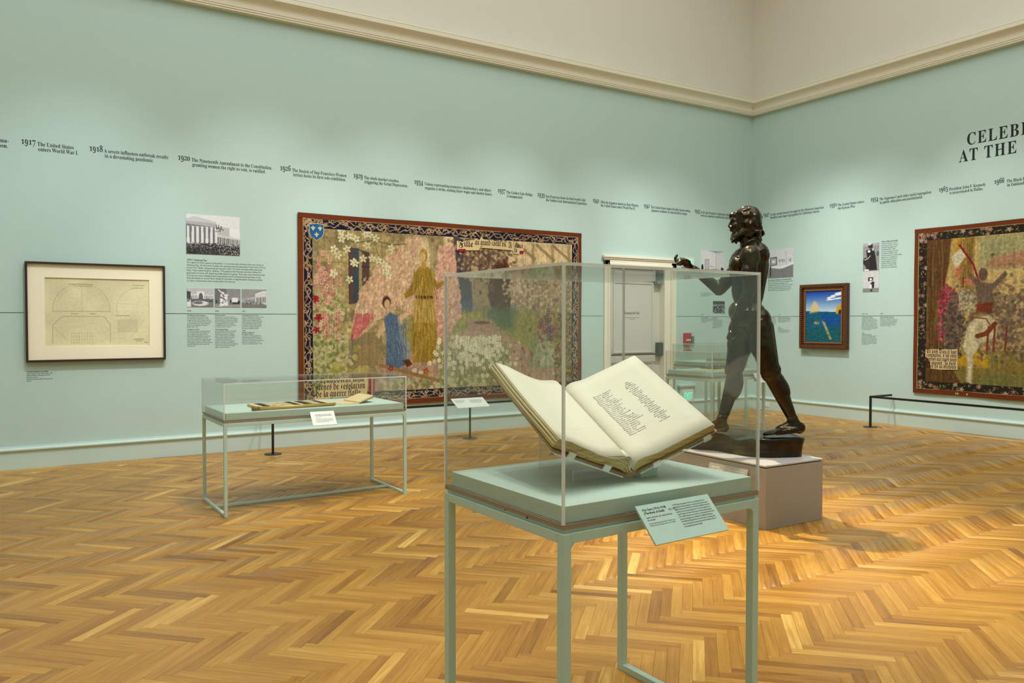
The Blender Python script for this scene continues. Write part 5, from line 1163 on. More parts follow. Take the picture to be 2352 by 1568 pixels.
cv.poly([(.315, .775), (.335, .77), (.348, .80), (.33, .815)], (92, 46, 26), .01); cv.dab(.31, .83, .06, .02, (110, 92, 92), 0, .5, .8)
# climbing flowers at the left
for i in range(1100):
    y = pr.uniform(.40, .98); x = .065 + pr.gauss(0, .028 + .03 * (y - .4))
    cv.dab(x, y, .0065, .012, pr.choice(((176, 172, 112), (140, 146, 82), (196, 186, 132), (116, 122, 66), (206, 196, 150))), pr.random() * 3, .8)
for i in range(110):
    y = pr.uniform(.18, .64); x = .060 + pr.gauss(0, .011 + .012 * (y - .18)) + (.03 if pr.random() < .4 and y > .3 else 0)
    flower(cv, x, y, .013, pr.choice(((206, 150, 126), (214, 172, 142), (196, 120, 110))), (150, 40, 50))
for x, y in ((.035, .43), (.045, .53), (.04, .60), (.038, .435), (.047, .535)): flower(cv, x, y, .019, (158, 30, 44), (110, 16, 30))
for i in range(70): cv.dab(.075 + pr.random() * .12, .93 - abs(pr.gauss(0, .06)), .012, .018, pr.choice(((160, 150, 60), (120, 116, 40), (190, 176, 96))), pr.random() * 3, .8)
# white blossom on the wall
br = [(.10, .09), (.16, .12), (.22, .10), (.28, .12), (.33, .11)]
cv.stroke(br, .0025, (90, 80, 50), .8); cv.stroke([(.22, .10), (.24, .2), (.26, .27)], .002, (90, 80, 50), .7)
for i in range(24): flower(cv, pr.uniform(.085, .29), pr.uniform(.06, .33), .022, (222, 212, 170), (170, 150, 80))
# lilies in front
for i in range(900):
    x = pr.uniform(.44, .72); y = pr.uniform(.66, .96)
    cv.seg(x, y, x + pr.gauss(0, .006), y + pr.uniform(.05, .12), .0017, pr.choice(((120, 130, 74), (150, 152, 96), (100, 112, 60), (176, 172, 120))), .75)
for i in range(190):
    x = .575 + pr.gauss(0, .065); y = .645 + abs(pr.gauss(0, .11))
    flower(cv, x, min(y, .93), .0145, pr.choice(((222, 214, 176), (206, 200, 160), (230, 222, 188))), (190, 170, 90), 6)
for i in range(220): cv.dab(pr.uniform(.24, .62), pr.uniform(.88, .99), .009, .013, pr.choice(((196, 186, 136), (160, 156, 100), (206, 196, 150), (130, 130, 76))), pr.random() * 3, .85)
cv.stroke([(.24, .80), (.34, .85), (.44, .90)], .010, (150, 118, 70)); flower(cv, .275, .82, .016, (150, 30, 40)); flower(cv, .395, .845, .02, (176, 84, 44))
# iris bed at the right
for i in range(460): cv.seg(x := .85 + pr.gauss(0, .03), y := pr.uniform(.60, .80), x + pr.gauss(0, .012), y + .06, .0019, pr.choice(((130, 140, 90), (176, 176, 130), (106, 116, 70))), .8)
for i in range(60): flower(cv, .86 + pr.gauss(0, .028), .58 + pr.gauss(0, .06), .0145, pr.choice(((104, 66, 92), (130, 44, 62), (92, 60, 96), (150, 66, 84))))
for i in range(40): a = pr.random() * 6.28; cv.dab(.862 + .028 * math.cos(a), .76 + .05 * math.sin(a), .022, .012, pr.choice(((186, 186, 146), (156, 160, 116))), a, .85)
for i in range(26): flower(cv, pr.uniform(.70, .92), pr.uniform(.68, .94), .011, pr.choice(((150, 50, 66), (206, 196, 160), (170, 90, 90))))
for i in range(600): cv.dab(pr.uniform(.90, .98), pr.uniform(.5, 1), .007, .011, pr.choice(((110, 92, 48), (140, 124, 66), (96, 78, 44), (176, 140, 96))), pr.random() * 3, .7)
cv.noise(.07, (330, 6), 35); cv.noise(.10, (380, 200), 36)
border_scrolls(cv, .029, .054, (20, 20, 46), [(186, 150, 96), (206, 176, 124), (160, 124, 74), (196, 166, 130)], 51, .045, 'scroll')
cv.stroke([(.001, .002), (.999, .002), (.999, .998), (.001, .998), (.001, .002)], .003, (196, 150, 110))
cv.a *= 0.97
gt, GP = tapestry('tapestry', cv, (-8.303, 0, 0.455), 'L', 4.437, 2.475, 'wide garden tapestry with navy scroll border behind the low case')
# shield and banners sewn on it
sh = [(0, .10), (-.098, .085), (-.098, -.02), (-.075, -.075), (0, -.125), (.075, -.075), (.098, -.02), (.098, .085)]
shc = (0.235, 2.255)
M['shield_blue'] = plain('woven_blue', rgb(38, 92, 142), 0.9, spec=0.1, var=0.1, scale=60)
M['banner'] = plain('woven_cream', rgb(206, 182, 134), 0.9, spec=0.1, var=0.08, scale=30)
M['woven_red'] = plain('woven_red', rgb(150, 30, 44), 0.9, spec=0.1, var=0.1, scale=40)
M['woven_ink'] = plain('woven_black', rgb(40, 30, 24), 0.9, spec=0.1)
M['woven_gold'] = plain('woven_gold', rgb(214, 196, 140), 0.9, spec=0.1)
def sewn(name, pts, d0, d1, mat, parent, P):
    return MB().prism(pts, lambda p, s: P(p[0], p[1], d0 if s == 0 else d1), 0, 1).build(name, mat, parent)
def off(pts, c, k=1.0): return [(c[0] + p[0] * k, c[1] + p[1] * k) for p in pts]
shield = sewn('shield', off(sh, shc), 0.028, 0.037, M['woven_gold'], gt, GP)
sewn('shield_field', off(sh, shc, .93), 0.036, 0.0385, M['shield_blue'], shield, GP)
for dx, dz in ((-.045, .035), (.045, .035), (0, -.045)):
    c = (shc[0] + dx, shc[1] + dz)
    fl_ = [(0, .034), (.009, .014), (.006, .002), (.022, .014), (.030, .002), (.022, -.006), (.008, -.006), (.012, -.024), (0, -.030), (-.012, -.024), (-.008, -.006), (-.022, -.006), (-.030, .002), (-.022, .014), (-.006, .002), (-.009, .014)]
    sewn('lily_flower', off(fl_, c), 0.038, 0.040, M['woven_gold'], shield, GP)
def woven_words(name, runs, parent, P, mat='woven_ink', d=0.0):
    runs = [(a, x, y, sz, wd / (line_width(a, 'black') * sz), tk) for a, x, y, sz, wd, tk in runs]      # wd = width of the line
    m = glyph_mesh(name, runs, 'black')
    return place_mesh(m, P(0, 0, d), P(1, 0, 0), P(0, 1, 0), M[mat], name, parent, 0)
bn = sewn('banner', [(2.245, 2.24), (2.62, 2.275), (2.64, 2.32), (2.68, 2.285), (3.16, 2.25), (3.18, 2.20), (3.28, 2.195), (3.30, 2.26), (3.36, 2.255), (3.36, 2.155), (3.30, 2.15), (3.285, 2.10), (3.19, 2.105), (3.17, 2.15), (2.62, 2.165), (2.60, 2.125), (2.25, 2.11)], 0.026, 0.036, M['banner'], gt, GP)
sewn('banner_fold', [(2.26, 2.125), (2.38, 2.135), (2.40, 2.105), (2.32, 2.09), (2.26, 2.10)], 0.034, 0.038, M['woven_red'], bn, GP)
sewn('banner_fold', [(3.29, 2.15), (3.36, 2.155), (3.36, 2.12), (3.29, 2.115)], 0.034, 0.038, M['woven_red'], bn, GP)
woven_words('banner_words', [('Fille', 2.275, 2.165, .125, .235, 0), ('au grand coeur va.', 2.535, 2.20, .125, .535, 0), ('Il', 3.095, 2.185, .125, .06, 0), ('le', 3.195, 2.125, .10, .06, 0), ('faut', 3.215, 2.19, .10, .135, 0)], bn, GP, d=0.0375)
bn2 = sewn('banner', [(.16, .40), (.90, .42), (.92, .30), (.90, .13), (.55, .125), (.20, .115), (.17, .20)], 0.026, 0.036, M['banner'], gt, GP)
for a0, a1 in ((.10, .19), (.93, 1.02)):
    sewn('banner_fold', [(a0, .42), (a1, .40), (a1 - .01, .16), (a0 + .02, .15)], 0.030, 0.036, M['woven_red'], bn2, GP)
woven_words('banner_words', [('s epandoient mile', .21, .325, .125, .66, 0), ('scenes de desolacion', .21, .235, .125, .67, 0), ('de la guerre flalle', .215, .145, .125, .60, 0)], bn2, GP, d=0.0375)

# ---- rider tapestry on the right wall
cv = Canvas(520, 358, (184, 156, 92))
pr = random.Random(77)
cv.poly([(.20, .06), (1, .06), (1, .5), (.20, .5)], (206, 176, 110), .03); cv.poly([(.26, .06), (1, .06), (1, .22), (.26, .26)], (168, 162, 110), .04)
cv.poly([(.30, .20), (.36, .17), (.42, .16), (.52, .13), (1, .12), (1, .24), (.28, .25)], (178, 132, 92), .02)
for i in range(90): cv.dab(pr.uniform(.16, 1), pr.uniform(.30, .46), .02, .015, pr.choice(((190, 160, 96), (150, 126, 80), (206, 176, 116), (120, 108, 76))), 0, .7)
cv.poly([(0, .74), (1, .74), (1, 1), (0, 1)], (136, 118, 52)); cv.poly([(.18, .76), (.3, .75), (.3, .84), (.16, .84)], (200, 156, 30), .02); cv.poly([(.3, .88), (1, .84), (1, 1), (.14, 1)], (120, 116, 60), .06)
# tree trunks
cv.poly([(.02, .05), (.145, .05), (.135, .22), (.105, .42), (.10, .62), (.16, .88), (.20, .96), (.02, .96)], (98, 66, 30), .01)
for i in range(180):
    x = pr.uniform(.025, .12); y = pr.uniform(.05, .85)
    cv.seg(x, y, x + pr.gauss(0, .006), y + pr.uniform(.08, .2), .004, pr.choice(((76, 50, 24), (116, 82, 40), (88, 58, 26), (130, 98, 54))), .6)
cv.poly([(.195, .05), (.245, .05), (.235, .2), (.24, .45), (.19, .45), (.18, .2)], (150, 116, 52), .015); cv.poly([(.15, .05), (.20, .05), (.17, .28)], (196, 150, 60), .02)
for i in range(50): cv.seg(x := pr.uniform(.185, .24), y := pr.uniform(.05, .35), x, y + .1, .003, pr.choice(((120, 92, 44), (172, 136, 66))), .6)
# white standard, red cloths, spears
cv.poly([(.145, .17), (.185, .115), (.205, .17), (.165, .245)], (212, 200, 166), .006); cv.stroke([(.18, .10), (.235, .22), (.275, .40)], .006, (140, 24, 34)); cv.poly([(.165, .235), (.20, .245), (.16, .31)], (196, 108, 72), .01); cv.poly([(.165, .31), (.25, .30), (.24, .36), (.2, .32)], (196, 112, 84), .01)
for x in (.10, .118, .195): cv.stroke([(x, .30), (x - .002, .48)], .004, (130, 40, 36))
# crowd: red cloaked mass, grey-brown masses, pale draped mass
for i in range(420): cv.dab(.135 + pr.gauss(0, .016), .46 + pr.gauss(0, .045), .006, .012, pr.choice(((172, 44, 66), (150, 30, 54), (196, 74, 86))), pr.random() * 3, .85)
for i in range(220): cv.dab(.112 + pr.gauss(0, .007), .60 + pr.gauss(0, .04), .005, .012, pr.choice(((172, 44, 76), (150, 30, 54), (206, 96, 100))), pr.random() * 3, .85)
for i in range(700): cv.dab(.155 + pr.gauss(0, .02), .60 + pr.gauss(0, .09), .007, .014, pr.choice(((92, 74, 60), (110, 92, 76), (76, 60, 48), (126, 104, 84))), pr.random() * 3, .8)
for i in range(2600): cv.dab(pr.uniform(.22, 1), pr.gauss(.57, .12), .0075, .015, pr.choice(((110, 96, 76), (132, 112, 84), (92, 78, 62), (150, 126, 90), (120, 84, 56), (166, 140, 100))), pr.random() * 3, .75)
for i in range(220): cv.dab(pr.uniform(.18, .24), .44 + pr.gauss(0, .03), .005, .010, pr.choice(((170, 156, 120), (120, 112, 96), (206, 186, 140))), pr.random() * 3, .8)
cv.dab(.275, .285, .020, .045, (104, 80, 60)); cv.poly([(.245, .36), (.27, .33), (.31, .34), (.315, .45), (.255, .46)], (112, 92, 72), .01); cv.poly([(.25, .36), (.215, .29), (.225, .27), (.265, .34)], (112, 92, 72), .008); cv.poly([(.305, .35), (.36, .27), (.37, .29), (.315, .38)], (112, 92, 72), .008); cv.poly([(.25, .46), (.315, .45), (.31, .52), (.25, .51)], (122, 54, 26), .01)
cv.poly([(.215, .60), (.245, .545), (.30, .53), (.335, .57), (.33, .66), (.27, .70), (.24, .78), (.235, .95), (.21, .96), (.215, .80), (.195, .72)], (206, 192, 148), .015)
cv.poly([(.26, .57), (.275, .60), (.262, .70), (.25, .68)], (160, 146, 106), .02, .7); cv.stroke([(.255, .655), (.29, .64), (.325, .58)], .014, (126, 62, 28)); cv.stroke([(.225, .54), (.29, .55), (.31, .60)], .004, (126, 70, 34))
for x in (.30, .325, .37): cv.stroke([(x, .60), (x - .006, .74)], .006, (126, 58, 34))
cv.dab(.215, .955, .02, .02, (96, 66, 46))
cv.noise(.10, (120, 90), 61); cv.noise(.08, (200, 6), 62); cv.noise(.10, (200, 150), 63)
border_scrolls(cv, .040, .053, (38, 34, 24), [(150, 130, 66), (110, 104, 60), (176, 150, 96), (86, 86, 60), (120, 92, 60)], 71, .04, 'leaf')
cv.stroke([(.002, .002), (.998, .002), (.998, .998), (.002, .998), (.002, .002)], .003, (186, 150, 110))
cv.a *= 0.92
rt_, RP = tapestry('tapestry', cv, (0, -3.085, 0.515), 'R', 3.5, 2.41, 'tapestry with brown tree trunk and leafy dark border, cut by the picture edge')
bn = sewn('banner', [(.19, .645), (.655, .66), (.66, .37), (.42, .36), (.19, .375)], 0.026, 0.036, M['banner'], rt_, RP)
woven_words('banner_words', [('En nom Dieu il faut', .205, .595, .085, .44, 0), ('combattre, s ils esto', .205, .54, .085, .44, 0), ('pendus aux nues nous', .205, .485, .085, .44, 0), ('les aurons. Je suis', .205, .43, .085, .43, 0), ('sure de la victoire', .205, .38, .085, .44, 0)], bn, RP, d=0.0375)
woven_words('weaver_initials', [('rr', .63, .015, .06, .05, 0)], rt_, RP, 'woven_gold', d=0.033)
woven_words('weaver_mark', [('e', .78, .015, .06, .03, 0)], rt_, RP, 'woven_gold', d=0.033)
# ================================================================== DISPLAY CASES
def pane(parent, a, b, thin):
    """clear sheet; its narrow sides are the polished edges"""
    x0, y0, z0 = a; x1, y1, z1 = b
    vs = [(x0, y0, z0), (x1, y0, z0), (x1, y1, z0), (x0, y1, z0), (x0, y0, z1), (x1, y0, z1), (x1, y1, z1), (x0, y1, z1)]
    fs = [(0, 3, 2, 1), (4, 5, 6, 7), (0, 1, 5, 4), (1, 2, 6, 5), (2, 3, 7, 6), (3, 0, 4, 7)]
    big = {'x': (3, 5), 'y': (2, 4), 'z': (0, 1)}[thin]
    m_ = MB()
    for i, f in enumerate(fs):
        m_.add(vs, [f], 0 if i in big else 1)
    return m_.build('pane', [M['acrylic'], M['acrylic_edge']], parent)

def plate_with_text(parent, top, bottom, x0, x1, blocks, mat, ink):
    """tilted label plate; blocks: (text, u, v, size, width, bold, shear)"""
    tv = Vector((x0, top[0], top[1])); bv = Vector((x0, bottom[0], bottom[1]))
    up = (tv - bv).normalized(); L = (tv - bv).length; rt2 = Vector((1, 0, 0)); nn = rt2.cross(up)
    m_ = MB(); c = []
    for d in (0, 0.006):
        for u_, v_ in ((0, 0), (x1 - x0, 0), (x1 - x0, L), (0, L)):
            c.append(bv + rt2 * u_ + up * v_ + nn * d)
    m_.add(c, [(0, 3, 2, 1), (4, 5, 6, 7), (0, 1, 5, 4), (1, 2, 6, 5), (2, 3, 7, 6), (3, 0, 4, 7)])
    pl = m_.build('label_plate', mat, parent)
    for txt, u_, v_, size, width, bold, shear in blocks:
        mm = sans_mesh('label_text', txt, size, 1.12, bold, width, shear)
        place_mesh(mm, bv + rt2 * u_ + up * v_ + nn * 0.006, rt2, up, ink, 'label_text', pl, 0.0006)
    # bracket behind the plate
    my = (top[0] + bottom[0]) / 2; mz = (top[1] + bottom[1]) / 2
    MB().box((x0 + (x1 - x0) * .3, my + 0.012, mz - 0.045), (x0 + (x1 - x0) * .7, top[0] + 0.04, mz)).build('label_bracket', M['case'], parent)
    return pl

def make_case(loc, yaw, sx, sy, zf, zl, zd, zt, lw_, label, stretcher=True):
    t = thing('display_case', (loc[0], loc[1], 0), label, 'display case', R_(yaw), 'mint display cases with clear bonnets')
    hx, hy = sx / 2, sy / 2
    for ix in (-1, 1):
        for iy in (-1, 1):
            box_ob('leg', (min(ix * hx, ix * (hx - lw_)), min(iy * hy, iy * (hy - lw_)), 0), (max(ix * hx, ix * (hx - lw_)), max(iy * hy, iy * (hy - lw_)), zf), M['case'], t, 0.002)
    for ix in (-1, 1):
        x0, x1 = sorted((ix * hx, ix * (hx - lw_)))
        box_ob('top_rail', (x0, -hy + lw_, zf - lw_), (x1, hy - lw_, zf), M['case'], t, 0.002)
        box_ob('foot_rail', (x0, -hy + lw_, 0), (x1, hy - lw_, lw_ * .9), M['case'], t, 0.002)
    for iy in (-1, 1):
        y0, y1 = sorted((iy * hy, iy * (hy - lw_)))
        box_ob('top_rail', (-hx + lw_, y0, zf - lw_), (hx - lw_, y1, zf), M['case'], t, 0.002)
    if stretcher:
        box_ob('stretcher', (-hx + lw_, -lw_ / 2, 0.004), (hx - lw_, lw_ / 2, lw_ * .9), M['case'], t, 0.002)
    # fillets in the frame corners
    fi = MB(); q = lw_ * .45
    for ix in (-1, 1):
        for iy in (-1, 1):
            xa = ix * (hx - lw_); ya = iy * (hy - lw_)
            y0, y1 = sorted((iy * hy, ya))
            vs = [(xa, y0, zf - lw_), (xa - ix * q, y0, zf - lw_), (xa, y0, zf - lw_ - q), (xa, y1, zf - lw_), (xa - ix * q, y1, zf - lw_), (xa, y1, zf - lw_ - q)]
            fi.add(vs, [(0, 1, 2), (3, 5, 4), (0, 3, 4, 1), (1, 4, 5, 2), (2, 5, 3, 0)])
    o = fi.build('corner_fillet', M['case'], t); o['kind'] = 'stuff'
    e = 0.010
    box_ob('tray', (-hx + e, -hy + e, zf), (hx - e, hy - e, zf + (zl - zf) * .45), M['case'], t)
    box_ob('brown_band', (-hx + .002, -hy + .002, zf + (zl - zf) * .45), (hx - .002, hy - .002, zl), M['lip'], t)  # brown band between the tray and the foot of the bonnet
    d = 0.020
    box_ob('deck', (-hx + d, -hy + d, zl), (hx - d, hy - d, zd), M['deck'], t, 0.0015)
    th = 0.009
    bon = bpy.data.objects.new('bonnet', None); bon.empty_display_size = 0.05; link(bon, t)
    pane(bon, (-hx, -hy, zl), (hx, -hy + th, zt - th), 'y'); pane(bon, (-hx, hy - th, zl), (hx, hy, zt - th), 'y')
    pane(bon, (-hx, -hy + th, zl), (-hx + th, hy - th, zt - th), 'x'); pane(bon, (hx - th, -hy + th, zl), (hx, hy - th, zt - th), 'x')
    pane(bon, (-hx, -hy, zt - th), (hx, hy, zt), 'z')
    # polished strips where the sheets meet
    w_ = 0.0075
    for ix in (-1, 1):
        for iy in (-1, 1):
            x0, x1 = sorted((ix * (hx + .0004), ix * (hx - w_))); y0, y1 = sorted((iy * (hy + .0004), iy * (hy - w_)))
            box_ob('glued_edge', (x0, y0, zl + .001), (x1, y1, zt - .001), M['acrylic_edge'], bon)
    return t

main = make_case((-9.4915, -7.5535), 1.67, 0.913, 0.7485, 0.90, 0.928, 0.98, 1.735, 0.032, 'mint steel case holding the great open manuscript book', False)
plate_with_text(main, (-0.410, 0.958), (-0.506, 0.856), -0.198, 0.136, [
    ('Our Sons (1914–1918)\n(The Book of Gold)', 0.018, 0.118, 0.0108, 0.104, 0.022, 0.15),
    ('1923–1931', 0.125, 0.106, 0.0100, 0.034, 0.0, 0),
    ('Leather, parchment, silk, metal foil threads,\nink, and gold', 0.018, 0.091, 0.0082, 0.116, 0.003, 0),
    ('Museum collection, gift of the Gold Star Mothers to the\nCalifornia Palace of the Legion of Honor, 1931, 2008.6', 0.018, 0.070, 0.0066, 0.114, 0.0, 0),
    ('In 1923, before the Legion of Honor was completed, Alma de\nBretteville Spreckels arranged for a ceremony at the site to honor\ndisabled veterans of World War I and Gold Star Mothers who had\nlost their sons in France during the war. The event inspired her to\ncreate The Book of Gold, which bears the names and hometowns\nof the 3,600 California men who died in service during World War I,\nalong with the signatures of military heroes Marshal Ferdinand\nFoch, Marshal Philippe Pétain, and General John J. Pershing. Read\nmore, and discover the names of the honored soldiers, online at\nfamsf.org/stories/the-book-of-gold.', 0.152, 0.119, 0.0080, 0.168, 0.004, 0)], M['case'], M['ink'])
MB().cyl((-0.4575, -0.18, 0.914), (-0.4555, -0.18, 0.914), 0.004, n=10).build('lock_screw', M['bar'], main)
MB().cyl((-0.4575, -0.05, 0.914), (-0.4555, -0.05, 0.914), 0.002, n=10).build('lock_screw', M['bar'], main)

case2 = make_case((-9.15, -2.964), 1.1, 1.595, 0.77, 0.747, 0.773, 0.826, 1.07, 0.026, 'low wide mint case below the garden tapestry, with an open album')
plate_with_text(case2, (-0.424, 0.801), (-0.506, 0.694), -0.113, 0.094, [
    ('California Palace of the Legion of Honor\nGround-Breaking Commemorative Album', 0.036, 0.100, 0.0098, 0.145, 0.02, 0),
    ('Leather, paper', 0.036, 0.072, 0.009, 0.045, 0, 0),
    ('Compiled for the opening by the builders, this\nalbum of photographs and notes follows the\nmuseum from groundbreaking to the first day;\nlent by the museum archive, 2024.', 0.036, 0.058, 0.0085, 0.15, 0, 0)], M['label_white'], M['ink'])
case3 = make_case((-4.084, -3.02), 6.5, 1.05, 0.69, 0.90, 0.928, 0.98, 1.216, 0.03, 'mint case standing behind the bronze, in front of the door', False)
plate_with_text(case3, (-0.375, 0.94), (-0.45, 0.83), 0.22, 0.46, [('Papers and\npamphlets from\nthe opening years', 0.03, 0.10, 0.014, 0.12, 0, 0)], M['label_white'], M['ink_soft'])
case4 = make_case((-2.56, -1.46), -1.0, 0.84, 0.69, 0.90, 0.928, 0.98, 1.24, 0.03, 'farthest mint case, against the corner behind the bronze legs', False)

# ================================================================== THE OPEN BOOK
def edge_mat(name, light, dark):
    m, nt, p = new_mat(name)
    tc = nt.nodes.new('ShaderNodeTexCoord'); mp = nt.nodes.new('ShaderNodeMapping')
    mp.inputs['Scale'].default_value = (3, 3, 380)
    nt.links.new(tc.outputs['Object'], mp.inputs['Vector'])
    nz = nt.nodes.new('ShaderNodeTexNoise'); nz.inputs['Scale'].default_value = 1.0; nz.inputs['Detail'].default_value = 3
    nt.links.new(mp.outputs[0], nz.inputs['Vector'])
    rp = nt.nodes.new('ShaderNodeValToRGB'); rp.color_ramp.elements[0].position = .32; rp.color_ramp.elements[1].position = .68
    rp.color_ramp.elements[0].color = dark; rp.color_ramp.elements[1].color = light
    nt.links.new(nz.outputs['Fac'], rp.inputs[0]); nt.links.new(rp.outputs[0], p.inputs['Base Color'])
    p.inputs['Roughness'].default_value = 0.55
    bp = nt.nodes.new('ShaderNodeBump'); bp.inputs['Strength'].default_value = .6; bp.inputs['Distance'].default_value = .002
    nt.links.new(nz.outputs['Fac'], bp.inputs['Height']); nt.links.new(bp.outputs['Normal'], p.inputs['Normal'])
    return m
M['page'] = plain('parchment_page', rgb(232, 226, 204), 0.75, spec=0.2, var=0.02, scale=14, bump=0.15, bscale=60)
M['page_edge'] = edge_mat('gilt_page_edges', rgb(222, 198, 128), rgb(150, 116, 44))
M['leather'] = plain('tan_leather', rgb(128, 104, 60), 0.5, var=0.15, scale=40)
M['pen'] = plain('pen_ink', rgb(44, 42, 36), 0.6)
M['pen_faint'] = plain('faint_show_through', rgb(214, 206, 178), 0.7)

def from_basis(o, X, Y, Z, loc):
    o.matrix_world = Matrix(((X[0], Y[0], Z[0], loc[0]), (X[1], Y[1], Z[1], loc[1]), (X[2], Y[2], Z[2], loc[2]), (0, 0, 0, 1)))
BX = (0.9936, -0.1128, 0.0060); BY = (0.0999, 0.9023, 0.4193); BZ = (-0.0527, -0.4160, 0.9078)
BG = (-9.497, -7.7503, 1.04)
book = thing('open_book', (0, 0, 0), 'large open parchment book with handwritten columns of names', 'book')
from_basis(book, BX, BY, BZ, BG)
PH, PWD = 0.56, 0.352
aL, aR = R_(22.46), R_(25.5)
rd = Vector((math.cos(aR), 0, math.sin(aR))); rn = Vector((-math.sin(aR), 0, math.cos(aR)))
ld = Vector((-math.cos(aL), 0, math.sin(aL))); ln = Vector((math.sin(aL), 0, math.cos(aL)))
def bump_r(t): return 0.012 * math.exp(-((t - .045) / .035) ** 2) - 0.020 * math.exp(-(t / .012) ** 2)
def bump_l(t): return 0.026 * math.exp(-((t - .055) / .05) ** 2) - 0.022 * math.exp(-(t / .014) ** 2) + 0.006 * math.exp(-((t - .30) / .05) ** 2)
TS = [0, .004, .008, .013, .019, .026, .034, .043, .054, .068, .085, .105, .13, .16, .20, .25, .30, PWD]
def slab(name, dirv, nrm, bump, z0, z1, inset, tmax, y0, y1, ripple=0.0, top_mat=0, sgn=1):
    """a stack of leaves between two curved surfaces; z0 below, z1 above the page chord"""
    ny = 9
    m_ = MB()
    pts_t = [t * (tmax / PWD) for t in TS]
    def P3(t, y, z):
        w = bump(t) * (1 if z1 > -.004 else max(.25, 1 + (z) / .05))
        rip = ripple * math.sin(y * 9 + t * 5) * (t / PWD)
        edge = 0.0
        return dirv * t + nrm * (z + w + rip) + Vector((0, y, 0))
    n = len(pts_t); vs = []
    ys = [y0 + (y1 - y0) * j / (ny - 1) for j in range(ny)]
    for z in (z1, z0):
        for y in ys:
            for t in pts_t: vs.append(P3(t, y, z))
    fs = []; mi = []
    N = n * ny
    for j in range(ny - 1):
        for i in range(n - 1):
            a = j * n + i
            fs.append((a, a + 1, a + n + 1, a + n)); mi.append(0)
            fs.append((N + a, N + a + n, N + a + n + 1, N + a + 1)); mi.append(1)
    for i in range(n - 1):
        fs.append((i, N + i, N + i + 1, i + 1)); mi.append(1)
        b = (ny - 1) * n + i; fs.append((b, b + 1, N + b + 1, N + b)); mi.append(1)
    for j in range(ny - 1):
        a = j * n; fs.append((a, a + n, N + a + n, N + a)); mi.append(1)
        b = j * n + n - 1; fs.append((b, N + b, N + b + n, b + n)); mi.append(1)
    m_.v = [tuple(v) for v in vs]; m_.f = fs; m_.mi = mi
    o = m_.build(name, [M['page'], M['page_edge']], book)
    sm = [k == 0 for k in mi]; o.data.polygons.foreach_set('use_smooth', sm)
    return o
qr = random.Random(3)
# right leaves (thin stack) and left leaves (thicker, fanned)
zt_ = 0.0
for k in range(4):
    h_ = (0.0035, 0.008, 0.009, 0.009)[k]
    slab('right_leaves', rd, rn, bump_r, zt_ - h_, zt_ - (0.0004 if k else 0), 0, PWD - (0.004 * (k == 0)) + qr.uniform(-.0025, .0015), qr.uniform(0, .003), PH - qr.uniform(0, .003))
    zt_ -= h_
zt_ = 0.0
for k in range(7):
    h_ = (0.0025, 0.004, 0.005, 0.0055, 0.006, 0.006, 0.006)[k]
    slab('left_leaves', ld, ln, bump_l, zt_ - h_, zt_ - (0.0007 if k else 0), 0, PWD + 0.010 - (0.010, .004, .006, .0, .003, .0, .002)[k] + qr.uniform(-.002, .002), qr.uniform(-.002, .004), PH - qr.uniform(0, .006), 0.0025)
    zt_ -= h_
# loose curled leaves at the foot of the left stack
for k in range(5):
    m_ = MB(); vs = []; n_ = 14; top_ = 0.030 - k * 0.0055
    for y in (0.0 - .001 * k, 0.05 - .006 * k):
        for i in range(n_):
            t = 0.19 * i / (n_ - 1)
            lift = top_ * math.exp(-((t - .035 - .010 * k) / .045) ** 2) * (1 - 2.5 * max(0, y)) - .018 * math.exp(-(t / .012) ** 2)
            vs.append(ld * t + ln * (lift + .0008) + Vector((0, y, 0)))
    fs = [(i, i + 1, n_ + i + 1, n_ + i) for i in range(n_ - 1)]
    m_.add(vs, fs); o = m_.build('curled_leaf', M['page'], book, smooth=True)
    md = o.modifiers.new('thick', 'SOLIDIFY'); md.thickness = 0.0012
def board(name, dirv, nrm, t0, t1, z0, z1, y0, y1):
    c = [dirv * t + nrm * z + Vector((0, y, 0)) for z in (z0, z1) for t, y in ((t0, y0), (t1, y0), (t1, y1), (t0, y1))]
    return MB().add(c, [(0, 3, 2, 1), (4, 5, 6, 7), (0, 1, 5, 4), (1, 2, 6, 5), (2, 3, 7, 6), (3, 0, 4, 7)]).build(name, M['leather'], book, 0.001)
board('cover_board', rd, rn, 0.012, PWD + .006, -.0365, -.0315, -.006, PH + .006)
board('cover_board', ld, ln, 0.012, PWD + .012, -.0425, -.0365, -.006, PH + .006)
sp = MB().prism([(-.022, -.026), (-.030, -.038), (-.012, -.046), (.010, -.044), (.026, -.034), (.018, -.022)], lambda p, s: (p[0], -.005 if s == 0 else PH + .005, p[1]), 0, 1)
sp.build('spine', M['leather'], book, 0.003)
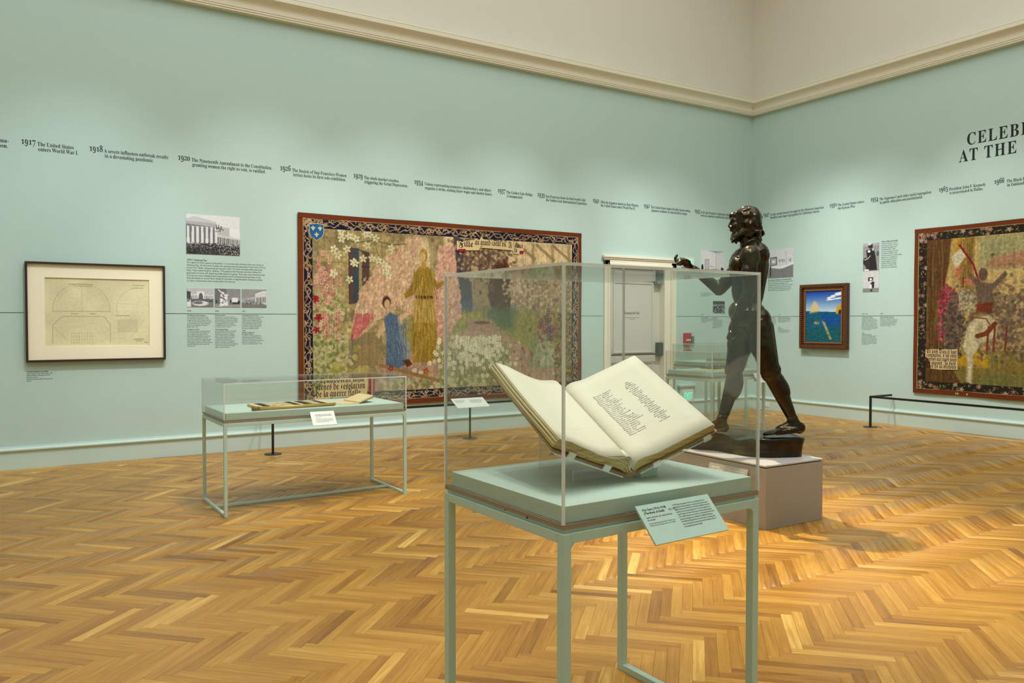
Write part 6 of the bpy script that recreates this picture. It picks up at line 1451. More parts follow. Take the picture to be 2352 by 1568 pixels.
# handwriting on the right page
names = ['Barbaria, August E.', 'Barden, Clarence', 'Barela, Merino', 'Barker, Lytton H.', 'Barkow, John', 'Barnes, Walton A.', 'Barnett, Horace J.', 'Barnfield, Walter J.', 'Barone, Frank T.', 'Barr, Cornelius J.', 'Barr, Wesley J.', 'Barrett, Eli A.', 'Barrow, Harvey R.', 'Barron, Lewis', 'Barrows, Raymond M.', 'Barry, Thomas', 'Barthel, William M.', 'Bartlett, Clifton L.', 'Bartholomew, Clyde L.', 'Bartmann, Herbert Edmund', 'Baruch, Simon J.', 'Barzen, Arthur H.', 'Baseley, Jared W.', 'Basey, Carl', 'Bashor, Otis Haden', 'Bassett, Henry H.']
towns = ['Napa', 'Oakland', 'San Mateo', 'Mill Valley', 'Fresno', 'Los Angeles', 'Oakland', 'Sacramento', 'San Diego', 'Pomona', 'Hanford', 'California', 'San Jose', 'Round Hill', 'Benicia', 'Los Angeles', 'Compton', 'San Pedro', 'Strathmore', 'Los Angeles', 'Oakland', 'Los Angeles', 'Santa Barbara', 'Berkeley', 'Orange', 'Los Angeles']
def page_line(txts, t0, name, right=False, mat='pen'):
    lines = []
    for k, s_ in enumerate(txts):
        y = 0.418 - k * 0.01125
        wd = len(s_) * 0.0044
        cu = sans_mesh(name, s_, 0.0092, 1.0, 0.004, wd, 0.35)
        co = np.empty(len(cu.vertices) * 3); cu.vertices.foreach_get('co', co); co = co.reshape(-1, 3)
        x0 = t0 - (wd * .5 if right else 0) + qr.uniform(-.002, .002)
        P_ = np.array([tuple(rd * float(x0 + a) + rn * (bump_r(float(x0 + a)) + 0.0006) + Vector((0, float(y + b + .04 * a), 0))) for a, b, c in co])
        cu.vertices.foreach_set('co', P_.ravel())
        lines.append(cu)
    bm = bmesh.new()
    for l_ in lines: bm.from_mesh(l_)
    m2 = bpy.data.meshes.new(name); bm.to_mesh(m2); bm.free(); m2.materials.append(M[mat])
    for l_ in lines: bpy.data.meshes.remove(l_)
    return link(bpy.data.objects.new(name, m2), book)
page_line(names, 0.070, 'handwritten_names')
page_line(towns, 0.228, 'handwritten_towns', True)

# acrylic cradle under the boards
cr = thing('book_cradle', (0, 0, 0), 'clear acrylic cradle propping up the open book', 'cradle')
from_basis(cr, BX, BY, BZ, BG)
def sheet(name, dirv, nrm, t0, t1, z0, z1, y0, y1, parent=cr, edge=True):
    c = [dirv * t + nrm * z + Vector((0, y, 0)) for z in (z0, z1) for t, y in ((t0, y0), (t1, y0), (t1, y1), (t0, y1))]
    m_ = MB()
    for i, f in enumerate([(0, 3, 2, 1), (4, 5, 6, 7), (0, 1, 5, 4), (1, 2, 6, 5), (2, 3, 7, 6), (3, 0, 4, 7)]):
        m_.add(c, [f], 0 if i < 2 else 1)
    return m_.build(name, [M['acrylic_cradle'], M['acrylic_edge']], parent)
sheet('cradle_wing', rd, rn, 0.02, .33, -.0425, -.0375, -.012, .50)
sheet('cradle_wing', ld, ln, 0.02, .35, -.0485, -.0435, -.012, .50)
for dv, nv, t in ((rd, rn, .075), (rd, rn, .29), (ld, ln, .10), (ld, ln, .27)):
    sheet('cradle_lip', dv, nv, t, t + .03, -.0425, -.020, -.018, -.013)
# legs of the cradle down to the deck, in world axes
def upright(x0, x1, y, z1):
    Mi = book.matrix_world.inverted()
    m_ = MB(); vs = [Mi @ Vector(p) for p in ((x0, y, .981), (x1, y, .981), (x1, y + .005, .981), (x0, y + .005, .981), (x0, y, z1), (x1, y, z1), (x1, y + .005, z1), (x0, y + .005, z1))]
    for i, f in enumerate([(0, 3, 2, 1), (4, 5, 6, 7), (0, 1, 5, 4), (1, 2, 6, 5), (2, 3, 7, 6), (3, 0, 4, 7)]): m_.add(vs, [f], 0 if i in (2, 4) else 1)
    m_.build('cradle_leg', [M['acrylic_cradle'], M['acrylic_edge']], cr)
upright(-9.62, -9.36, -7.34, 1.16)
upright(-9.66, -9.30, -7.62, 1.02)
tag(MB().box((-9.41, -7.70, .9808), (-9.33, -7.635, 1.014)).build('support_block', M['case'], None, 0.002), 'small mint block tucked under the right side of the open book', 'block')

# ================================================================== THINGS IN THE LOW CASE
M['kraft'] = plain('aged_paper', rgb(226, 204, 156), 0.7, var=0.06, scale=20)
M['album_black'] = plain('black_album_paper', rgb(38, 36, 32), 0.7)
M['gilt'] = plain('gilt_edge', rgb(206, 168, 92), 0.35, metal=0.4, var=0.25, scale=90, bump=.5, bscale=140)
al = thing('photo_album', (-9.30, -3.05, 0.8268), 'open album with gilded edge and black-mounted photos in the low case', 'album', R_(2))
box_ob('page_block', (-0.33, -0.16, 0.0), (0.33, 0.20, 0.020), M['gilt'], al, 0.004)
box_ob('page_sheet', (-0.325, -0.155, 0.020), (0.325, 0.195, 0.0215), M['kraft'], al)
MB().cyl((-0.37, -0.19, 0.016), (0.33, -0.165, 0.014), 0.015, 0.012, 14).build('rolled_edge', M['gilt'], al, smooth=True)
MB().cyl((-0.40, -0.195, 0.018), (-0.34, -0.19, 0.018), 0.018, 0.016, 14).build('roll_end', M['leather'], al, smooth=True)
for (x0, x1) in ((-0.28, -0.22), (-0.02, 0.04), (0.07, 0.14), (0.22, 0.27)):
    box_ob('black_mount', (x0, -0.13, 0.0215), (x1, 0.18, 0.0225), M['album_black'], al)
for (x0, x1, s_) in ((-0.22, -0.02, 4), (0.14, 0.22, 5)):
    cv = Canvas(30, 24, (206, 190, 156))
    for i in range(50): cv.dab(pr.random(), pr.random(), .09, .06, pr.choice(((150, 130, 96), (210, 196, 168), (120, 104, 80), (186, 168, 132))), pr.random() * 3, .7)
    picture('mounted_photo', cv, (x0, 0.17, 0.0232), (1, 0, 0), (0, 1, 0), x1 - x0, 0.29, M['print'], al)
bk2 = thing('open_booklet', (-8.755, -3.02, 0.8268), 'small open booklet with buff pages, right of the album in the low case', 'booklet', R_(8))
m_ = MB()
m_.add([(-0.17, -0.13, 0.004), (0.0, -0.15, 0.006), (0.0, 0.13, 0.006), (-0.17, 0.13, 0.004), (-0.17, -0.13, 0.0), (0.0, -0.15, 0.0), (0.0, 0.13, 0.0), (-0.17, 0.13, 0.0)], [(0, 1, 2, 3), (4, 7, 6, 5), (0, 4, 5, 1), (1, 5, 6, 2), (2, 6, 7, 3), (3, 7, 4, 0)])
m_.build('left_page', M['kraft'], bk2)
m_ = MB()
m_.add([(0.0, -0.15, 0.004), (0.17, -0.11, 0.05), (0.17, 0.15, 0.05), (0.0, 0.13, 0.004), (0.0, -0.15, 0.016), (0.165, -0.11, 0.064), (0.165, 0.15, 0.064), (0.0, 0.13, 0.016)], [(0, 3, 2, 1), (4, 5, 6, 7), (0, 1, 5, 4), (1, 2, 6, 5), (2, 3, 7, 6), (3, 0, 4, 7)])
m_.build('right_page_stack', M['kraft'], bk2)
m_ = MB()
m_.add([(0.0, -0.155, 0.0005), (0.18, -0.115, 0.046), (0.18, 0.155, 0.046), (0.0, 0.135, 0.0005), (0.0, -0.155, 0.0035), (0.18, -0.115, 0.049), (0.18, 0.155, 0.049), (0.0, 0.135, 0.0035)], [(0, 3, 2, 1), (4, 5, 6, 7), (0, 1, 5, 4), (1, 2, 6, 5), (2, 3, 7, 6), (3, 0, 4, 7)])
m_.build('cover', M['leather'], bk2)
m_ = MB().add([(0.16, 0.02, 0.0), (0.19, 0.02, 0.0), (0.19, 0.10, 0.0), (0.16, 0.10, 0.0), (0.14, 0.02, 0.037), (0.17, 0.02, 0.044), (0.17, 0.10, 0.044), (0.14, 0.10, 0.037)], [(0, 3, 2, 1), (4, 5, 6, 7), (0, 1, 5, 4), (1, 2, 6, 5), (2, 3, 7, 6), (3, 0, 4, 7)])
m_.build('page_prop', M['acrylic_cradle'], bk2)
tag(box_ob('loose_sheet', (-8.62, -2.84, 0.8268), (-8.46, -2.68, 0.8288), M['kraft']), 'flat buff sheet lying at the back of the low case, beyond the booklet', 'paper')

# things in the two far cases
M['yellow_paper'] = plain('yellowed_paper', rgb(226, 204, 120), 0.7)
for (x, y, w, d, rz, mt, lb) in ((-4.36, -3.10, .30, .22, 12, 'kraft', 'buff sheet at the left in the case by the door'),
                                (-4.02, -3.16, .34, .24, -4, 'yellow_paper', 'yellowed sheet at the front of the case by the door'),
                                (-3.90, -2.86, .36, .22, 5, 'leather', 'brown folder at the back of the case by the door')):
    o = MB().box((-w / 2, -d / 2, 0), (w / 2, d / 2, .003 if mt != 'leather' else .012)).build('archive_paper' if mt != 'leather' else 'archive_folder', M[mt], None, 0.001)
    o.location = (x, y, .9808); o.rotation_euler = (0, 0, R_(rz)); tag(o, lb, 'paper' if mt != 'leather' else 'folder')
fb = thing('closed_book', (-2.42, -1.5, .9808), 'thin buff book lying in the farthest case', 'book', R_(10))
box_ob('cover', (-.16, -.11, 0), (.16, .11, .004), M['leather'], fb, .001); box_ob('page_block', (-.155, -.105, .004), (.155, .105, .022), M['kraft'], fb); box_ob('cover', (-.16, -.11, .022), (.16, .11, .026), M['leather'], fb, .001)
# ================================================================== BRONZE FIGURE (metres: ahead, to its left, up from the plinth)
# capsules: start point, radius, end point, radius; blobs: centre, three radii, tilt in degrees
CAPSULES = [
  [-.038,-.121,1.482,.147,-.032,-.131,1.262,.116],
  [-.101,-.031,1.545,.048,-.084,-.061,1.329,.045],
  [-.150,-.211,1.551,.050,-.117,-.191,1.335,.046],
  [-.019,-.121,1.767,.059,-.038,-.121,1.593,.077],
  [-.058,-.121,1.712,.049,-.015,-.001,1.604,.058],
  [-.058,-.121,1.712,.049,-.069,-.251,1.618,.061],
  [.012,.059,1.558,.066,.032,.109,1.319,.051],
  [.039,.109,1.299,.047,.130,.089,1.094,.036],
  [.154,.044,.988,.016,.171,.044,.947,.014],
  [.171,.044,.947,.014,.148,.049,.924,.013],
  [.148,.049,.924,.013,.126,.054,.944,.012],
  [.167,.067,.989,.016,.184,.067,.948,.014],
  [.184,.067,.948,.014,.161,.072,.924,.013],
  [.161,.072,.924,.013,.132,.077,.945,.012],
  [.174,.091,.989,.016,.190,.091,.948,.014],
  [.190,.091,.948,.014,.168,.096,.925,.013],
  [.168,.096,.925,.013,.139,.101,.945,.011],
  [.173,.113,.989,.015,.189,.113,.949,.014],
  [.189,.113,.949,.014,.167,.118,.925,.013],
  [.167,.118,.925,.013,.145,.123,.945,.011],
  [.126,.099,1.050,.018,.119,.114,1.003,.015],
  [.119,.114,1.003,.015,.131,.109,.969,.013],
  [-.021,-.291,1.547,.068,.142,-.351,1.345,.054],
  [.149,-.351,1.345,.053,.355,-.371,1.513,.033],
  [.458,-.401,1.580,.016,.494,-.401,1.580,.014],
  [.494,-.401,1.580,.014,.502,-.401,1.605,.013],
  [.502,-.401,1.605,.013,.487,-.401,1.631,.011],
  [.461,-.371,1.570,.015,.490,-.371,1.581,.013],
  [.490,-.371,1.581,.013,.472,-.371,1.599,.012],
  [.472,-.371,1.599,.012,.435,-.371,1.599,.011],
  [.465,-.351,1.560,.015,.494,-.351,1.567,.013],
  [.494,-.351,1.567,.013,.476,-.351,1.585,.012],
  [.476,-.351,1.585,.012,.440,-.351,1.585,.011],
  [.469,-.331,1.550,.015,.498,-.331,1.553,.013],
  [.498,-.331,1.553,.013,.480,-.331,1.571,.012],
  [.480,-.331,1.571,.012,.444,-.331,1.571,.011],
  [.401,-.331,1.567,.017,.432,-.321,1.585,.015],
  [.432,-.321,1.585,.015,.457,-.321,1.585,.012],
  [-.100,-.051,1.029,.111,-.179,-.041,.683,.079],
  [-.221,-.041,.614,.073,-.344,-.031,.337,.043],
  [-.380,-.031,.261,.048,-.259,-.041,.215,.035],
  [-.383,-.001,.224,.031,-.228,-.001,.199,.022],
  [-.373,-.051,.231,.042,-.252,-.071,.197,.028],
  [-.272,-.081,.202,.023,-.192,-.101,.186,.018],
  [-.192,-.101,.186,.018,-.160,-.101,.172,.016],
  [-.265,-.059,.205,.023,-.186,-.073,.189,.015],
  [-.186,-.073,.189,.015,-.155,-.073,.176,.014],
  [-.258,-.037,.208,.022,-.191,-.046,.193,.014],
  [-.191,-.046,.193,.014,-.160,-.046,.179,.013],
  [-.251,-.017,.211,.022,-.201,-.021,.197,.013],
  [-.201,-.021,.197,.013,-.170,-.021,.183,.012],
  [-.244,.002,.214,.022,-.213,.003,.200,.012],
  [-.213,.003,.200,.012,-.182,.003,.186,.011],
  [-.019,-.201,1.042,.117,.038,-.241,.706,.078],
  [.036,-.261,.619,.070,.118,-.281,.316,.045],
  [.135,-.281,.236,.047,.259,-.331,.187,.034],
  [.148,-.271,.202,.032,.274,-.301,.172,.025],
  [.242,-.401,.174,.024,.329,-.421,.156,.019],
  [.329,-.421,.156,.019,.360,-.431,.144,.017],
  [.248,-.376,.177,.024,.335,-.396,.160,.016],
  [.335,-.396,.160,.016,.366,-.406,.147,.014],
  [.255,-.351,.180,.024,.330,-.371,.163,.015],
  [.330,-.371,.163,.015,.360,-.381,.151,.013],
  [.261,-.326,.184,.023,.321,-.346,.166,.014],
  [.321,-.346,.166,.014,.351,-.356,.154,.012],
  [.267,-.301,.187,.023,.309,-.321,.170,.013],
  [.309,-.321,.170,.013,.339,-.331,.157,.011],
  [.101,-.121,1.920,.031,.021,-.121,1.948,.035],
  [.117,-.086,1.888,.012,.098,-.156,1.897,.012],
  [.111,-.121,1.879,.011,.126,-.121,1.837,.014],
  [.117,-.121,1.807,.011,.092,-.086,1.791,.011],
  [.117,-.121,1.807,.011,.073,-.156,1.799,.011],
  [.103,-.121,1.769,.012,.085,-.086,1.770,.010],
  [.103,-.121,1.769,.012,.066,-.156,1.778,.011],
  [.094,-.091,1.743,.024,.019,-.051,1.791,.021],
  [.077,-.151,1.750,.025,-.022,-.191,1.807,.021],
  [.086,-.081,1.759,.017,.030,-.061,1.768,.017],
  [.010,-.036,1.854,.021,.007,-.036,1.830,.016],
  [-.120,-.110,1.849,.010,-.105,-.097,1.816,.010],
  [.010,-.058,1.958,.009,-.018,-.072,1.964,.008],
  [.011,-.033,1.920,.009,-.022,-.031,1.924,.009],
  [.008,-.115,1.989,.010,-.024,-.114,1.997,.009],
  [-.031,-.088,1.980,.012,-.048,-.068,1.973,.010],
  [-.019,-.077,1.975,.013,-.028,-.066,1.972,.008],
  [-.088,-.190,1.957,.011,-.108,-.193,1.943,.010],
  [-.007,-.162,1.986,.012,-.037,-.161,1.994,.007],
  [-.079,-.180,1.970,.012,-.105,-.168,1.953,.007],
  [-.061,-.200,1.959,.009,-.088,-.208,1.953,.007],
  [-.098,-.118,1.959,.012,-.115,-.103,1.935,.009],
  [-.107,-.082,1.863,.010,-.104,-.086,1.843,.008],
  [-.028,-.147,1.993,.011,-.052,-.152,1.994,.009],
  [-.033,-.030,1.871,.012,-.032,-.035,1.840,.010],
  [-.024,-.209,1.940,.013,-.054,-.215,1.956,.009],
  [-.115,-.193,1.877,.012,-.110,-.195,1.851,.011],
  [-.090,-.211,1.881,.012,-.083,-.210,1.862,.009],
  [-.098,-.136,1.966,.011,-.109,-.125,1.951,.010],
  [.027,-.036,1.921,.011,.004,-.033,1.932,.010],
  [-.095,-.207,1.875,.010,-.085,-.201,1.854,.010],
  [-.098,-.077,1.914,.013,-.106,-.087,1.902,.008],
  [.031,-.035,1.916,.013,.006,-.032,1.932,.009],
  [-.111,-.196,1.875,.011,-.109,-.206,1.856,.008],
  [-.033,-.212,1.936,.012,-.059,-.204,1.946,.009],
  [-.093,-.067,1.861,.010,-.088,-.070,1.829,.008],
  [-.118,-.161,1.943,.010,-.136,-.159,1.911,.007],
  [-.132,-.160,1.899,.011,-.136,-.164,1.873,.008],
  [-.068,-.188,1.969,.013,-.094,-.182,1.958,.007],
  [-.044,-.097,1.982,.012,-.077,-.088,1.970,.010],
  [-.033,-.033,1.898,.010,-.044,-.035,1.883,.008],
  [-.122,-.103,1.889,.010,-.125,-.108,1.865,.008],
  [-.032,-.211,1.940,.012,-.065,-.234,1.952,.008],
  [-.101,-.203,1.872,.009,-.087,-.191,1.845,.010],
  [-.018,-.194,1.964,.012,-.042,-.193,1.973,.009],
  [.060,-.139,1.950,.011,.044,-.143,1.971,.010],
  [-.082,-.208,1.934,.011,-.096,-.198,1.917,.009],
  [.017,-.042,1.936,.010,-.012,-.028,1.943,.009],
  [-.002,-.120,1.991,.012,-.024,-.106,1.994,.009],
  [-.051,-.104,1.983,.009,-.078,-.128,1.979,.010],
  [.035,-.127,1.977,.011,.006,-.119,1.996,.009],
  [-.011,-.202,1.948,.012,-.038,-.202,1.966,.010],
  [.055,-.137,1.957,.010,.042,-.137,1.973,.007],
  [-.042,-.033,1.880,.010,-.043,-.027,1.852,.010],
  [-.015,-.171,1.983,.009,-.041,-.158,1.988,.008],
  [.055,-.075,1.950,.012,.037,-.071,1.967,.007],
  [.015,-.133,1.987,.013,.006,-.139,1.990,.007],
  [-.040,-.125,1.992,.012,-.067,-.110,1.985,.009],
  [-.050,-.038,1.893,.011,-.053,-.023,1.868,.010],
  [-.103,-.123,1.956,.012,-.122,-.118,1.932,.008],
  [-.057,-.043,1.899,.010,-.070,-.057,1.881,.007],
  [.054,-.075,1.951,.011,.045,-.061,1.960,.010],
  [-.036,-.032,1.885,.013,-.042,-.023,1.855,.008],
  [-.028,-.213,1.929,.010,-.045,-.207,1.940,.007],
  [-.027,-.085,1.979,.012,-.045,-.076,1.974,.008],
  [-.012,-.201,1.950,.010,-.018,-.183,1.954,.010],
  [.020,-.037,1.927,.010,.003,-.028,1.931,.008],
  [-.097,-.205,1.921,.013,-.108,-.198,1.894,.010],
  [-.063,-.073,1.953,.012,-.089,-.086,1.939,.009],
  [-.120,-.131,1.936,.012,-.139,-.142,1.908,.010],
  [.038,-.037,1.918,.011,.015,-.036,1.936,.008],
  [.035,-.124,1.978,.011,.013,-.138,1.991,.008],
  [.048,-.053,1.935,.013,.013,-.080,1.962,.009],
  [.008,-.032,1.918,.012,-.021,-.034,1.920,.010],
  [-.055,-.054,1.932,.010,-.066,-.048,1.920,.007],
  [-.084,-.058,1.874,.010,-.082,-.053,1.854,.009],
  [-.054,-.042,1.903,.012,-.065,-.035,1.875,.010],
  [-.083,-.057,1.869,.012,-.083,-.063,1.849,.009],
  [-.068,-.208,1.943,.011,-.087,-.212,1.935,.009],
  [-.048,-.213,1.936,.013,-.080,-.215,1.937,.008],
  [-.050,-.037,1.882,.009,-.054,-.032,1.849,.008],
  [-.026,-.028,1.861,.011,-.016,-.021,1.841,.009],
  [-.126,-.137,1.848,.009,-.120,-.145,1.829,.007],
  [-.045,-.034,1.874,.011,-.042,-.026,1.851,.010],
  [.003,-.030,1.913,.012,-.027,-.027,1.911,.007],
  [-.056,-.106,1.982,.012,-.068,-.099,1.975,.007],
  [-.005,-.169,1.981,.012,-.037,-.183,1.993,.008],
  [.050,-.065,1.946,.010,.032,-.069,1.961,.007],
  [-.098,-.074,1.853,.009,-.097,-.088,1.837,.008],
  [-.016,-.044,1.939,.011,-.039,-.052,1.934,.008],
  [-.125,-.156,1.849,.009,-.111,-.158,1.815,.007],
  [-.013,-.212,1.917,.010,-.020,-.205,1.932,.009],
  [-.084,-.210,1.925,.012,-.102,-.213,1.903,.007],
  [-.099,-.121,1.959,.011,-.120,-.121,1.938,.009],
  [-.053,-.076,1.963,.012,-.077,-.079,1.951,.010],
  [-.040,-.055,1.945,.010,-.064,-.075,1.938,.008],
  [-.043,-.049,1.933,.012,-.060,-.030,1.913,.009],
  [-.031,-.079,1.974,.012,-.053,-.056,1.964,.008],
  [-.094,-.208,1.915,.013,-.104,-.213,1.894,.009],
  [.065,-.071,1.937,.010,.045,-.071,1.962,.009],
  [.021,-.067,1.963,.012,-.001,-.057,1.969,.008],
  [-.116,-.117,1.933,.012,-.126,-.113,1.911,.010],
  [-.045,-.113,1.988,.009,-.075,-.112,1.980,.010],
  [-.017,-.082,1.978,.010,-.042,-.095,1.978,.007],
  [-.012,-.201,1.950,.010,-.040,-.189,1.967,.009],
  [-.116,-.093,1.877,.009,-.117,-.099,1.854,.009],
  [-.096,-.187,1.953,.011,-.117,-.190,1.935,.010],
  [-.079,-.147,1.980,.012,-.102,-.164,1.973,.008],
  [-.077,-.120,1.977,.011,-.097,-.125,1.967,.008],
  [-.095,-.206,1.923,.009,-.109,-.213,1.903,.010],
  [.032,-.032,1.908,.012,.012,-.042,1.922,.010],
  [.061,-.087,1.951,.013,.041,-.094,1.970,.008],
  [-.053,-.041,1.899,.011,-.062,-.039,1.876,.009],
  [.033,-.058,1.951,.012,.018,-.040,1.958,.010],
  [-.116,-.112,1.930,.010,-.127,-.119,1.913,.009],
  [.020,-.031,1.912,.013,.003,-.020,1.918,.009],
  [-.058,-.040,1.874,.011,-.052,-.025,1.836,.010],
  [.002,-.033,1.921,.010,-.019,-.028,1.919,.007],
  [-.098,-.081,1.922,.010,-.112,-.082,1.893,.008],
  [-.044,-.211,1.942,.012,-.077,-.220,1.945,.010],
  [.010,-.030,1.911,.011,-.022,-.064,1.918,.008],
  [-.063,-.070,1.950,.012,-.074,-.049,1.934,.007],
  [-.032,-.213,1.934,.013,-.054,-.191,1.943,.008],
  [.033,-.159,1.966,.011,.012,-.156,1.984,.009],
  [-.043,-.041,1.917,.012,-.059,-.033,1.896,.010],
  [-.044,-.043,1.920,.009,-.068,-.040,1.894,.009],
  [-.048,-.213,1.935,.013,-.072,-.207,1.935,.009],
  [-.093,-.204,1.930,.011,-.112,-.215,1.911,.008],
  [-.056,-.049,1.922,.012,-.068,-.040,1.903,.009],
  [-.043,-.136,1.993,.013,-.070,-.131,1.987,.008],
  [.065,-.088,1.948,.011,.043,-.108,1.969,.007],
  [-.022,-.193,1.966,.009,-.039,-.198,1.971,.009],
  [.025,-.031,1.910,.012,-.003,-.027,1.925,.007],
  [-.069,-.094,1.806,.011,-.075,-.094,1.791,.011],
  [-.104,-.149,1.740,.012,-.103,-.149,1.725,.012],
  [-.079,-.143,1.813,.014,-.096,-.143,1.800,.010],
  [-.132,-.185,1.830,.015,-.131,-.185,1.816,.010],
  [-.066,-.071,1.743,.012,-.066,-.071,1.730,.012],
  [-.083,-.084,1.792,.011,-.079,-.084,1.772,.009],
  [-.059,-.078,1.722,.012,-.041,-.078,1.701,.010],
  [-.112,-.191,1.848,.013,-.107,-.191,1.831,.011],
  [-.051,-.070,1.730,.013,-.050,-.070,1.716,.011],
  [-.030,-.066,1.763,.013,-.026,-.066,1.747,.011],
  [-.063,-.097,1.752,.013,-.064,-.097,1.728,.010],
  [-.124,-.203,1.750,.012,-.123,-.203,1.732,.010],
  [-.073,-.086,1.864,.012,-.092,-.086,1.849,.010],
  [-.153,-.197,1.804,.014,-.173,-.197,1.784,.012],
  [-.067,-.086,1.738,.015,-.069,-.086,1.726,.011],
  [-.107,-.151,1.867,.013,-.116,-.151,1.848,.011],
  [-.162,-.181,1.782,.013,-.147,-.181,1.764,.009],
  [-.135,-.169,1.853,.012,-.142,-.169,1.832,.010],
  [-.084,-.089,1.858,.011,-.094,-.089,1.847,.011],
  [-.144,-.176,1.843,.013,-.149,-.176,1.829,.011],
  [-.108,-.205,1.750,.013,-.115,-.205,1.733,.011],
  [-.130,-.200,1.840,.011,-.150,-.200,1.816,.011],
  [-.089,-.083,1.747,.013,-.088,-.083,1.726,.010],
  [-.095,-.086,1.761,.014,-.116,-.086,1.738,.009],
  [-.093,-.144,1.768,.014,-.083,-.144,1.751,.011],
  [-.134,-.164,1.753,.014,-.111,-.164,1.729,.010],
  [-.069,-.047,1.829,.013,-.066,-.047,1.818,.009],
  [-.095,-.153,1.740,.012,-.098,-.153,1.729,.010],
  [-.049,-.053,1.784,.011,-.031,-.053,1.765,.009],
  [-.098,-.063,1.859,.011,-.099,-.063,1.841,.010],
  [-.090,-.183,1.767,.011,-.097,-.183,1.747,.012],
  [-.091,-.074,1.726,.010,-.048,-.074,1.706,.009],
  [-.078,-.038,1.790,.013,-.078,-.038,1.776,.011],
  [-.086,-.044,1.788,.014,-.069,-.044,1.777,.009],
  [-.128,-.200,1.811,.015,-.115,-.200,1.794,.011],
  [-.089,-.075,1.842,.013,-.099,-.075,1.820,.009],
  [-.097,-.196,1.861,.014,-.111,-.196,1.846,.011],
  [-.119,-.203,1.792,.012,-.098,-.203,1.770,.010],
  [-.088,-.094,1.848,.013,-.112,-.094,1.828,.010],
  [-.069,-.077,1.860,.012,-.057,-.077,1.840,.010],
  [-.096,-.160,1.796,.011,-.117,-.160,1.773,.011],
  [-.118,-.091,1.727,.012,-.103,-.091,1.705,.009],
  [-.152,-.172,1.805,.014,-.164,-.172,1.793,.011],
  [-.077,-.097,1.863,.011,-.066,-.097,1.843,.009],
  [-.054,-.046,1.786,.012,-.038,-.046,1.770,.010],
  [-.054,-.098,1.749,.012,-.053,-.098,1.729,.010],
  [-.059,-.050,1.813,.012,-.066,-.050,1.794,.009],
  [-.090,-.158,1.757,.014,-.089,-.158,1.734,.011],
  [-.080,-.089,1.761,.011,-.077,-.089,1.750,.012],
  [-.093,-.066,1.843,.014,-.109,-.066,1.822,.010],
  [-.058,-.092,1.739,.015,-.035,-.092,1.723,.010],
  [-.111,-.075,1.859,.011,-.110,-.075,1.845,.011],
  [-.114,-.155,1.806,.012,-.119,-.155,1.795,.010],
  [-.111,-.181,1.859,.014,-.100,-.181,1.841,.012],
  [-.108,-.190,1.765,.012,-.105,-.190,1.743,.011],
  [-.099,-.141,1.764,.011,-.073,-.141,1.743,.010],
  [-.095,-.143,1.800,.011,-.102,-.143,1.779,.011],
  [-.088,-.069,1.745,.012,-.096,-.069,1.727,.011],
  [-.071,-.187,1.736,.011,-.085,-.187,1.724,.010],
  [-.060,-.092,1.728,.012,-.045,-.092,1.717,.010],
  [-.060,-.207,1.878,.011,-.059,-.207,1.859,.010],
  [-.012,-.041,1.801,.011,-.007,-.041,1.779,.009],
  [-.001,-.037,1.863,.010,-.007,-.037,1.847,.009],
  [-.020,-.037,1.864,.012,-.024,-.037,1.853,.008],
  [-.028,-.041,1.889,.012,-.016,-.041,1.871,.009],
  [.013,-.042,1.796,.011,.031,-.042,1.784,.009],
  [-.036,-.203,1.828,.011,-.042,-.203,1.810,.009],
  [.009,-.041,1.889,.010,.021,-.041,1.871,.009],
  [-.020,-.046,1.772,.010,.005,-.046,1.761,.010],
  [.016,-.037,1.866,.009,.013,-.037,1.856,.008],
  [-.079,-.202,1.910,.012,-.089,-.202,1.899,.008],
  [-.064,-.202,1.906,.012,-.049,-.202,1.895,.009],
  [-.035,-.039,1.877,.012,-.024,-.039,1.859,.009],
  [-.075,-.202,1.906,.010,-.082,-.202,1.889,.009],
  [.005,-.038,1.815,.009,.028,-.038,1.792,.008],
  [-.083,-.200,1.811,.011,-.095,-.200,1.794,.010],
  [-.088,-.206,1.886,.010,-.076,-.206,1.873,.008],
  [-.073,-.202,1.820,.011,-.081,-.202,1.805,.008],
  [-.072,-.206,1.883,.012,-.086,-.206,1.864,.009],
  [-.063,-.206,1.884,.010,-.072,-.206,1.865,.009],
  [-.085,-.204,1.832,.013,-.077,-.204,1.808,.010],
  [-.026,-.041,1.889,.009,-.025,-.041,1.868,.009],
  [-.036,-.042,1.892,.010,-.023,-.042,1.875,.009],
  [.008,-.039,1.811,.010,-.013,-.039,1.794,.009],
  [-.036,-.206,1.882,.012,-.053,-.206,1.863,.009],
  [-.023,-.047,1.767,.012,-.020,-.047,1.745,.010],
  [-.008,-.036,1.857,.010,-.016,-.036,1.838,.010],
  [-.078,-.203,1.827,.011,-.079,-.203,1.807,.009],
  [-.027,-.041,1.887,.011,-.034,-.041,1.874,.008],
  [-.003,-.047,1.768,.010,.001,-.047,1.749,.010],
  [.010,-.039,1.874,.011,.035,-.039,1.853,.008],
  [.001,-.046,1.771,.010,.013,-.046,1.748,.008],
  [-.088,-.202,1.822,.011,-.087,-.202,1.811,.010],
  [-.071,-.206,1.887,.011,-.056,-.206,1.875,.009],
  [-.013,-.034,1.844,.009,-.014,-.034,1.822,.010],
  [-.073,-.208,1.874,.011,-.053,-.208,1.861,.010],
  [-.006,-.040,1.881,.011,-.002,-.040,1.867,.008],
  [-.055,-.195,1.778,.011,-.057,-.195,1.766,.009],
  [-.076,-.202,1.818,.009,-.067,-.202,1.801,.009],
  [-.093,-.201,1.913,.010,-.078,-.201,1.893,.009],
  [.008,-.037,1.867,.012,.018,-.037,1.854,.009],
  [-.039,-.207,1.876,.010,-.025,-.207,1.857,.010],
  [-.040,-.201,1.914,.011,-.041,-.201,1.895,.010],
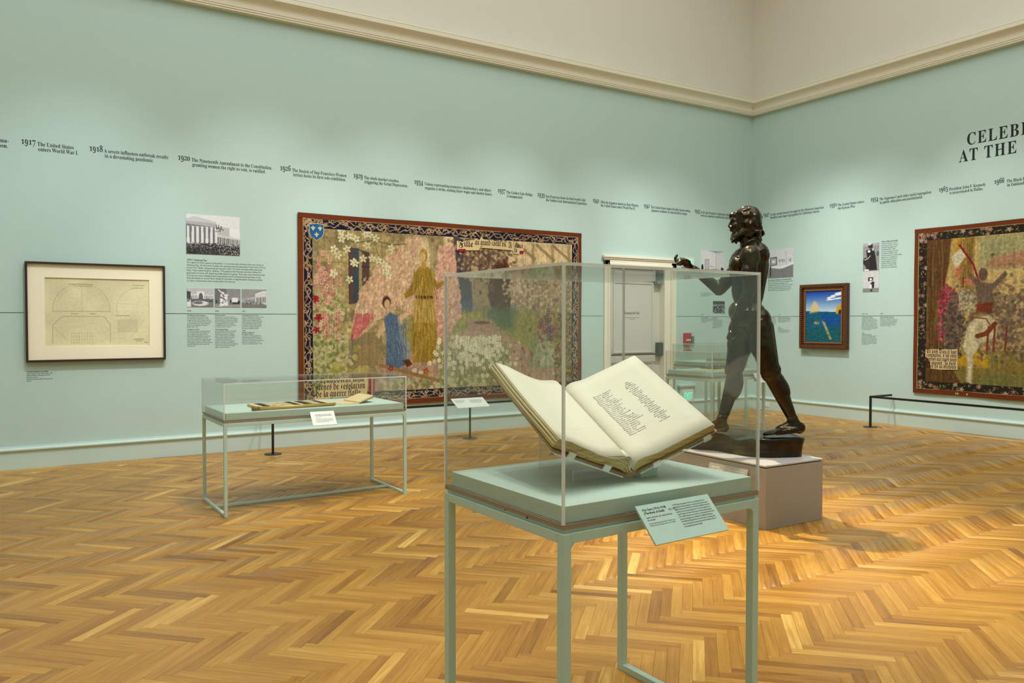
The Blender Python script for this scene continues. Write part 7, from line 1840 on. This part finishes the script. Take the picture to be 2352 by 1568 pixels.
  [-.036,-.038,1.818,.010,-.038,-.038,1.797,.010],
  [.059,-.085,1.726,.008,.067,-.085,1.714,.007],
  [.046,-.089,1.754,.011,.047,-.089,1.739,.007],
  [.080,-.107,1.710,.011,.072,-.107,1.698,.007],
  [.096,-.074,1.735,.009,.101,-.074,1.720,.007],
  [.086,-.167,1.740,.009,.080,-.167,1.725,.007],
  [.069,-.088,1.755,.009,.079,-.088,1.745,.007],
  [.068,-.075,1.738,.010,.067,-.075,1.729,.007],
  [.087,-.114,1.742,.011,.098,-.114,1.734,.007],
  [.109,-.073,1.728,.010,.106,-.073,1.717,.007],
  [.066,-.146,1.743,.009,.073,-.146,1.731,.007],
  [.040,-.120,1.750,.008,.048,-.120,1.742,.007],
  [.092,-.113,1.741,.010,.090,-.113,1.726,.007],
  [.060,-.133,1.732,.011,.067,-.133,1.717,.007],
  [.034,-.072,1.760,.008,.042,-.072,1.745,.007],
  [.021,-.115,1.757,.011,.023,-.115,1.741,.007],
  [.099,-.087,1.738,.009,.094,-.087,1.728,.007],
  [.069,-.134,1.728,.011,.076,-.134,1.717,.007],
  [.108,-.083,1.713,.010,.114,-.083,1.702,.007],
  [.097,-.142,1.721,.010,.104,-.142,1.712,.007],
  [.079,-.164,1.743,.010,.083,-.164,1.726,.007],
  [.065,-.118,1.742,.009,.074,-.118,1.734,.007],
  [.053,-.154,1.735,.010,.059,-.154,1.723,.007],
  [.106,-.110,1.722,.010,.096,-.110,1.715,.007],
  [.057,-.078,1.755,.009,.055,-.078,1.744,.007],
  [.074,-.130,1.750,.009,.092,-.130,1.738,.007],
  [.092,-.116,1.735,.010,.092,-.116,1.727,.007],
  [.035,-.083,1.746,.009,.041,-.083,1.734,.007],
  [.101,-.099,1.728,.009,.110,-.099,1.720,.007],
  [.035,-.105,1.752,.008,.047,-.105,1.736,.007],
  [.087,-.090,1.733,.010,.076,-.090,1.716,.007],
  [.059,-.118,1.748,.009,.063,-.118,1.738,.007],
  [.089,-.162,1.743,.011,.087,-.162,1.727,.007],
  [.088,-.139,1.732,.011,.090,-.139,1.715,.007],
  [.108,-.091,1.725,.010,.107,-.091,1.710,.007],
]
BLOBS = [
  [-.031,-.121,1.524,.159,.164,.161,.000],
  [-.093,-.121,1.611,.094,.161,.105,20.000],
  [-.028,-.131,1.322,.109,.140,.154,.000],
  [-.033,-.131,1.126,.144,.161,.126,.000],
  [-.093,-.061,1.067,.100,.100,.125,-10.000],
  [-.125,-.201,1.077,.099,.099,.124,-10.000],
  [.086,-.051,1.526,.052,.083,.066,10.000],
  [.048,-.211,1.530,.053,.085,.067,10.000],
  [.052,-.131,1.332,.046,.091,.119,.000],
  [.068,-.131,1.158,.056,.105,.077,.000],
  [.010,.049,1.576,.082,.075,.099,.000],
  [.041,.089,1.441,.054,.051,.088,.000],
  [.029,.109,1.299,.040,.037,.040,.000],
  [.069,.109,1.232,.047,.044,.081,-25.000],
  [.143,.079,1.023,.041,.027,.058,-10.000],
  [-.017,-.291,1.561,.072,.072,.079,.000],
  [.053,-.321,1.452,.061,.058,.079,-44.000],
  [.153,-.351,1.334,.043,.040,.043,.000],
  [.201,-.361,1.389,.044,.044,.073,52.000],
  [.410,-.371,1.552,.051,.047,.029,-27.000],
  [-.112,-.031,.898,.100,.086,.152,13.000],
  [-.186,-.041,.662,.076,.073,.076,.000],
  [-.203,-.031,.690,.062,.062,.069,.000],
  [-.270,-.041,.551,.062,.069,.117,24.000],
  [-.359,-.031,.303,.045,.045,.045,.000],
  [-.331,-.001,.300,.021,.017,.021,.000],
  [-.414,-.031,.233,.048,.045,.048,.000],
  [.002,-.211,.911,.110,.096,.163,-12.000],
  [.053,-.251,.677,.071,.071,.071,.000],
  [.078,-.251,.692,.043,.050,.050,.000],
  [.029,-.271,.540,.061,.068,.122,-16.000],
  [.135,-.281,.273,.045,.045,.045,.000],
  [.158,-.251,.283,.021,.018,.021,.000],
  [.117,-.281,.204,.043,.043,.041,.000],
  [-.008,-.121,1.889,.105,.087,.101,.000],
  [.051,-.121,1.847,.063,.063,.101,.000],
  [.121,-.101,1.828,.012,.010,.010,.000],
  [.110,-.141,1.832,.012,.011,.010,.000],
  [.099,-.076,1.842,.021,.017,.017,.000],
  [.074,-.166,1.853,.021,.018,.018,.000],
  [.102,-.089,1.876,.012,.012,.009,.000],
  [.085,-.153,1.884,.012,.012,.009,.000],
  [.089,-.121,1.739,.031,.035,.026,.000],
  [.058,-.121,1.736,.031,.042,.024,.000],
  [-.056,-.121,1.889,.070,.094,.108,.000],
  [-.088,-.121,1.788,.038,.066,.052,.000],
  [-.068,-.121,1.739,.045,.049,.031,.000],
]
def bronze_mat():
    m, nt, p = new_mat('dark_bronze')
    L = nt.links
    tc = nt.nodes.new('ShaderNodeTexCoord')
    n1 = nt.nodes.new('ShaderNodeTexNoise'); n1.inputs['Scale'].default_value = 5.0; n1.inputs['Detail'].default_value = 6
    L.new(tc.outputs['Object'], n1.inputs['Vector'])
    rp = nt.nodes.new('ShaderNodeValToRGB')
    e = rp.color_ramp.elements
    e[0].position = .30; e[0].color = rgb(34, 30, 22); e[1].position = .80; e[1].color = rgb(96, 74, 40)
    x = e.new(.5); x.color = rgb(52, 42, 28); x = e.new(.64); x.color = rgb(58, 60, 40)
    L.new(n1.outputs['Fac'], rp.inputs[0]); L.new(rp.outputs[0], p.inputs['Base Color'])
    p.inputs['Metallic'].default_value = 0.75
    n2 = nt.nodes.new('ShaderNodeTexNoise'); n2.inputs['Scale'].default_value = 38.0; n2.inputs['Detail'].default_value = 4
    L.new(tc.outputs['Object'], n2.inputs['Vector'])
    mr = nt.nodes.new('ShaderNodeMapRange'); mr.inputs[3].default_value = .12; mr.inputs[4].default_value = .34
    L.new(n2.outputs['Fac'], mr.inputs[0]); L.new(mr.outputs[0], p.inputs['Roughness'])
    n3 = nt.nodes.new('ShaderNodeTexNoise'); n3.inputs['Scale'].default_value = 22.0; n3.inputs['Detail'].default_value = 3
    L.new(tc.outputs['Object'], n3.inputs['Vector'])
    bp = nt.nodes.new('ShaderNodeBump'); bp.inputs['Strength'].default_value = .35; bp.inputs['Distance'].default_value = .012
    L.new(n3.outputs['Fac'], bp.inputs['Height']); L.new(bp.outputs['Normal'], p.inputs['Normal'])
    return m
M['bronze'] = bronze_mat()

def fuse(name, caps, blobs, voxel, smooth, mat, parent):
    """all the masses fused in one continuous skin"""
    m_ = MB()
    for c in caps:
        p0 = Vector(c[0:3]); r0 = c[3]; p1 = Vector(c[4:7]); r1 = c[7]
        d = p1 - p0
        if d.length < 1e-4: d = Vector((0, 0, 1e-3)); p1 = p0 + d
        d = d.normalized(); a = d.orthogonal().normalized(); b = d.cross(a)
        n = 14; rings = []
        for k in (-.9, -.55, 0): rings.append((p0 + d * r0 * k, r0 * math.sqrt(1 - k * k)))
        for k in (.5,): rings.append((p0.lerp(p1, k), r0 * (1 - k) + r1 * k))
        for k in (0, .55, .9): rings.append((p1 + d * r1 * k, r1 * math.sqrt(1 - k * k)))
        vs = [];
        for q, r in rings:
            for i in range(n):
                t = 2 * math.pi * i / n
                vs.append(q + a * math.cos(t) * r + b * math.sin(t) * r)
        fs = []
        for j in range(len(rings) - 1):
            for i in range(n): fs.append((j * n + i, j * n + (i + 1) % n, (j + 1) * n + (i + 1) % n, (j + 1) * n + i))
        fs.append(tuple(range(n - 1, -1, -1))); k = (len(rings) - 1) * n; fs.append(tuple(range(k, k + n)))
        m_.add(vs, fs)
    for b_ in blobs:
        ce = Vector(b_[0:3]); rx, rl, rz = b_[3:6]; an = R_(b_[6])
        n = 20; vs = []; fs = []; J = 11
        for j in range(J):
            ph = math.pi * (j + .5) / J
            for i in range(n):
                t = 2 * math.pi * i / n
                x = rx * math.sin(ph) * math.cos(t); y = rl * math.sin(ph) * math.sin(t); z = rz * math.cos(ph)
                x, z = x * math.cos(an) + z * math.sin(an), -x * math.sin(an) + z * math.cos(an)
                vs.append(ce + Vector((x, y, z)))
        for j in range(J - 1):
            for i in range(n): fs.append((j * n + i, (j + 1) * n + i, (j + 1) * n + (i + 1) % n, j * n + (i + 1) % n))
        fs.append(tuple(range(n))); k = (J - 1) * n; fs.append(tuple(range(k + n - 1, k - 1, -1)))
        m_.add(vs, fs)
    o = m_.build(name, mat, parent)
    md = o.modifiers.new('remesh', 'REMESH'); md.mode = 'VOXEL'; md.voxel_size = voxel
    ms = o.modifiers.new('smooth', 'SMOOTH'); ms.factor = .5; ms.iterations = smooth
    dg = bpy.context.evaluated_depsgraph_get()
    me = bpy.data.meshes.new_from_object(o.evaluated_get(dg))
    o.modifiers.clear(); old = o.data; o.data = me; bpy.data.meshes.remove(old)
    me.name = name; me.materials.clear(); me.materials.append(mat)
    me.polygons.foreach_set('use_smooth', [True] * len(me.polygons))
    return o

st = thing('bronze_statue', (-6.437, -5.593, 0.4836), 'dark bronze statue of a striding bearded man raising one hand', 'statue', R_(147.8))
fuse('figure', CAPSULES, BLOBS, 0.0065, 4, M['bronze'], st)
# rocky bronze base under the feet
ring = [(.44, -.46), (.30, -.42), (.165, -.318), (.0, -.06), (-.153, .010), (-.32, -.005), (-.447, -.06), (-.415, -.22), (-.30, -.42), (-.16, -.555), (.09, -.70), (.30, -.62)]
pts = []
n = len(ring)
for i in range(n):                                   # rounded outline
    p0, p1, p2, p3 = (np.array(ring[(i + k - 1) % n]) for k in range(4))
    for t_ in (0, .2, .4, .6, .8):
        pts.append(.5 * ((2 * p1) + (-p0 + p2) * t_ + (2 * p0 - 5 * p1 + 4 * p2 - p3) * t_ ** 2 + (-p0 + 3 * p1 - 3 * p2 + p3) * t_ ** 3))
pts = np.array(pts); cen = pts.mean(0)
def base_top(u, l):
    z = 0.150 + .012 * mnoise.noise((u * 5, l * 5, 1.0)) 
    z += .030 * max(0, 1 - abs(u + .40) / .2) * 0.3
    d = math.hypot(u - .05, l + .14); z -= .030 * math.exp(-(d / .10) ** 2)
    if u > .30: z -= (u - .30) * .75
    return z
rings_ = []
for f, flare, zz in ((0, 1.0, 0), (1, 1.0, .25), (2, 1.02, .6), (3, 1.045, .92), (4, 1.03, 1.0)):
    r_ = []
    for k, p in enumerate(pts):
        q = cen + (p - cen) * (flare + .012 * mnoise.noise((p[0] * 9, p[1] * 9, f * 1.7)))
        zt2 = base_top(*q); r_.append((q[0], q[1], zt2 * zz))
    rings_.append(r_)
for s_ in (.88, .7, .5, .3, .12):
    rings_.append([(q := cen + (p - cen) * s_, (q[0], q[1], base_top(*q) + .004 * mnoise.noise((q[0] * 14, q[1] * 14, 3))))[1] for p in pts])
mb2 = MB(); vs = [v for r_ in rings_ for v in r_]; N_ = len(pts)
fs = [(j * N_ + i, j * N_ + (i + 1) % N_, (j + 1) * N_ + (i + 1) % N_, (j + 1) * N_ + i) for j in range(len(rings_) - 1) for i in range(N_)]
fs.append(tuple(range(N_ - 1, -1, -1))); k = (len(rings_) - 1) * N_; fs.append(tuple(range(k, k + N_)))
mb2.add(vs, fs); mb2.build('rock_base', M['bronze'], st, smooth=True)

# plinth
pl = thing('plinth', (-6.275, -5.345, 0), 'low grey-brown plinth carrying the bronze statue', 'plinth', R_(-1.0))
box_ob('body', (-0.325, -0.575, 0), (0.325, 0.575, 0.462), M['plinth'], pl, 0.002)
box_ob('reveal', (-0.315, -0.565, 0.462), (0.315, 0.565, 0.470), M['black_metal'], pl)
box_ob('top_plate', (-0.328, -0.578, 0.470), (0.328, 0.578, 0.483), M['plinth_top'], pl, 0.002)
m_ = MB(); vs = []
for d in (0, .006):
    for y, v in ((-0.02, 0), (-0.42, 0), (-0.42, 1), (-0.02, 1)): vs.append((-0.335 - .05 * (1 - v) - d, y, 0.30 + .13 * v + d * .3))
m_.add(vs, [(0, 3, 2, 1), (4, 5, 6, 7), (0, 1, 5, 4), (1, 2, 6, 5), (2, 3, 7, 6), (3, 0, 4, 7)])
lp_ = m_.build('label_plate', M['plinth'], pl)
lr = Vector((0, -1, 0)); lu = Vector((.05, 0, .13)).normalized()
for txt, a, b, size, w_, bo in (('Auguste Rodin\n(French, 1840–1917)\nSaint John the Baptist\nPreaching, ca. 1878', .03, .105, .017, .13, .012), ('This bronze was among the first works of\nsculpture given to the museum by one of its\nfounders, and stood in the court at the\nopening. The artist posed a man who had\nnever modeled before, striding as he spoke,\nboth feet planted on the ground.', .20, .105, .0125, .18, 0)):
    mm = sans_mesh('label_text', txt, size, 1.1, bo, w_)
    place_mesh(mm, Vector((-0.391, -0.02, 0.3018)) + lr * a + lu * b, lr, lu, M['white_ink'], 'label_text', lp_, .0008)
# ================================================================== BARRIERS, LABEL STAND, SIGNS
def foot(parent, x, y, r=0.10, mat='black_metal'):
    MB().cyl((x, y, 0.0005), (x, y, 0.008), r, r * .97, 36).build('foot_plate', M[mat], parent)
# barrier before the garden tapestry
b1 = thing('rail_barrier', (-8.76, -0.485, 0), 'black low rail on a disc foot before the garden tapestry', 'barrier', 0, 'low black barriers')
foot(b1, 0, 0); box_ob('post', (-.0125, -.0125, .008), (.0125, .0125, .44), M['black_metal'], b1, .001)
box_ob('rail', (-.0125, -.0125, .44), (4.30, .0125, .468), M['black_metal'], b1, .001)
box_ob('wall_return', (-.0125, .0125, .44), (.0125, .440, .468), M['black_metal'], b1, .001)
foot(b1, 4.285, 0); box_ob('post', (4.2725, -.0125, .008), (4.2975, .0125, .44), M['black_metal'], b1, .001)
# barrier before the rider tapestry
b2 = thing('rail_barrier', (-0.565, -2.757, 0), 'black low rail on a disc foot before the rider tapestry', 'barrier', 0, 'low black barriers')
foot(b2, 0, 0); box_ob('post', (-.0135, -.0135, .008), (.0135, .0135, .437), M['black_metal'], b2, .001)
box_ob('rail', (-.0135, -4.0, .437), (.0135, .0135, .466), M['black_metal'], b2, .001)
box_ob('wall_return', (.0135, -.0135, .437), (.520, .0135, .466), M['black_metal'], b2, .001)
foot(b2, 0, -3.98); box_ob('post', (-.0135, -3.9935, .008), (.0135, -3.9665, .437), M['black_metal'], b2, .001)
# label stand
ls = thing('label_stand', (-6.165, -0.60, 0), 'grey reading stand with a tilted white label before the garden tapestry', 'label stand')
foot(ls, 0, 0, .10, 'grey_metal'); MB().cyl((0, 0, .008), (0, 0, .43), .0135, n=16).build('post', M['grey_metal'], ls)
m_ = MB(); vs = []
for d in (0, .006):
    for x, v in ((-.245, 0), (.245, 0), (.245, 1), (-.245, 1)): vs.append((x, -.11 + .20 * v, .425 + .105 * v + d))
m_.add(vs, [(0, 3, 2, 1), (4, 5, 6, 7), (0, 1, 5, 4), (1, 2, 6, 5), (2, 3, 7, 6), (3, 0, 4, 7)])
lp_ = m_.build('label_board', M['label_white'], ls)
su = Vector((0, .20, .105)).normalized()
for txt, a, b, size, w_ in (('Woven after a painted cartoon\nThe Mission, from a series on a saint\nWool and silk; tapestry weave\nGift to the museum, 1924', .03, .175, .016, .17), ('The tapestry was woven for the opening of\nthe building, and hung in the first gallery.\nIts border of scrolling vines holds a shield\nand a banner with words in old French that\nspeak of courage. The garden is full of\nlilies, hollyhocks and apple blossom.', .25, .175, .013, .20)):
    mm = sans_mesh('label_text', txt, size, 1.12, 0, w_)
    place_mesh(mm, Vector((-.245, -.11, .431)) + Vector((1, 0, 0)) * a + su * b, (1, 0, 0), su, M['ink_soft'], 'label_text', lp_, .0008)

def glow(name, col, strength):
    m, nt, p = new_mat(name)
    p.inputs['Base Color'].default_value = col
    p.inputs['Emission Color'].default_value = col
    p.inputs['Emission Strength'].default_value = strength
    return m
M['exit_green'] = glow('exit_letters_green', rgb(40, 220, 180), 0.9)
M['exit_panel'] = plain('exit_panel', rgb(222, 228, 214), 0.3)
def exit_sign(x0, x1, z0, z1, label, y=0.0):
    t = thing('exit_sign', (x0, y, z0), label, 'exit sign', 0, 'green exit signs')
    w = x1 - x0; h_ = z1 - z0
    box_ob('housing', (0, -.022, 0), (w, 0, h_), M['exit_panel'], t, .003)
    mm = sans_mesh('exit_letters', 'EXIT', h_ * .92, 1, .012, w * .74)
    place_mesh(mm, (w * .13, -.022, h_ * .16), *LW, M['exit_green'], 'exit_letters', t)
    return t
exit_sign(-1.735, -1.455, 2.495, 2.655, 'green exit sign high beside the door, behind the raised bronze hand')
exit_sign(-1.745, -1.495, .205, .405, 'green exit sign low on the baseboard beside the door', -.040)
tr = MB()
tr.box((-1.78, -.040, 0), (-1.46, 0, .44)).box((-1.80, -.055, .44), (-1.44, 0, .465)).box((-1.815, -.07, .465), (-1.425, 0, .50))
struct(tr.build('trim_3', M['mint_trim'], None, .004))
# fire alarm pull
fa = thing('fire_alarm', (-1.61, 0, 1.12), 'red fire alarm box under a clear cover beside the door', 'fire alarm')
box_ob('red_box', (-.075, -.05, .05), (.075, 0, .255), M['red'], fa, .008)
box_ob('pull_handle', (-.05, -.062, .12), (.05, -.05, .15), M['white_plastic'], fa, .003)
box_ob('clear_cover', (-.095, -.085, .0), (.095, -.075, .27), M['acrylic'], fa, .003)
box_ob('sounder_box', (.10, -.04, .08), (.155, 0, .20), M['grey_box'], fa, .004)
# socket on the right baseboard
so = thing('wall_socket', (-.0225, -.378, .062), 'white power socket on the baseboard right of the corner', 'socket')
box_ob('socket_plate', (-.006, -.06, 0), (0, .06, .076), M['white_plastic'], so, .001)
for y in (-.025, .025): box_ob('outlet', (-.0075, y - .014, .022), (-.006, y + .014, .054), M['label_white'], so)
bpy.context.view_layer.update()
